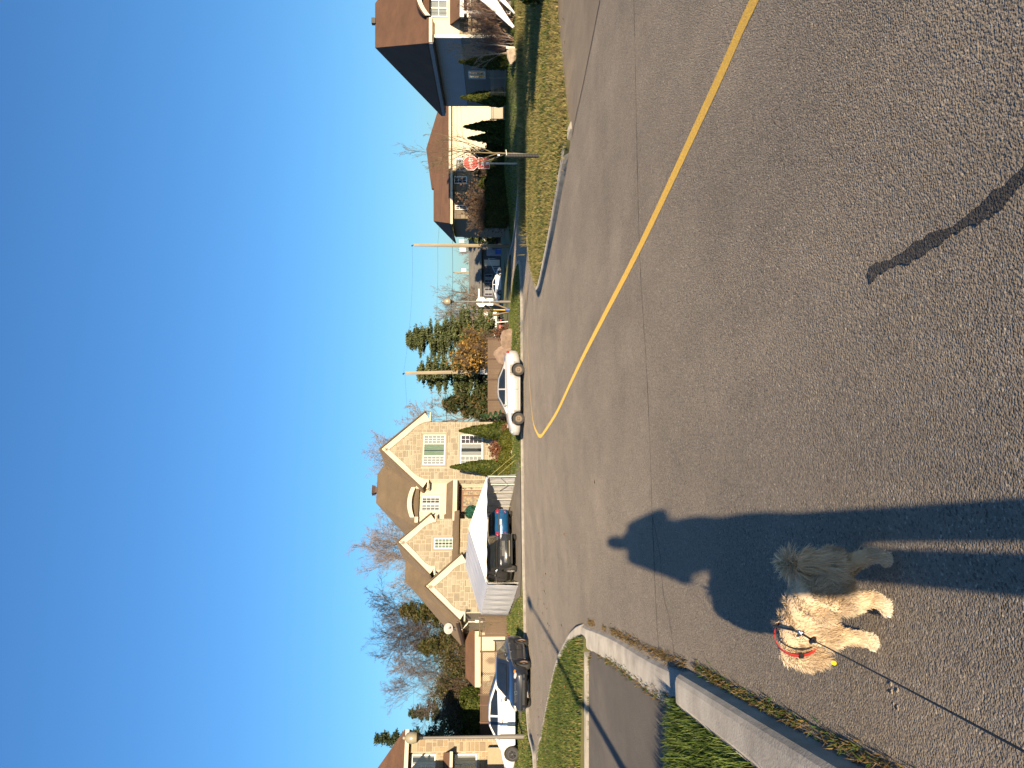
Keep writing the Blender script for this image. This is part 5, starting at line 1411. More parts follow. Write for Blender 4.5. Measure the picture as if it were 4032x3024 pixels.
def stop_sign(name, label, loc, rz, size, zc, word, pz, ps, post=True):
    E_ = empty(name, loc, rz); tag(E_, label, 'sign')
    if post:
        mb = MB(); mb.box(-.03, .03, -.0, .045, 0, zc + .25); mb.box(-.045, .045, .015, .025, 0, zc + .25); mb.build('post', GALV, E_)
    r = size / 2
    M_ = Matrix.Translation((0, 0, zc))
    mb = MB(); mb.prism(octa(r), -.012, -.004, M=M_); pl_ = mb.build('octagon_plate', SWHITE, E_)
    mb = MB(); mb.prism(octa(r * .95), -.016, -.012, M=M_); mb.build('octagon_face', RED, pl_)
    text_obj('lettering', word, size * .36, .002, SWHITE, pl_, (0, -.019, zc - .01), (R(90), 0, 0), sx=.72)
    M2 = Matrix.Translation((0, 0, pz))
    mb = MB(); mb.prism(rrect(ps, ps, .05), -.012, -.004, M=M2); p2 = mb.build('lower_plate', SWHITE, E_)
    mb = MB(); mb.prism(rrect(ps * .94, ps * .94, .045), -.016, -.012, M=M2); mb.build('red_field', RED, p2)
    # white T-junction drawing with three small stop marks
    mb = MB(); mb.box(-ps * .42, ps * .42, -.020, -.016, pz + ps * .0, pz + ps * .22); mb.box(-ps * .115, ps * .115, -.020, -.016, pz - ps * .44, pz + ps * .0 - .002); mb.build('junction_drawing', SWHITE, p2)
    for (ox, oz) in ((-.30, .13), (.30, .13), (0.0, -.10)):
        mb = MB(); mb.prism(octa(ps * .095), -.023, -.020, M=Matrix.Translation((ox * ps, 0, pz + oz * ps))); mb.build('stop_mark', RED, p2)
    return E_
stop_sign('stop_sign', 'red octagonal ARRÊT sign with square plate below on the right verge', (11.45, 40.2, 0.02), R(6), 0.76, 2.70, 'ARRÊT', 2.03, 0.60)
sf = stop_sign('stop_sign', 'tiny far red stop sign on a leaning white post', (6.05, 75.0, 0.15), R(0), 0.62, 2.0, 'ARRÊT', 1.52, 0.46); sf.rotation_euler = (0, R(-4), 0)
# signs mounted on the far lamp, seen from the back
sb = empty('sign_back', (6.05, 56.9, 0.02)); tag(sb, 'unpainted octagonal sign back and plate fixed to the far lamp post', 'sign')
ALU = mat('bare_aluminium', (0.66, 0.63, 0.56), 0.5, (0.58, 0.55, 0.49), 3)
mb = MB(); mb.prism(octa(.36), .20, .21, M=Matrix.Translation((0, 0, 2.42))); mb.build('octagon_plate', ALU, sb)
mb = MB(); mb.prism(rrect(.52, .50, .05), .20, .21, M=Matrix.Translation((0, 0, 1.80))); mb.build('lower_plate', ALU, sb)
mb = MB(); mb.box(-.10, .10, .02, .19, 2.30, 2.33); mb.box(-.10, .10, .02, .19, 1.78, 1.81); mb.build('bracket', GALV, sb)
ns = empty('street_name_sign', (6.05, 57.0, 2.62)); tag(ns, 'white street name blade on the far lamp post', 'sign')
mb = MB(); mb.box(.09, .95, -.01, .01, -.05, .05); mb.build('blade', ALU, ns)

# ---------------------------------------------------------------- poles and wires
POLEW = mat('pole_wood', (0.33, 0.275, 0.185), 0.9, (0.23, 0.19, 0.125), 5.0, stretch=(2, 2, .15))
def utility_pole(label, loc, h, lean=(0, 0), box=None, boxm=None):
    E_ = empty('utility_pole', loc); tag(E_, label, 'utility pole', 'wooden utility poles')
    mb = MB(); mb.tube([(0, 0, -.3), (lean[0] * .5, lean[1] * .5, h * .5), (lean[0], lean[1], h)], [.16, .14, .115], 12); mb.build('shaft', POLEW, E_, smooth=True)
    mb = MB(); mb.tube([(lean[0], lean[1], h), (lean[0], lean[1], h + .12)], .03, 6); mb.ball((lean[0] - .06, lean[1], h + .16), .07, 8, 6); mb.build('insulator', BLACK, E_)
    if box:
        for (x, y, z, w, hh) in box:
            mb = MB(); mb.box(x - w / 2, x + w / 2, y - .25, y - .12, z - hh / 2, z + hh / 2); mb.box(x - w * .3, x + w * .3, y - .13, y - .02, z - .04, z + .04); mb.build('service_box', boxm or WHITE, E_, bevel=.02)
    return E_
utility_pole('wooden utility pole rising behind the silver sedan', (0.98, 60.0, 0.3), 8.05, (-.14, 0), box=[(0.0, 0, 2.0, .5, .55)])
utility_pole('wooden utility pole with white transformer boxes left of the stop sign', (11.75, 66.0, 0.15), 8.15, (0.06, 0), box=[(-.36, 0, 4.0, .36, .55), (.36, 0, 4.1, .32, .45)], boxm=mat('transformer_grey', (0.40, 0.39, 0.36), 0.5))
utility_pole('small far utility pole above the bungalow roof', (21.5, 150.0, 0), 9.1, (.1, 0), box=[(.5, 0, 7.3, .6, .9)])
WIRE = mat('cable_black', (0.02, 0.02, 0.02), 0.7)
def wire(label, a, b, sagm, r=.012):
    a, b = Vector(a), Vector(b); n = 24; pts = []
    for i in range(n + 1):
        u = i / n; p = a.lerp(b, u); p.z -= sagm * 4 * u * (1 - u); pts.append(p)
    mb = MB(); mb.tube(pts, r, 4); o = mb.build('overhead_wire', WIRE, smooth=True); tag(o, label, 'wire', 'overhead wires')
wire('topmost overhead wire between the two nearer poles', (0.8, 60, 8.5), (11.75, 66, 8.45), .25, .005)
wire('middle overhead wire between the two nearer poles', (0.8, 60, 6.4), (11.75, 66, 6.3), .20, .007)
wire('thick lowest overhead cable between the two nearer poles', (0.9, 60, 5.35), (11.75, 66, 5.05), .25, .013)
wire('overhead wire from the stop sign pole to the right houses', (11.75, 66, 6.3), (34, 74, 6.9), .5, .007)
wire('thick low cable from the stop sign pole to the right houses', (11.75, 66, 5.05), (34, 74, 5.4), .4, .013)
wire('overhead wire running behind the stone house roof', (0.8, 60, 6.4), (-34, 62, 6.4), .5, .007)
wire('thick cable running behind the stone house roof', (0.9, 60, 5.35), (-34, 62, 5.4), .45, .013)
wire('upper overhead wire over the bare trees', (0.85, 60, 8.4), (-34, 62, 8.2), .5, .005)
# ---------------------------------------------------------------- vegetation
def prisms(segs, cols, name, m):
    """segs: array rows (x0 y0 z0 x1 y1 z1 r0 r1) -> three-sided twigs"""
    A = np.array(segs, dtype=np.float64); n = len(A)
    p0, p1 = A[:, 0:3], A[:, 3:6]; r0, r1 = A[:, 6:7], A[:, 7:8]
    d = p1 - p0; d /= (np.linalg.norm(d, axis=1, keepdims=True) + 1e-9)
    ref = np.where(np.abs(d[:, 2:3]) > .9, np.array([[1., 0, 0]]), np.array([[0., 0, 1]]))
    a = np.cross(d, ref); a /= (np.linalg.norm(a, axis=1, keepdims=True) + 1e-9); b = np.cross(d, a)
    vs = []; tw = np.random.default_rng(n).uniform(0, 6.28, (n, 1))
    for p, r in ((p0, r0), (p1, r1)):
        for k in range(3):
            q = 2 * np.pi * k / 3 + tw; vs.append(p + (a * np.cos(q) + b * np.sin(q)) * r)
    co = np.stack(vs, 1).reshape(-1, 3)
    k = np.arange(n)[:, None] * 6
    tr = []
    for j in range(3):
        j2 = (j + 1) % 3
        tr += [k + np.array([[j, j2, 3 + j2]]), k + np.array([[j, 3 + j2, 3 + j]])]
    tr = np.concatenate(tr, 0)
    return np_mesh(name, co, tr, m, np.repeat(np.array(cols), 6, 0))

def grow(rnd, p, d, L, r, lvl, maxl, segs, par):
    n = par['nseg'][lvl]; pts = [p]
    step = L / n
    for i in range(n):
        w = par['wob'][lvl]
        d = Vector((d.x + rnd.gauss(0, w), d.y + rnd.gauss(0, w), d.z + rnd.gauss(0, w) + par['up'][lvl])).normalized()
        q = pts[-1] + d * step
        ra = r * (1 - .75 * i / n); rb = r * (1 - .75 * (i + 1) / n)
        segs.append((lvl, *pts[-1], *q, ra, rb)); pts.append(q)
    if lvl >= maxl: return
    nb = par['kids'][lvl]
    for k in range(nb):
        u = par['start'][lvl] + (1 - par['start'][lvl]) * (k + rnd.random()) / nb
        i = min(int(u * n), n - 1); base = pts[i].lerp(pts[i + 1], u * n - i)
        dd = (pts[i + 1] - pts[i]).normalized()
        az = rnd.uniform(0, 2 * math.pi); a = dd.cross(Vector((0, 0, 1)))
        if a.length < .1: a = Vector((1, 0, 0))
        a.normalize(); b = dd.cross(a); sp = R(par['spread'][lvl] * rnd.uniform(.7, 1.25))
        nd = dd * math.cos(sp) + (a * math.cos(az) + b * math.sin(az)) * math.sin(sp)
        grow(rnd, base, nd, L * par['len'][lvl] * rnd.uniform(.7, 1.2) * (1.15 - .55 * u), max(r * par['thin'][lvl] * (1 - .4 * u), par['rmin']), lvl + 1, maxl, segs, par)

PROTO = {}
BTREE = dict(nseg=[6, 5, 4, 3, 3], wob=[.06, .12, .16, .2, .2], up=[.02, .10, .08, .06, .03], kids=[12, 9, 8, 6, 0], start=[.22, .2, .2, .2, 0], spread=[42, 38, 38, 36, 30], len=[.62, .55, .52, .5, .5], thin=[.42, .45, .5, .55, .5], rmin=.011)
def bare_tree(name, label, loc, h, seed, col=(0.16, 0.115, 0.085), r=.16, par=None, maxl=4, trunks=1, group='bare trees', lean=0.0, cat='tree', twig=None, proto=None):
    if proto is not None and proto in PROTO:
        t_me, c_me, h0 = PROTO[proto]
        E_ = empty(name, loc, (seed * 2.4) % 6.28); tag(E_, label, cat, group); E_.scale = (h / h0,) * 3
        link_mesh('trunk', t_me, E_); link_mesh('crown', c_me, E_)
        return E_
    rnd = random.Random(seed); segs = []; P = dict(BTREE); P.update(par or {})
    for k in range(trunks):
        az = rnd.uniform(0, 6.28) if trunks > 1 else rnd.uniform(0, 6.28); l = lean if trunks == 1 else lean * rnd.uniform(.6, 1.2)
        az = az if trunks == 1 else 2 * math.pi * k / trunks + rnd.uniform(-.4, .4)
        grow(rnd, Vector((0.12 * math.cos(az) * (trunks > 1), .12 * math.sin(az) * (trunks > 1), -.1)), Vector((math.cos(az) * l, math.sin(az) * l, 1)).normalized(), h * .72 * (1 if trunks == 1 else rnd.uniform(.75, 1.0)), r, 0, maxl, segs, P)
    top = max(s_[6] for s_ in segs); f = h / top
    segs = [(s_[0], *[c * f for c in s_[1:7]], s_[7], s_[8]) for s_ in segs]
    E_ = empty(name, loc); tag(E_, label, cat, group)
    tr = [s_[1:] for s_ in segs if s_[0] <= 1]; cr = [s_[1:] for s_ in segs if s_[0] > 1]
    def cols(n, c): return np.array(c) * np.array([[rnd.uniform(.75, 1.25)] for _ in range(n)])
    link_mesh('trunk', prisms(tr, cols(len(tr), col), 'trunk', BARK), E_)
    if cr: c_o = link_mesh('crown', prisms(cr, cols(len(cr), twig or col), 'crown', BARK), E_)
    if proto is not None: PROTO[proto] = (E_.children[0].data, c_o.data, h)
    return E_

def cards(P, N, size, cols, rng, name, asp=1.6, droop=0.0, jit=.6):
    """leaf-sized two-triangle cards around points P, roughly facing N"""
    n = len(P)
    Nn = N + rng.normal(0, jit, N.shape); Nn /= np.linalg.norm(Nn, axis=1, keepdims=True) + 1e-9
    ref = rng.normal(0, 1, (n, 3)); ref[:, 2] += droop
    u = np.cross(Nn, ref); u /= np.linalg.norm(u, axis=1, keepdims=True) + 1e-9; v = np.cross(Nn, u)
    s_ = size * rng.uniform(.6, 1.35, (n, 1))
    a, b = u * s_ * .5, v * s_ * .5 * asp
    bend = Nn * s_ * .18
    co = np.stack([P - b, P + a * .9 + bend, P + b, P - a * .9 + bend], 1).reshape(-1, 3)
    k = np.arange(n)[:, None] * 4
    tr = np.concatenate([k + np.array([[0, 1, 2]]), k + np.array([[0, 2, 3]])], 0)
    C = np.array(cols)[rng.integers(0, len(cols), n)] * rng.uniform(.6, 1.35, (n, 1))
    return np_mesh(name, co, tr, LEAF, np.repeat(C, 4, 0))

THUJA = [(0.050, 0.070, 0.010), (0.070, 0.085, 0.014), (0.035, 0.055, 0.010), (0.095, 0.10, 0.02)]
def cone_shrub(name, label, loc, h, r, seed, cols=THUJA, n=2600, group='cone shaped cedars', size=.13, shape=1.0, cat='shrub'):
    rng = np.random.default_rng(seed); E_ = empty(name, loc); tag(E_, label, cat, group)
    zz = rng.uniform(0, 1, n) ** 1.25; an = rng.uniform(0, 2 * np.pi, n)
    prof = np.clip(np.minimum((zz * 5 + .55), 1) * (1 - zz) ** .75 * (1.12 if shape == 1 else 1), 0, 1)
    lump_ = 1 + .16 * np.sin(an * 3 + zz * 9 + seed) + .10 * np.sin(an * 7 - zz * 17)
    rad = r * prof * lump_ * rng.uniform(.80, 1.05, n) ** .5
    P = np.stack([rad * np.cos(an), rad * np.sin(an), zz * h + .05], 1)
    N = np.stack([np.cos(an), np.sin(an), np.full(n, .25)], 1)
    link_mesh('crown', cards(P, N, size, cols, rng, 'crown', 1.9, .8), E_)
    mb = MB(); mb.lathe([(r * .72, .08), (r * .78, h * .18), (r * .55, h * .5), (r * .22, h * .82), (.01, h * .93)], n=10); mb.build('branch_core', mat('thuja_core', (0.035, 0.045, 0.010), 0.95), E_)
    mb = MB(); mb.tube([(0, 0, -.15), (0, 0, .3)], .05, 6); mb.build('trunk', WOOD_DK, E_)
    return E_
def globe_shrub(name, label, loc, rx, rz, seed, cols=THUJA, n=1500, group='globe shrubs', size=.11, core=True, cat='shrub', jit=.6):
    rng = np.random.default_rng(seed); E_ = empty(name, loc); tag(E_, label, cat, group)
    d = rng.normal(0, 1, (n, 3)); d /= np.linalg.norm(d, axis=1, keepdims=True); d[:, 2] = np.abs(d[:, 2]) * 1.0 - .25
    l = 1 + .10 * np.sin(d[:, 0] * 5 + seed) + .10 * np.sin(d[:, 1] * 6 + d[:, 2] * 5)
    k = rng.uniform(.72 if core else .25, 1.05, (n, 1)) * l[:, None]
    P = d * k * np.array([[rx, rx, rz]]); P[:, 2] += rz * .45
    link_mesh('crown', cards(P, d, size, cols, rng, 'crown', 1.5, jit=jit), E_)
    if core:
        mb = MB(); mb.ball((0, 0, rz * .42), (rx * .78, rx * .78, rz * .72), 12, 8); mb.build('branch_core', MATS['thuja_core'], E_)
    segs = []
    rnd = random.Random(seed)
    for i in range(14):
        a = rnd.uniform(0, 6.28); segs.append((0, 0, -.05, math.cos(a) * rx * .6, math.sin(a) * rx * .6, rz * rnd.uniform(.5, 1.1), .02, .006))
    link_mesh('stem', prisms(segs, np.array([[.10, .07, .05]] * 14), 'stem', BARK), E_)
    return E_
def hedge(name, label, a, b, w, h, seed, cols=THUJA, dens=430, z=0.4, size=.10):
    rng = np.random.default_rng(seed); a, b = Vector(a), Vector(b); L = (b - a).length
    E_ = empty(name, (a.x, a.y, z), math.atan2(b.y - a.y, b.x - a.x)); tag(E_, label, 'hedge')
    n = int(L * h * dens); parts_ = []
    x = rng.uniform(0, L, n); zz = rng.uniform(0, 1, n) * h; s_ = np.where(rng.uniform(0, 1, n) < .7, -1, 1)
    P = np.stack([x, s_ * w / 2 * rng.uniform(.85, 1.1, n) * (1 + .12 * np.sin(x * 2.3 + zz * 3)), zz], 1); N = np.stack([np.zeros(n), s_, np.full(n, .2)], 1)
    m_ = int(L * w * dens); x2 = rng.uniform(0, L, m_); P2 = np.stack([x2, rng.uniform(-w / 2, w / 2, m_), h * (1 + .06 * np.sin(x2 * 2.7) + .05 * np.sin(x2 * 6.1)) + rng.uniform(-.05, .08, m_)], 1); N2 = np.stack([np.zeros(m_), np.zeros(m_), np.ones(m_)], 1)
    e_ = int(w * h * dens); P3 = np.stack([np.where(rng.uniform(0, 1, e_) < .5, 0, L), rng.uniform(-w / 2, w / 2, e_), rng.uniform(0, h, e_)], 1); N3 = np.stack([np.where(P3[:, 0] > 1, 1., -1.), np.zeros(e_), np.zeros(e_)], 1)
    link_mesh('foliage', cards(np.concatenate([P, P2, P3]), np.concatenate([N, N2, N3]), size, cols, rng, 'foliage', 1.7), E_)
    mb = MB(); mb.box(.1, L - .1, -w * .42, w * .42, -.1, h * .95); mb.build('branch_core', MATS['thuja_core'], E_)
    return E_
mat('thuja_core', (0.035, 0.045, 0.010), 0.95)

PINE = [(0.075, 0.095, 0.030), (0.055, 0.080, 0.025), (0.10, 0.11, 0.04), (0.04, 0.06, 0.02)]
def conifer(name, label, loc, h, r, seed, cols=PINE, clumps=150, per=34, low=.12, droop=-.1, size=.20, group='conifers', irregular=.35, power=.8, flat=None):
    rnd = random.Random(seed); rng = np.random.default_rng(seed); E_ = empty(name, loc); tag(E_, label, 'tree', group)
    segs = [(0, 0, -.2, 0, 0, h * .5, .16 * h / 9, .11 * h / 9), (0, 0, h * .5, 0, 0, h * .97, .11 * h / 9, .02)]
    Ps = []; Ns = []
    for i in range(clumps):
        zz = low + (1 - low) * (rnd.random() ** 1.15)
        a = rnd.uniform(0, 6.283); L = r * (1 - zz) ** power * rnd.uniform(1 - irregular, 1.05) + .12
        z = zz * h
        tip = Vector((math.cos(a) * L, math.sin(a) * L, z + L * (-droop) * -1 + L * .1)); tip.z = z + droop * L
        segs.append((0, 0, z, tip.x, tip.y, tip.z, .03, .01))
        for k in range(2):
            c = Vector((0, 0, z)).lerp(tip, .55 + .45 * k)
            n = per // 2
            sg = np.array(flat or [.30, .30, .16]) * (0.55 + .5 * L / max(r, .1))
            P = rng.normal(0, 1, (n, 3)) * sg * .8 + np.array(c)
            Ps.append(P); Nn = rng.normal(0, .5, (n, 3)); Nn[:, 2] += .6; Nn[:, 0] += math.cos(a) * .5; Nn[:, 1] += math.sin(a) * .5; Ns.append(Nn)
    P = np.concatenate(Ps); N = np.concatenate(Ns)
    link_mesh('crown', cards(P, N, size, cols, rng, 'crown', 2.8), E_)
    link_mesh('trunk', prisms(segs, np.array([[.11, .075, .05]] * len(segs)), 'trunk', BARK), E_)
    return E_
def leafy_tree(name, label, loc, h, r, base, seed, cols, n=3500, size=.18, group='leafy trees', col=(0.12, 0.085, 0.06)):
    E_ = bare_tree(name, label, loc, h, seed, col, .09, maxl=3, trunks=3, lean=.25, group=group)
    rng = np.random.default_rng(seed)
    cen = rng.normal(0, 1, (26, 3)) * np.array([r * .55, r * .55, (h - base) * .24]) + np.array([0, 0, base + (h - base) * .5])
    P = cen[rng.integers(0, 26, n)] + rng.normal(0, 1, (n, 3)) * np.array([.34, .34, .30]) * r * .75
    link_mesh('foliage', cards(P, rng.normal(0, 1, P.shape), size, cols, rng, 'foliage', 1.4), E_)
    return E_

# -- planting in front of the stone house
zA = lotA.z
cone_shrub('cone_cedar', 'tall pointed green cedar at the right corner of the stone house', (-3.10, 51.4, zA(-3.1, 51.4)), 3.15, .56, 51, n=4200, size=.10)
cone_shrub('cone_cedar', 'tall pointed green cedar between shelter and lower window of the stone house', (-5.45, 51.0, zA(-5.45, 51)), 3.75, .55, 52, n=4600, size=.10)
globe_shrub('globe_cedar', 'rounded yellow green shrub nearest the front of the silver sedan', (-3.35, 46.2, zA(-3.35, 46.2) - .08), .62, .72, 53, n=2600, size=.075, cols=[(0.10, 0.105, 0.012), (0.075, 0.085, 0.012), (0.12, 0.12, 0.02)])
globe_shrub('globe_cedar', 'rounded yellow green shrub in the middle of the row of three', (-4.35, 46.4, zA(-4.35, 46.4) - .08), .58, .72, 54, n=2400, size=.075, cols=[(0.10, 0.105, 0.012), (0.075, 0.085, 0.012), (0.12, 0.12, 0.02)])
globe_shrub('globe_cedar', 'rounded yellow green shrub nearest the shelter', (-5.2, 46.6, zA(-5.2, 46.6) - .08), .50, .66, 55, n=2000, size=.075, cols=[(0.10, 0.105, 0.012), (0.075, 0.085, 0.012), (0.12, 0.12, 0.02)])
globe_shrub('russet_shrub', 'russet brown leafless looking shrub under the lower window', (-4.15, 49.3, zA(-4.15, 49.3)), .72, 1.15, 56, n=1500, size=.10, core=False, cols=[(0.20, 0.085, 0.045), (0.15, 0.065, 0.035), (0.25, 0.12, 0.07)], group='shrubs', jit=1.5)
globe_shrub('russet_shrub', 'low reddish shrub at the foot of the corner cedar', (-2.9, 49.6, zA(-2.9, 49.6)), .45, .40, 57, n=600, size=.08, core=False, cols=[(0.20, 0.10, 0.06), (0.15, 0.075, 0.04)], group='shrubs', jit=1.5)
ROCK = mat('pink_granite', (0.28, 0.20, 0.145), 0.9, (0.15, 0.105, 0.078), 3.2, bump=0.06, bscale=3.5)
ROCK2 = mat('pale_rock', (0.42, 0.34, 0.24), 0.9, (0.26, 0.20, 0.14), 3.0, bump=0.04, bscale=6)
def boulder(name, label, loc, size, seed, m, group=None, rz=0.0, cat='boulder'):
    rng = np.random.default_rng(seed)
    bm = bmesh.new(); bmesh.ops.create_icosphere(bm, subdivisions=4, radius=1.0)
    cuts = [(Vector(v).normalized(), rng.uniform(.55, .88)) for v in rng.normal(0, 1, (15, 3))]
    for v in bm.verts:
        d = v.co.normalized(); k = 1.0
        for nrm, o in cuts:
            q = d.dot(nrm)
            if q > o: k = min(k, o / q)
        from mathutils import noise as mn
        k *= 1 + .10 * mn.noise(d * 2.2 + Vector((seed, 0, 0))) + .05 * mn.noise(d * 6 + Vector((0, seed, 0))) + .02 * mn.noise(d * 15)
        v.co = Vector((d.x * k * size[0], d.y * k * size[1], d.z * k * size[2]))
    me = bpy.data.meshes.new(name); bm.to_mesh(me); bm.free(); me.materials.append(m)
    o = link_mesh(name, me); o.location = loc; o.rotation_euler = (0, 0, rz); tag(o, label, cat, group)
    return o
boulder('boulder', 'pink granite boulder nearer the silver sedan tail', (1.75, 46.2, zA(1.75, 46) + .38), (.66, .6, .72), 61, ROCK)
boulder('boulder', 'larger pink granite boulder further right beside the russet shrub', (2.72, 46.4, zA(2.7, 46.4) + .30), (.70, .6, .60), 62, ROCK)
for i, (x, y, s_) in enumerate([(-3.7, 47.3, .2), (-3.0, 47.6, .16), (-4.9, 47.5, .18), (-2.6, 48.5, .22), (-4.0, 45.6, .12), (-5.7, 45.9, .14)]):
    boulder('garden_rock', ['pale rock between the nearest rounded shrub and the russet shrub', 'pale rock behind the nearest rounded shrub', 'pale rock behind the rounded shrub nearest the shelter', 'largest pale rock at the foot of the corner cedar', 'tiny pale rock in front of the middle rounded shrub', 'small pale rock beside the shelter ropes'][i], (x, y, zA(x, y) + s_ * .3), (s_, s_ * .8, s_ * .7), 70 + i, ROCK2, 'rocks in the planting bed', cat='rock')
globe_shrub('russet_shrub', 'dry brown shrub on top of the pink boulders', (3.1, 47.3, zA(3, 47)), .55, 1.0, 58, n=700, size=.09, core=False, cols=[(0.17, 0.08, 0.045), (0.13, 0.065, 0.035)], group='shrubs', jit=1.5)
bare_tree('young_tree', 'thin leafless sapling leaning over the front of the shelter', (-12.3, 40.2, zA(-12.3, 40.2)), 2.9, 63, (0.14, 0.12, 0.06), .022, dict(kids=[8, 5, 4, 0, 0], spread=[32, 35, 35, 30, 30], rmin=.005), 3, lean=.12)
# urn with spiral topiary by the fence
ur = empty('topiary_urn', (-2.05, 50.6, zA(-2, 50.6))); tag(ur, 'black urn with dark green spiral topiary in front of the fence', 'planter')
mb = MB(); mb.lathe([(.16, 0), (.16, .05), (.07, .10), (.06, .2), (.15, .28), (.2, .45), (.24, .5), (.21, .5)], n=14); mb.build('urn', BLACK, ur, smooth=True)
rng = np.random.default_rng(64); n = 1500; u = rng.uniform(0, 1, n); an = u * 6.28 * 4 + rng.normal(0, .5, n); rr = (.34 * (1 - u) + .04) * rng.uniform(.4, 1, n)
link_mesh('foliage', cards(np.stack([rr * np.cos(an), rr * np.sin(an), .5 + u * 1.35], 1), np.stack([np.cos(an), np.sin(an), np.zeros(n)], 1), .07, [(0.03, .075, .03), (.045, .09, .04)], rng, 'foliage'), ur)
pb_ = empty('porch_plant', H.matrix_world @ Vector((0, 0, 0))); pb_.location = (-14.97 + 6.95 * .899 - .9 * -.0, 50 + 6.95 * .438 - .2, 1.3); tag(pb_, 'round blue green bush on the porch of the stone house', 'plant')
mb = MB(); mb.lathe([(.14, 0), (.2, .4), (.22, .45), (.18, .45)], n=12); mb.tube([(0, 0, .4), (0, 0, 1.5)], .03, 6); mb.build('pot', WOOD_DK, pb_)
rng = np.random.default_rng(65); d = rng.normal(0, 1, (1200, 3)); d /= np.linalg.norm(d, axis=1, keepdims=True)
link_mesh('foliage', cards(d * rng.uniform(.28, .46, (1200, 1)) + np.array([0, 0, 1.75]), d, .10, [(0.02, .09, .06), (.03, .12, .075), (.015, .06, .04)], rng, 'foliage'), pb_)

# -- trees behind the stone house
BT = (0.25, 0.20, 0.165)
for i, (lab, x, y, h, r_, sd) in enumerate([
    ('bare tree whose crown fans out behind the right gable', -6.7, 75, 13.6, .2, 1),
    ('low bare tree just right of the right gable', -3.0, 76, 10.0, .15, 2),
    ('tallest bare tree left of the main ridge', -14.6, 75, 14.4, .2, 3),
    ('bare tree rising behind the middle gable', -17.2, 73, 13.6, .18, 4),
    ('bare tree behind the garage gable', -20.4, 72, 13.0, .18, 5),
    ('bare tree behind the satellite dish', -23.6, 70, 12.2, .17, 6),
    ('lone bare tree above the garden shed', -25.9, 66, 10.8, .15, 7),
    ('small bare tree left of the garden shed', -28.8, 68, 8.5, .13, 8),
    ('broad bare tree filling the gap left of the main ridge', -11.6, 78, 12.6, .17, 9),
    ('broad bare tree between garage and shed', -26.9, 74, 11.6, .18, 11)]):
    bare_tree('bare_tree', lab + ' in the back yards', (x, y, .3), h + .7, 100 + sd, BT, r_, proto=i % 4)
OLIVE = [(0.085, 0.075, 0.025), (0.065, 0.065, 0.02), (0.11, 0.085, 0.035), (0.05, 0.06, 0.02)]
conifer('spruce', 'shaggy brownish spruce behind the garage gable', (-19.6, 67, .3), 9.3, 3.2, 81, OLIVE, 150, 70, .1, -.25, .14, irregular=.65)
conifer('spruce', 'broad brownish spruce behind the garden shed', (-22.3, 66, .3), 7.6, 3.4, 82, OLIVE, 160, 70, .08, -.2, .14, irregular=.65)
conifer('spruce', 'dark spruce top above the roof of the left house', (-31.0, 68, .3), 11.6, 2.1, 83, [(0.04, 0.06, 0.03), (0.055, 0.075, 0.035)], 120, 70, .2, -.25, .12, irregular=.5, power=1.0, flat=(.34, .34, .09))
conifer('spruce', 'dark spruce showing beside the globe lamp', (-29.6, 70, .3), 8.9, 2.6, 84, [(0.04, 0.06, 0.03), (0.055, 0.075, 0.035)], 110, 70, .1, -.25, .12, irregular=.5, power=1.0, flat=(.34, .34, .09))
for i, (x, y, h, r_) in enumerate([(-20.2, 60, 4.6, 1.5), (-22.6, 60.5, 5.6, 1.6), (-25.2, 61, 6.0, 1.7), (-27.6, 61.5, 5.2, 1.6)]):
    leafy_tree('overgrown_shrub', ['tall olive brown overgrown shrub right of centre behind the shed', 'tall olive brown overgrown shrub over the middle of the shed roof', 'tallest olive brown overgrown shrub over the left end of the shed', 'olive brown overgrown shrub between shed and lamp post'][i], (x, y, .5), h, r_, 1.2, 85 + i, OLIVE + [(0.13, 0.10, 0.05)], 6500, .11, 'overgrown shrubs behind the shed')
hedge('cedar_hedge', 'dark clipped cedar hedge behind the white sedan', (-22.4, 56.2), (-28.5, 57.0), 1.6, 3.0, 89, z=.6, size=.13)

# -- centre: pines, yellow tree, bare trees
WP = [(0.13, 0.15, 0.06), (0.10, 0.125, 0.045), (0.16, 0.17, 0.075), (0.075, 0.10, 0.035)]
conifer('pine', 'large feathery green pine behind the boulders', (3.9, 68, .2), 8.9, 3.2, 91, WP, 210, 130, .10, .16, .10, irregular=.6, power=.62, flat=(.42, .42, .085))
conifer('pine', 'wide feathery pine behind the utility pole', (0.9, 64, .2), 7.6, 3.0, 92, WP, 210, 130, .08, .10, .10, irregular=.6, power=.65, flat=(.42, .42, .085))
conifer('spruce', 'small dark spruce between the stone house and the pole', (-1.6, 62.5, .2), 5.3, 1.9, 93, [(0.035, 0.05, 0.018), (0.05, 0.065, 0.022), (0.10, 0.075, 0.03)], 130, 34, .05, -.2, .2)
leafy_tree('yellow_tree', 'small tree with golden brown autumn leaves above the boulders', (2.45, 58.3, .3), 4.3, 1.35, 1.5, 94, [(0.30, 0.17, 0.035), (0.22, 0.13, 0.03), (0.16, 0.11, 0.03), (0.35, 0.21, 0.06)], 3000, .15)
bare_tree('bare_tree', 'many stemmed bare tree in front of the white trailer', (7.2, 76, .2), 7.9, 95, (0.20, 0.15, 0.10), .14, dict(kids=[6, 5, 5, 4, 0]), 4, trunks=5, lean=.45)
bare_tree('bare_tree', 'bare tree right of the far globe lamp', (9.2, 86, .2), 7.6, 96, (0.15, 0.10, 0.075), .14, proto=1)
bare_tree('bare_tree', 'reddish bare tree left of the far globe lamp', (5.4, 84, .2), 6.0, 97, (0.19, 0.10, 0.06), .14, proto=2)
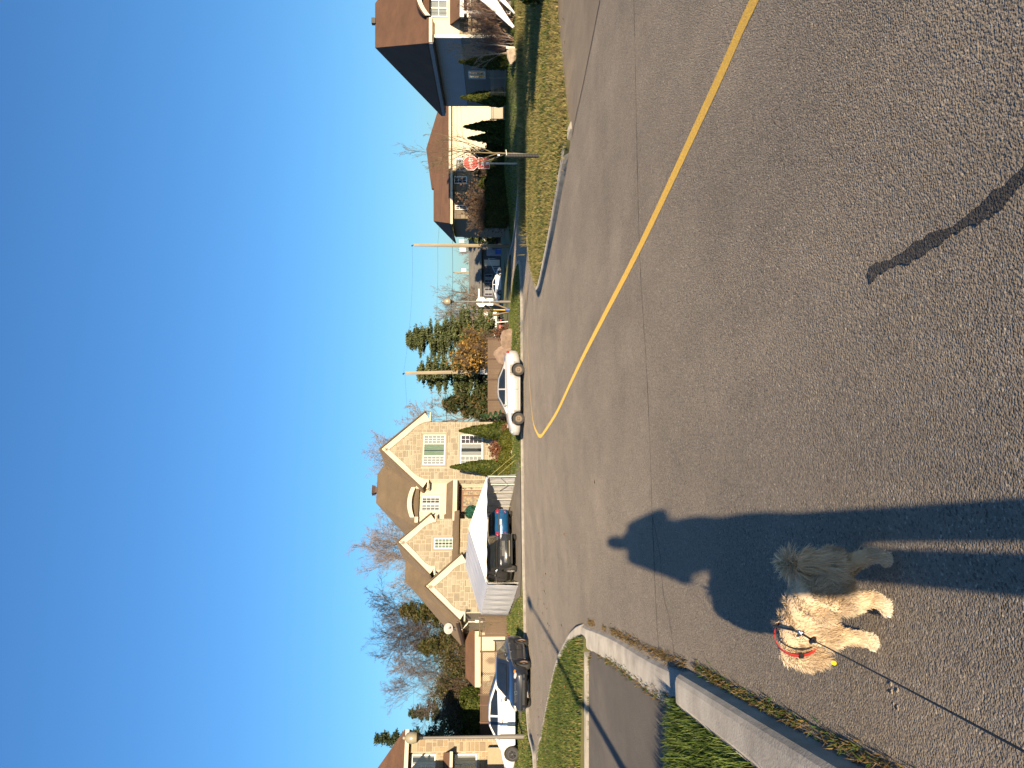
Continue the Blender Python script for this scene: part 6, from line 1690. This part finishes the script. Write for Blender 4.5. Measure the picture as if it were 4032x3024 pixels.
# far wood on the horizon, one mass
rnd = random.Random(5); segs = []
for i in range(22):
    x = rnd.uniform(8, 62); y = rnd.uniform(150, 185); sg = []
    grow(rnd, Vector((x, y, 0)), Vector((0, 0, 1)), 7.0 * rnd.uniform(.8, 1.2), .13, 0, 3, sg, dict(BTREE, kids=[8, 6, 5, 0, 0], rmin=.025))
    segs += [s_[1:] for s_ in sg]
tl = link_mesh('bare_wood', prisms(segs, np.array([[.20, .13, .10]]) * np.random.default_rng(3).uniform(.7, 1.25, (len(segs), 1)), 'bare_wood', BARK)); tag(tl, 'far reddish brown leafless wood along the horizon', 'trees', kind='stuff')
rnd = random.Random(9); segs = []
for i in range(18):
    x = rnd.uniform(-36, 8); y = rnd.uniform(105, 135); sg = []
    grow(rnd, Vector((x, y, 0)), Vector((0, 0, 1)), 5.0 * rnd.uniform(.8, 1.2), .12, 0, 3, sg, dict(BTREE, kids=[8, 6, 5, 0, 0], rmin=.02))
    segs += [s_[1:] for s_ in sg]
tl = link_mesh('bare_wood', prisms(segs, np.array([[.17, .12, .09]]) * np.random.default_rng(4).uniform(.7, 1.25, (len(segs), 1)), 'bare_wood', BARK)); tag(tl, 'leafless brush far behind the fence and stone house', 'trees', kind='stuff')
conifer('spruce', 'green conifer beside the chimney of the far bungalow', (25.5, 128, .2), 8.6, 3.0, 98, PINE, 120, 30, .15, -.1, .35)
for i, (x, y, h) in enumerate([(23.4, 104, 8.5), (26.6, 103, 8.7), (30.2, 105, 8.6)]):  # out of sight, added to throw shade on the far bungalow
    conifer('spruce', ['first', 'middle', 'last'][i] + ' of the hidden spruces added behind the cream walled house to shade the bungalow', (x, y, .2), h, 2.9, 170 + i, [(0.035, 0.05, 0.02), (0.05, 0.065, 0.025)], 110, 40, .04, -.1, .35, power=.6)
conifer('spruce', 'dark conifer hedge tree left of the far trailer', (3.0, 100, .2), 5.5, 2.4, 99, [(0.03, 0.045, 0.02), (0.045, .06, .02)], 120, 30, .05, -.1, .3)

# -- right side planting
zR = lotR.z
cone_shrub('cone_cedar', 'pointed cedar nearest the front corner of the grey side wall', (18.95, 45.6, zR(18.95, 45.6)), 2.85, .42, 121, n=2400, size=.11)
cone_shrub('cone_cedar', 'pointed cedar behind the middle of the metal fence', (18.55, 50.2, zR(18.5, 50.2)), 2.9, .52, 122, n=2600, size=.11)
cone_shrub('cone_cedar', 'pointed cedar in front of the cream wall, right one of the pair', (18.75, 56.5, zR(18.7, 56.5)), 3.0, .5, 123, n=2600, size=.11)
cone_shrub('cone_cedar', 'pointed cedar in front of the cream wall, left one of the pair', (18.05, 56.9, zR(18.0, 57)), 2.7, .45, 124, n=2400, size=.11)
hedge('cedar_hedge', 'long clipped cedar hedge behind the stop sign, leaves darkened for shade', (11.9, 58.6), (18.6, 58.2), 1.2, 1.55, 125, z=.5, cols=[(0.030, 0.045, 0.010), (0.042, 0.055, 0.012)])  # leaf colours darkened to carry the shade on this hedge
for i, (x, y, h, lab) in enumerate([(17.2, 60.5, 3.3, 'twiggy brown shrub behind the hedge right of the stop sign'), (14.6, 60.5, 3.5, 'twiggy brown shrub behind the hedge left of the stop sign'), (13.2, 60.8, 3.3, 'leaning twiggy shrub at the left end of the hedge')]):
    leafy_tree('twiggy_shrub', lab, (x, y, .6), h, 1.0, .5, 126 + i, [(0.13, 0.075, 0.045), (0.10, 0.06, 0.035), (0.17, 0.11, 0.06)], 900, .12, 'twiggy shrubs behind the hedge')
globe_shrub('globe_cedar', 'dark green rounded shrub between the twiggy shrubs behind the hedge', (15.7, 60.2, .6), .7, 1.7, 129, n=1600, size=.12)
shrubcol = (0.20, 0.13, 0.095)
SHR = dict(kids=[6, 6, 5, 0, 0], start=[.15, .15, .2, .2, 0], spread=[25, 30, 32, 30, 30], rmin=.006)
for i, (x, y, h, lab) in enumerate([(20.2, 42.6, 3.3, 'large twiggy bare shrub left of the white tarpaulin'), (21.6, 43.0, 3.6, 'large twiggy bare shrub behind the white tarpaulin'), (19.0, 42.9, 2.6, 'smaller twiggy bare shrub at the house corner')]):
    bare_tree('bare_shrub', lab, (x, y, zR(x, y)), h, 130 + i, shrubcol, .03, SHR, 3, trunks=9, lean=.38, group='bare shrubs', cat='shrub')
bare_tree('bare_tree', 'slender pale multi stemmed tree with white trunk guard', (18.25, 42.3, zR(18.25, 42.3)), 3.9, 134, (0.34, 0.27, 0.20), .05, dict(kids=[6, 5, 5, 0, 0], spread=[25, 30, 32, 30, 30]), 3, trunks=3, lean=.22)
mb = MB(); mb.tube([(0, 0, 0), (0.02, 0, .5)], .075, 10); o = mb.build('trunk_guard', WHITE); o.location = (18.3, 42.2, zR(18.3, 42.2)); tag(o, 'white plastic guard round the pale tree', 'tree guard')
boulder('boulder', 'jagged tan rock beside the pale multi stemmed tree', (17.75, 41.9, zR(17.75, 41.9) + .22), (.55, .4, .40), 135, ROCK2)
# metal fence along the grey wall
mf = empty('metal_fence', (19.15, 46.0, .70), math.atan2(6.9, -1.15)); tag(mf, 'pale metal picket fence along the grey side wall', 'fence')
FM = mat('fence_tan_metal', (0.36, 0.30, 0.22), 0.5, (0.30, 0.25, 0.18), 3.0)
for i in range(54): picket(mf, 'picket', .12 + i * .125, 0, 0.04, 1.0, .018, .018, FM)
for i in range(5): picket(mf, 'post', 0.05 + i * 1.70, 0, 0, 1.12, .05, .05, FM)
mb = MB(); mb.box(0, 6.9, -.015, .015, .12, .15); mb.box(0, 6.9, -.015, .015, .86, .89); mb.box(0, 6.9, -.015, .015, .99, 1.02); mb.build('rail', FM, mf)
# young street tree with black guard on the verge
yt = bare_tree('young_tree', 'young bare street tree with black trunk guard beside the stop sign', (6.57, 22.3, lotI.z(6.57, 22.3)), 4.35, 141, (0.15, 0.12, 0.07), .05, dict(nseg=[6, 5, 4, 3, 3], wob=[.03, .10, .12, .15, .2], up=[.02, .22, .14, .1, .03], kids=[9, 6, 4, 3, 0], start=[.30, .25, .2, .2, 0], spread=[34, 26, 28, 30, 30], len=[.75, .5, .5, .5, .5], rmin=.0045), 4)
mb = MB(); mb.lathe([(.050, -.02)] + [(.052 + .006 * (i % 2), .0 + i * .04) for i in range(27)], n=12); mb.build('trunk_guard', BLACK, yt)
mb = MB(); mb.box(-.01, .03, -.04, .02, 1.20, 1.26); mb.tube([(0, -.05, 1.0), (.16, -.05, 1.02)], .012, 5); mb.build('tie', WHITE, yt)
# shrubs just outside the frame on the right and a tall pine behind the camera: unseen, added so that their shade falls on the verge and the side street
for i, (x, h, r_) in enumerate([(11.2, .95, .9), (12.6, 1.35, 1.0), (14.1, 1.5, 1.1), (15.8, 1.6, 1.1), (17.5, 1.6, 1.1)]):
    globe_shrub('globe_cedar', ['first', 'second', 'third', 'fourth', 'fifth'][i] + ' of the rounded shrubs added beyond the right edge to shade the verge', (x, 20.4 + .2 * i, .12), r_, h, 150 + i, n=900, size=.2)
conifer('pine', 'broad high crowned pine added behind the camera to shade the side street', (20.4, -10, 0), 9.0, 5.6, 160, PINE, 330, 40, .87, -.01, .6, irregular=.35, power=.12)
conifer('pine', 'taller slim high crowned pine added behind the camera to shade the hedge', (27.2, -10, 0), 12.8, 3.0, 161, PINE, 240, 40, .80, -.02, .6, irregular=.3, power=.15)  # unseen second pine, added to shade the hedge behind the stop sign

# ---------------------------------------------------------------- small far things
for i, (x, lab) in enumerate([(19.2, 'far blue recycling bin, left one'), (20.1, 'far blue recycling bin, right one')]):
    b_ = empty('recycling_bin', (x + 2.0, 124.5, .15)); tag(b_, lab + ' beside the garage of the bungalow', 'bin', 'blue recycling bins')
    mb = MB(); mb.prism([(-.26, .1), (.26, .1), (.32, 1.0), (-.32, 1.0)], -.35, .35); mb.build('body', mat('bin_blue', (0.03, 0.09, 0.36), 0.5), b_)
    mb = MB(); mb.box(-.35, .35, -.4, .4, 1.0, 1.07); mb.build('lid', MATS['bin_blue'], b_)
    mb = MB(); mb.lathe([(.001, -.35), (.12, -.35), (.12, .35), (.001, .35)], (0, .3, .12), 10, axis='x'); mb.build('wheel', BLACK, b_)
hy = empty('hydrant_marker', (6.75, 70.5, .06)); tag(hy, 'yellow marker pole on a blue foot near the far lamp', 'marker')
mb = MB(); mb.tube([(0, 0, .35), (0, 0, 1.7)], .05, 8); mb.build('pole', mat('marker_yellow', (0.75, 0.50, 0.03), 0.5), hy)
mb = MB(); mb.lathe([(.12, 0), (.12, .2), (.09, .35), (.05, .42)], n=10); mb.build('foot', MATS['bin_blue'], hy)
rt = empty('garden_tractor', (6.7, 90, .2), R(10)); tag(rt, 'small red garden tractor on the far lawn below the trailer', 'tractor')
mb = MB(); mb.box(-.7, .2, -.3, .3, .35, .75); mb.box(.2, .8, -.25, .25, .35, .6); mb.build('body', mat('tractor_red', (0.50, 0.03, 0.02), 0.4), rt, bevel=.06)
for x, r_ in ((-.45, .3), (.6, .22)):
    for s_ in (-1, 1):
        mb = MB(); mb.lathe([(.001, -.08), (r_, -.08), (r_, .08), (.001, .08)], (x, s_ * .36, r_), 12, axis='y'); mb.build('wheel', BLACK, rt)
mb = MB(); mb.box(-.5, -.15, -.2, .2, .75, .8); mb.box(-.55, -.48, -.2, .2, .8, 1.1); mb.build('seat', BLACK, rt)
# fallen leaves
rng = np.random.default_rng(77); n = 230
xy = np.concatenate([np.stack([rng.uniform(-14, -5, 120), rng.uniform(13, 27, 120)], 1), np.stack([rng.uniform(-12, 9, 40), rng.uniform(9, 39, 40)], 1)[:10], np.stack([rng.uniform(5, 14, 100), rng.uniform(16.5, 34, 100)], 1)])
zz = np.zeros(n) + .012
for i in range(n):
    for lt_ in (lotL, lotI):
        if poly_in(xy[i], lt_.poly): zz[i] = lt_.z(*xy[i]) + .05
nn = np.zeros((n, 3)); nn[:, 2] = 1
o = link_mesh('fallen_leaves', cards(np.column_stack([xy, zz]), nn, .05, [(0.26, 0.13, 0.05), (0.20, 0.10, 0.04), (0.32, 0.19, 0.08)], rng, 'fallen_leaves', 1.3, jit=.35)); tag(o, 'scattered brown fallen leaves on lawns and road', 'leaves', kind='stuff')
# ---------------------------------------------------------------- bodies from merged volumes
def blob(shapes):
    """shapes: ('e', centre, radii[, rotation euler]) or ('c', [points], [radii])"""
    mb = MB()
    for sh in shapes:
        if sh[0] == 'e':
            Mx = Matrix.Translation(sh[1])
            if len(sh) > 3:
                from mathutils import Euler
                Mx = Mx @ Euler(sh[3]).to_matrix().to_4x4()
            mb.ball((0, 0, 0), sh[2], 18, 12, M=Mx)
        else:
            pts = [Vector(p) for p in sh[1]]; rr = sh[2]
            for i, p in enumerate(pts): mb.ball(p, rr[i], 14, 10)
            for i in range(len(pts) - 1):
                mb.tube([pts[i], pts[i].lerp(pts[i + 1], .5), pts[i + 1]], [rr[i], (rr[i] + rr[i + 1]) / 2, rr[i + 1]], 14)
    return mb
def merged(name, shapes, voxel, m, parent, smooth_it=6):
    o = blob(shapes).build(name, m, parent, smooth=True)
    rm = o.modifiers.new('merge', 'REMESH'); rm.mode = 'VOXEL'; rm.voxel_size = voxel
    sm = o.modifiers.new('relax', 'SMOOTH'); sm.factor = .5; sm.iterations = smooth_it
    bpy.context.view_layer.update()
    bake(o)
    o.data.polygons.foreach_set('use_smooth', [True] * len(o.data.polygons))
    return o

# ---------------------------------------------------------------- the dog
DOG_RZ = math.atan2(.60, -.80)
dog = empty('dog', (-0.87, 3.05, 0.0), DOG_RZ)
tag(dog, 'small shaggy cream dog with red collar walking away across the asphalt', 'dog')
legs = []
def leg(hip, knee, hock, paw, r):
    return [('c', [hip, knee, hock, paw], r), ('e', (paw[0] + .018, paw[1], .022), (.036, .026, .022))]
shp = [('e', (-.135, 0, .297), (.108, .090, .092)), ('e', (-.02, 0, .290), (.16, .090, .092)), ('e', (.105, 0, .282), (.122, .090, .098)),
       ('c', [(.10, 0, .305), (.185, 0, .302), (.240, .0, .288)], [.078, .068, .064]),
       ('e', (.292, .005, .274), (.084, .076, .076)), ('e', (.354, .008, .244), (.056, .048, .046)), ('e', (.394, .010, .238), (.022, .024, .020)),
       ('e', (.277, .076, .245), (.038, .018, .060)), ('e', (.277, -.066, .245), (.038, .018, .060))]
# hind left steps forward, hind right trails; front left leads
shp += leg((-.120, .060, .24), (-.085, .066, .175), (-.105, .062, .100), (-.050, .058, .030), [.062, .042, .025, .023])
shp += leg((-.150, -.055, .24), (-.145, -.060, .175), (-.215, -.058, .110), (-.205, -.055, .030), [.062, .042, .025, .023])
shp += leg((.120, .062, .24), (.125, .070, .165), (.130, .072, .100), (.150, .074, .030), [.052, .034, .027, .024])
shp += leg((.110, -.062, .24), (.105, -.070, .165), (.100, -.072, .100), (.105, -.074, .030), [.052, .034, .027, .024])
shp += [('c', [(-.205, 0, .360), (-.232, .006, .420), (-.256, .014, .425), (-.270, .022, .370), (-.264, .028, .300)], [.030, .028, .030, .028, .018])]
FURSKIN = mat('dog_undercoat', (0.56, 0.44, 0.30), 0.9, (0.44, 0.33, 0.21), 14.0)
body = merged('body', shp, .009, FURSKIN, dog, 5)
def fur_coat(src, n, seed, name, parent):
    me = src.data
    nt_ = len(me.polygons); rng = np.random.default_rng(seed)
    cen = np.zeros(nt_ * 3); me.polygons.foreach_get('center', cen); cen = cen.reshape(-1, 3)
    nor = np.zeros(nt_ * 3); me.polygons.foreach_get('normal', nor); nor = nor.reshape(-1, 3)
    ar = np.zeros(nt_); me.polygons.foreach_get('area', ar)
    idx = rng.choice(nt_, n, p=ar / ar.sum())
    P = cen[idx] + rng.normal(0, .003, (n, 3)); N = nor[idx]
    x, y, z = P[:, 0], P[:, 1], P[:, 2]
    tail_ = (x < -.222) & (z > .27); head_ = (x > .235); leg_ = z < .19; ear_ = head_ & (np.abs(y) > .05)
    L = np.full(n, .030); L[leg_] = .016; L[head_] = .024; L[ear_] = .034; L[tail_] = .050; L[(z < .07)] = .012
    L[tail_ & (z > .425)] = .060
    L *= rng.uniform(.6, 1.3, n)
    comb = np.zeros((n, 3)); comb[:, 0] = -.75; comb[:, 2] = -.45
    comb[leg_] = np.array([-.1, 0, -1.0]); comb[tail_] = np.array([-.12, .10, -1.1]); comb[head_] = np.array([-.35, 0, -.6])
    # locks: strands that start close together lean the same way
    lock = np.stack([np.sin(x * 61 + z * 47 + 1.3), np.sin(y * 57 + z * 39 + .4), np.sin(x * 43 - y * 51)], 1) * .30
    d = N * .34 + comb * .72 + lock + rng.normal(0, .15, (n, 3))
    top_tail = tail_ & (z > .415)
    d[top_tail] = N[top_tail] * .5 + rng.normal(0, .55, (int(top_tail.sum()), 3)) + np.array([.05, 0, .75])
    d /= np.linalg.norm(d, axis=1, keepdims=True)
    ref = rng.normal(0, 1, (n, 3)); s_ = np.cross(d, ref); s_ /= np.linalg.norm(s_, axis=1, keepdims=True); q = np.cross(d, s_)
    W = .0020 * rng.uniform(.7, 1.4, n); W[tail_] *= 1.4
    ph = rng.uniform(0, 6.28, n); amp = L * .15; K = 4
    rows = []
    for i in range(K):
        u = i / (K - 1)
        c = P - N * .004 + d * (L * u)[:, None] + q * (amp * np.sin(ph + u * 5.5) * u)[:, None] + np.array([0, 0, -1.0]) * (L * .28 * u * u)[:, None]
        w = (W * (1 - .8 * u))[:, None]
        rows += [c - s_ * w, c + s_ * w]
    co = np.stack(rows, 1); co[:, :, 2] = np.maximum(co[:, :, 2], .003); co = co.reshape(-1, 3)
    k = np.arange(n)[:, None] * (2 * K); tr = []
    for i in range(K - 1):
        tr += [k + np.array([[2 * i, 2 * i + 1, 2 * i + 3]]), k + np.array([[2 * i, 2 * i + 3, 2 * i + 2]])]
    tr = np.concatenate(tr, 0)
    base = np.array([[.68, .56, .41]]); tan = np.array([[.52, .38, .23]]); pale = np.array([[.74, .66, .54]])
    t_ = np.clip(.5 + .5 * np.sin(x * 23 + y * 9) * np.sin(z * 31 + 2) + rng.normal(0, .22, n), 0, 1)[:, None]
    C = base * (1 - t_) + tan * t_
    pw = np.clip((.12 - z) / .10, 0, 1)[:, None]; C = C * (1 - pw) + pale * pw
    C = np.where(tail_[:, None], C * np.array([[1.10, 1.12, 1.14]]), C); C = np.where(ear_[:, None], C * .8 + tan * .2, C)
    C *= rng.uniform(.8, 1.18, (n, 1))
    me2 = np_mesh(name, co, tr, FUR, np.repeat(C, 2 * K, 0))
    return link_mesh(name, me2, parent)
FUR = tinted('dog_fur', 0.6, 0.3)
fur_coat(body, 52000, 8, 'fur', dog)
# face: nose and eyes (the head is turned away)
lump(dog, 'nose', BLACK, (.415, .010, .244), (.012, .014, .010))
for s_ in (-1, 1): lump(dog, 'eye', BLACK, (.355, .008 + s_ * .034, .277), (.008, .008, .008))
# red collar sitting on the neck, black buckle, tag
COLLAR = mat('red_collar', (0.52, 0.035, 0.022), 0.55, (0.42, 0.025, 0.018), 12.0)
def ring(c, ax, r1, r2, wid, th, n=28):
    ax = Vector(ax).normalized(); u = ax.cross(Vector((0, 1, 0))).normalized(); v = ax.cross(u)
    vs = []; fs = []
    for i in range(n):
        a = 2 * math.pi * i / n; rad = u * math.cos(a) * r1 + v * math.sin(a) * r2; dn = rad.normalized()
        for (w_, t_) in ((-wid, 0), (wid, 0), (wid, th), (-wid, th)): vs.append(Vector(c) + rad + ax * w_ + dn * t_)
    for i in range(n):
        j = (i + 1) % n
        for k in range(4): fs.append((i * 4 + k, i * 4 + (k + 1) % 4, j * 4 + (k + 1) % 4, j * 4 + k))
    mb = MB(); mb.add(vs, fs); return mb
cl = ring((.212, .002, .292), (.80, 0, -.32), .089, .092, .007, .003).build('collar', COLLAR, dog)
bk = MB(); bk.box(-.010, .010, -.005, .005, -.009, .009); b_ = bk.build('buckle', BLACK, cl); b_.location = (.215, .096, .306)
tg = empty('collar_tag', (.058, .030, -.010), 0, dog)
mb = MB(); mb.box(.222, .228, .051, .061, .174, .198); mb.box(.221, .229, .044, .068, .184, .194); mb.build('blue_tag', mat('tag_blue', (0.10, 0.30, 0.62), 0.4), tg)
mb = MB(); mb.lathe([(.001, -.002), (.0135, -.002), (.0135, .002), (.001, .002)], (.225, .056, .163), 18, axis='x'); mb.build('tag_ring', BLACK, tg)
mb = MB(); mb.lathe([(.001, -.0035), (.0115, -.0035), (.0115, .0035), (.001, .0035)], (.225, .056, .163), 18, axis='x'); mb.build('yellow_disc', mat('tag_yellow', (0.80, 0.62, 0.02), 0.4), tg)
hs = ring((.180, 0, .296), (.85, 0, -.22), .088, .088, .003, .002).build('black_collar', BLACK, dog)

# ---------------------------------------------------------------- leash
dm = Matrix.Translation(dog.location) @ Matrix.Rotation(DOG_RZ, 4, 'Z')
attach = dm @ Vector((.130, .015, .408))
clip_p = Vector((-0.943, 2.93, .391)); swv = Vector((-.955, 2.86, .361)); hand = Vector((-.32, .10, .985))
ls = empty('leash', tuple(attach)); tag(ls, 'thin black leash running from the dog to the bottom left corner', 'leash')
LO = Vector(attach)
mb = MB(); d_ = (clip_p - attach).normalized(); sd_ = d_.cross(Vector((0, 1, 0))).normalized() * .010; up_ = d_.cross(sd_).normalized() * .0025
for t0, t1 in ((0, 1),):
    a, b_ = attach - LO, clip_p - LO
    mb.add([a - sd_ - up_, a + sd_ - up_, b_ + sd_ - up_, b_ - sd_ - up_, a - sd_ + up_, a + sd_ + up_, b_ + sd_ + up_, b_ - sd_ + up_], [(0, 1, 2, 3), (4, 7, 6, 5), (0, 4, 5, 1), (1, 5, 6, 2), (2, 6, 7, 3), (3, 7, 4, 0)])
mb.build('strap', BLACK, ls)
mb = MB(); mb.tube([clip_p - LO, clip_p + Vector((-.004, -.012, -.012)) - LO, clip_p + Vector((.0, -.03, -.006)) - LO], .005, 8); mb.ball(clip_p + Vector((0, -.012, -.004)) - LO, .009, 8, 6); mb.build('clip', CHROME, ls)
dirn = (hand - swv).normalized(); n = 16; pts = []
sx = dirn.cross(Vector((0, 0, 1))).normalized(); sy = sx.cross(dirn)
for i in range(n + 1):
    a = 2 * math.pi * i / n; pts.append(swv - LO + dirn * math.cos(a) * .022 + (sx * .7 + sy * .7) * math.sin(a) * .012)
mb = MB(); mb.tube(pts, .0055, 8); mb.tube([clip_p + Vector((.0, -.03, -.006)) - LO, swv - dirn * .02 - LO], .004, 6); mb.tube([swv + dirn * .02 - LO, swv + dirn * .05 - LO], [.009, .007], 8); mb.build('swivel_ring', BLACK, ls, smooth=True)
mb = MB(); pts = []
for i in range(25):
    u = i / 24; p = (swv + dirn * .05).lerp(hand, u); p.z -= .03 * 4 * u * (1 - u) * .4; pts.append(p - LO)
mb.tube(pts, .0026, 6); mb.build('cord', BLACK, ls, smooth=True)
mb = MB(); mb.box(-.02, .02, -.05, .05, -.055, .055); hb = mb.build('handle_reel', BLACK, ls, bevel=.012); hb.location = hand - LO + Vector((0, -.03, 0))

# ---------------------------------------------------------------- the photographer (stands behind the camera and casts the long shadow)
per = empty('person', (0.045, -0.36, 0.0)); tag(per, 'photographer in dark coat with phone and leash, seen only as a long shadow', 'person')
X0 = .045; Y0 = -.36
lh = hand - Vector((X0, Y0, 0)); rh = Vector((0.02 - X0, -.055 - Y0, 1.475))
SK = mat('skin', (0.45, 0.28, 0.20), 0.6); COAT = mat('dark_coat', (0.035, 0.04, 0.05), 0.85); TROU = mat('dark_trousers', (0.03, 0.03, 0.035), 0.85); HAIR = mat('dark_hair', (0.05, 0.03, 0.02), 0.7, (0.03, .02, .012), 30.0)
ps_ = [('e', (0, 0, .80), (.195, .13, .24)), ('e', (0, 0, 1.0), (.215, .14, .22)), ('e', (0, .005, 1.17), (.230, .13, .18)), ('e', (0, 0, 1.34), (.205, .12, .11)), ('e', (-.150, .03, 1.08), (.135, .11, .15)), ('e', (0, 0, 1.42), (.135, .10, .085)), ('c', [(0, 0, 1.38), (0, .01, 1.50)], [.075, .055]),
       ('e', (0, .02, 1.60), (.074, .092, .112)), ('e', (0, .10, 1.555), (.035, .03, .04)), ('e', (0, .118, 1.585), (.014, .018, .022))]
for s_ in (-1, 1):
    ps_ += [('c', [(s_ * .085, 0, .92), (s_ * .082, .015, .50), (s_ * .078, -.01, .10)], [.10, .070, .052]), ('c', [(s_ * .08, -.03, .045), (s_ * .085, .12, .035)], [.042, .036]), ('e', (s_ * .078, .01, 1.585), (.014, .022, .03))]
ps_ += [('c', [(.165, 0, 1.385), (.235, .08, 1.18), (rh.x + .06, rh.y - .06, 1.42)], [.085, .070, .048]), ('c', [(-.165, 0, 1.385), (-.262, .04, 1.06), (lh.x + .0, lh.y - .09, lh.z)], [.085, .068, .048])]
def hand_shapes(c, fwd, curl, side):
    out = [('e', tuple(c), (.040, .045, .022))]
    f = Vector(fwd).normalized(); s2 = f.cross(Vector((0, 0, 1))).normalized() * side
    for i, (o_, L_) in enumerate(((-.030, .055), (-.010, .066), (.011, .062), (.030, .050))):
        a = Vector(c) + s2 * o_ + f * .035; b2 = a + f * L_ * .55; c2 = b2 + (f * .2 + Vector((0, 0, -1)) * curl).normalized() * L_ * .5
        out.append(('c', [tuple(a), tuple(b2), tuple(c2)], [.010, .009, .008]))
    a = Vector(c) - s2 * .038; out.append(('c', [tuple(a), tuple(a + f * .03 - s2 * .018), tuple(a + f * .055 - s2 * .012)], [.012, .010, .009]))
    return out
ps_ += hand_shapes((rh.x + .03, rh.y - .045, 1.445), (-.5, .6, .6), .5, 1) + hand_shapes((lh.x, lh.y - .055, lh.z), (0, 1, 0), 1.0, -1)
pb2 = merged('body', ps_, .012, [COAT, TROU, SK], per, 3)
for pl_ in pb2.data.polygons:
    c = pl_.center
    hand_zone = (c - Vector((rh.x + .02, rh.y - .03, 1.46))).length < .095 or (c - Vector((lh.x, lh.y - .03, lh.z))).length < .11
    pl_.material_index = 2 if (c.z > 1.455 and abs(c.x) < .12 and not (c.y > .14)) or hand_zone else (1 if c.z < .60 and abs(c.x) < .2 else 0)
hr = merged('hair', [('e', (0, -.005, 1.622), (.082, .092, .100)), ('e', (0, -.05, 1.57), (.085, .06, .11))], .010, HAIR, per, 8)
for s_ in (-1, 1):
    lump(per, 'eye', BLACK, (s_ * .032, .106, 1.612), (.010, .006, .008))
    sh_ = merged('shoe', [('c', [(s_ * .08, -.04, .04), (s_ * .088, .14, .035)], [.047, .042])], .012, BLACK, per, 2)
mb = MB(); mb.box(-.022, .022, .112, .118, 1.545, 1.553); mb.build('mouth', mat('lips', (0.35, 0.12, 0.10), 0.5), per)
ph_ = empty('phone', (0.0, -.016, 1.42)); tag(ph_, 'phone held upright in the hand of the photographer', 'phone')
mb = MB(); mb.box(-.052, .022, -.004, .004, 0, .150); mb.build('case', BLACK, ph_, bevel=.003)
mb = MB(); mb.box(-.049, .019, -.0055, -.0045, .004, .146); mb.build('screen', mat('phone_screen', (0.02, 0.025, 0.03), 0.1), ph_)
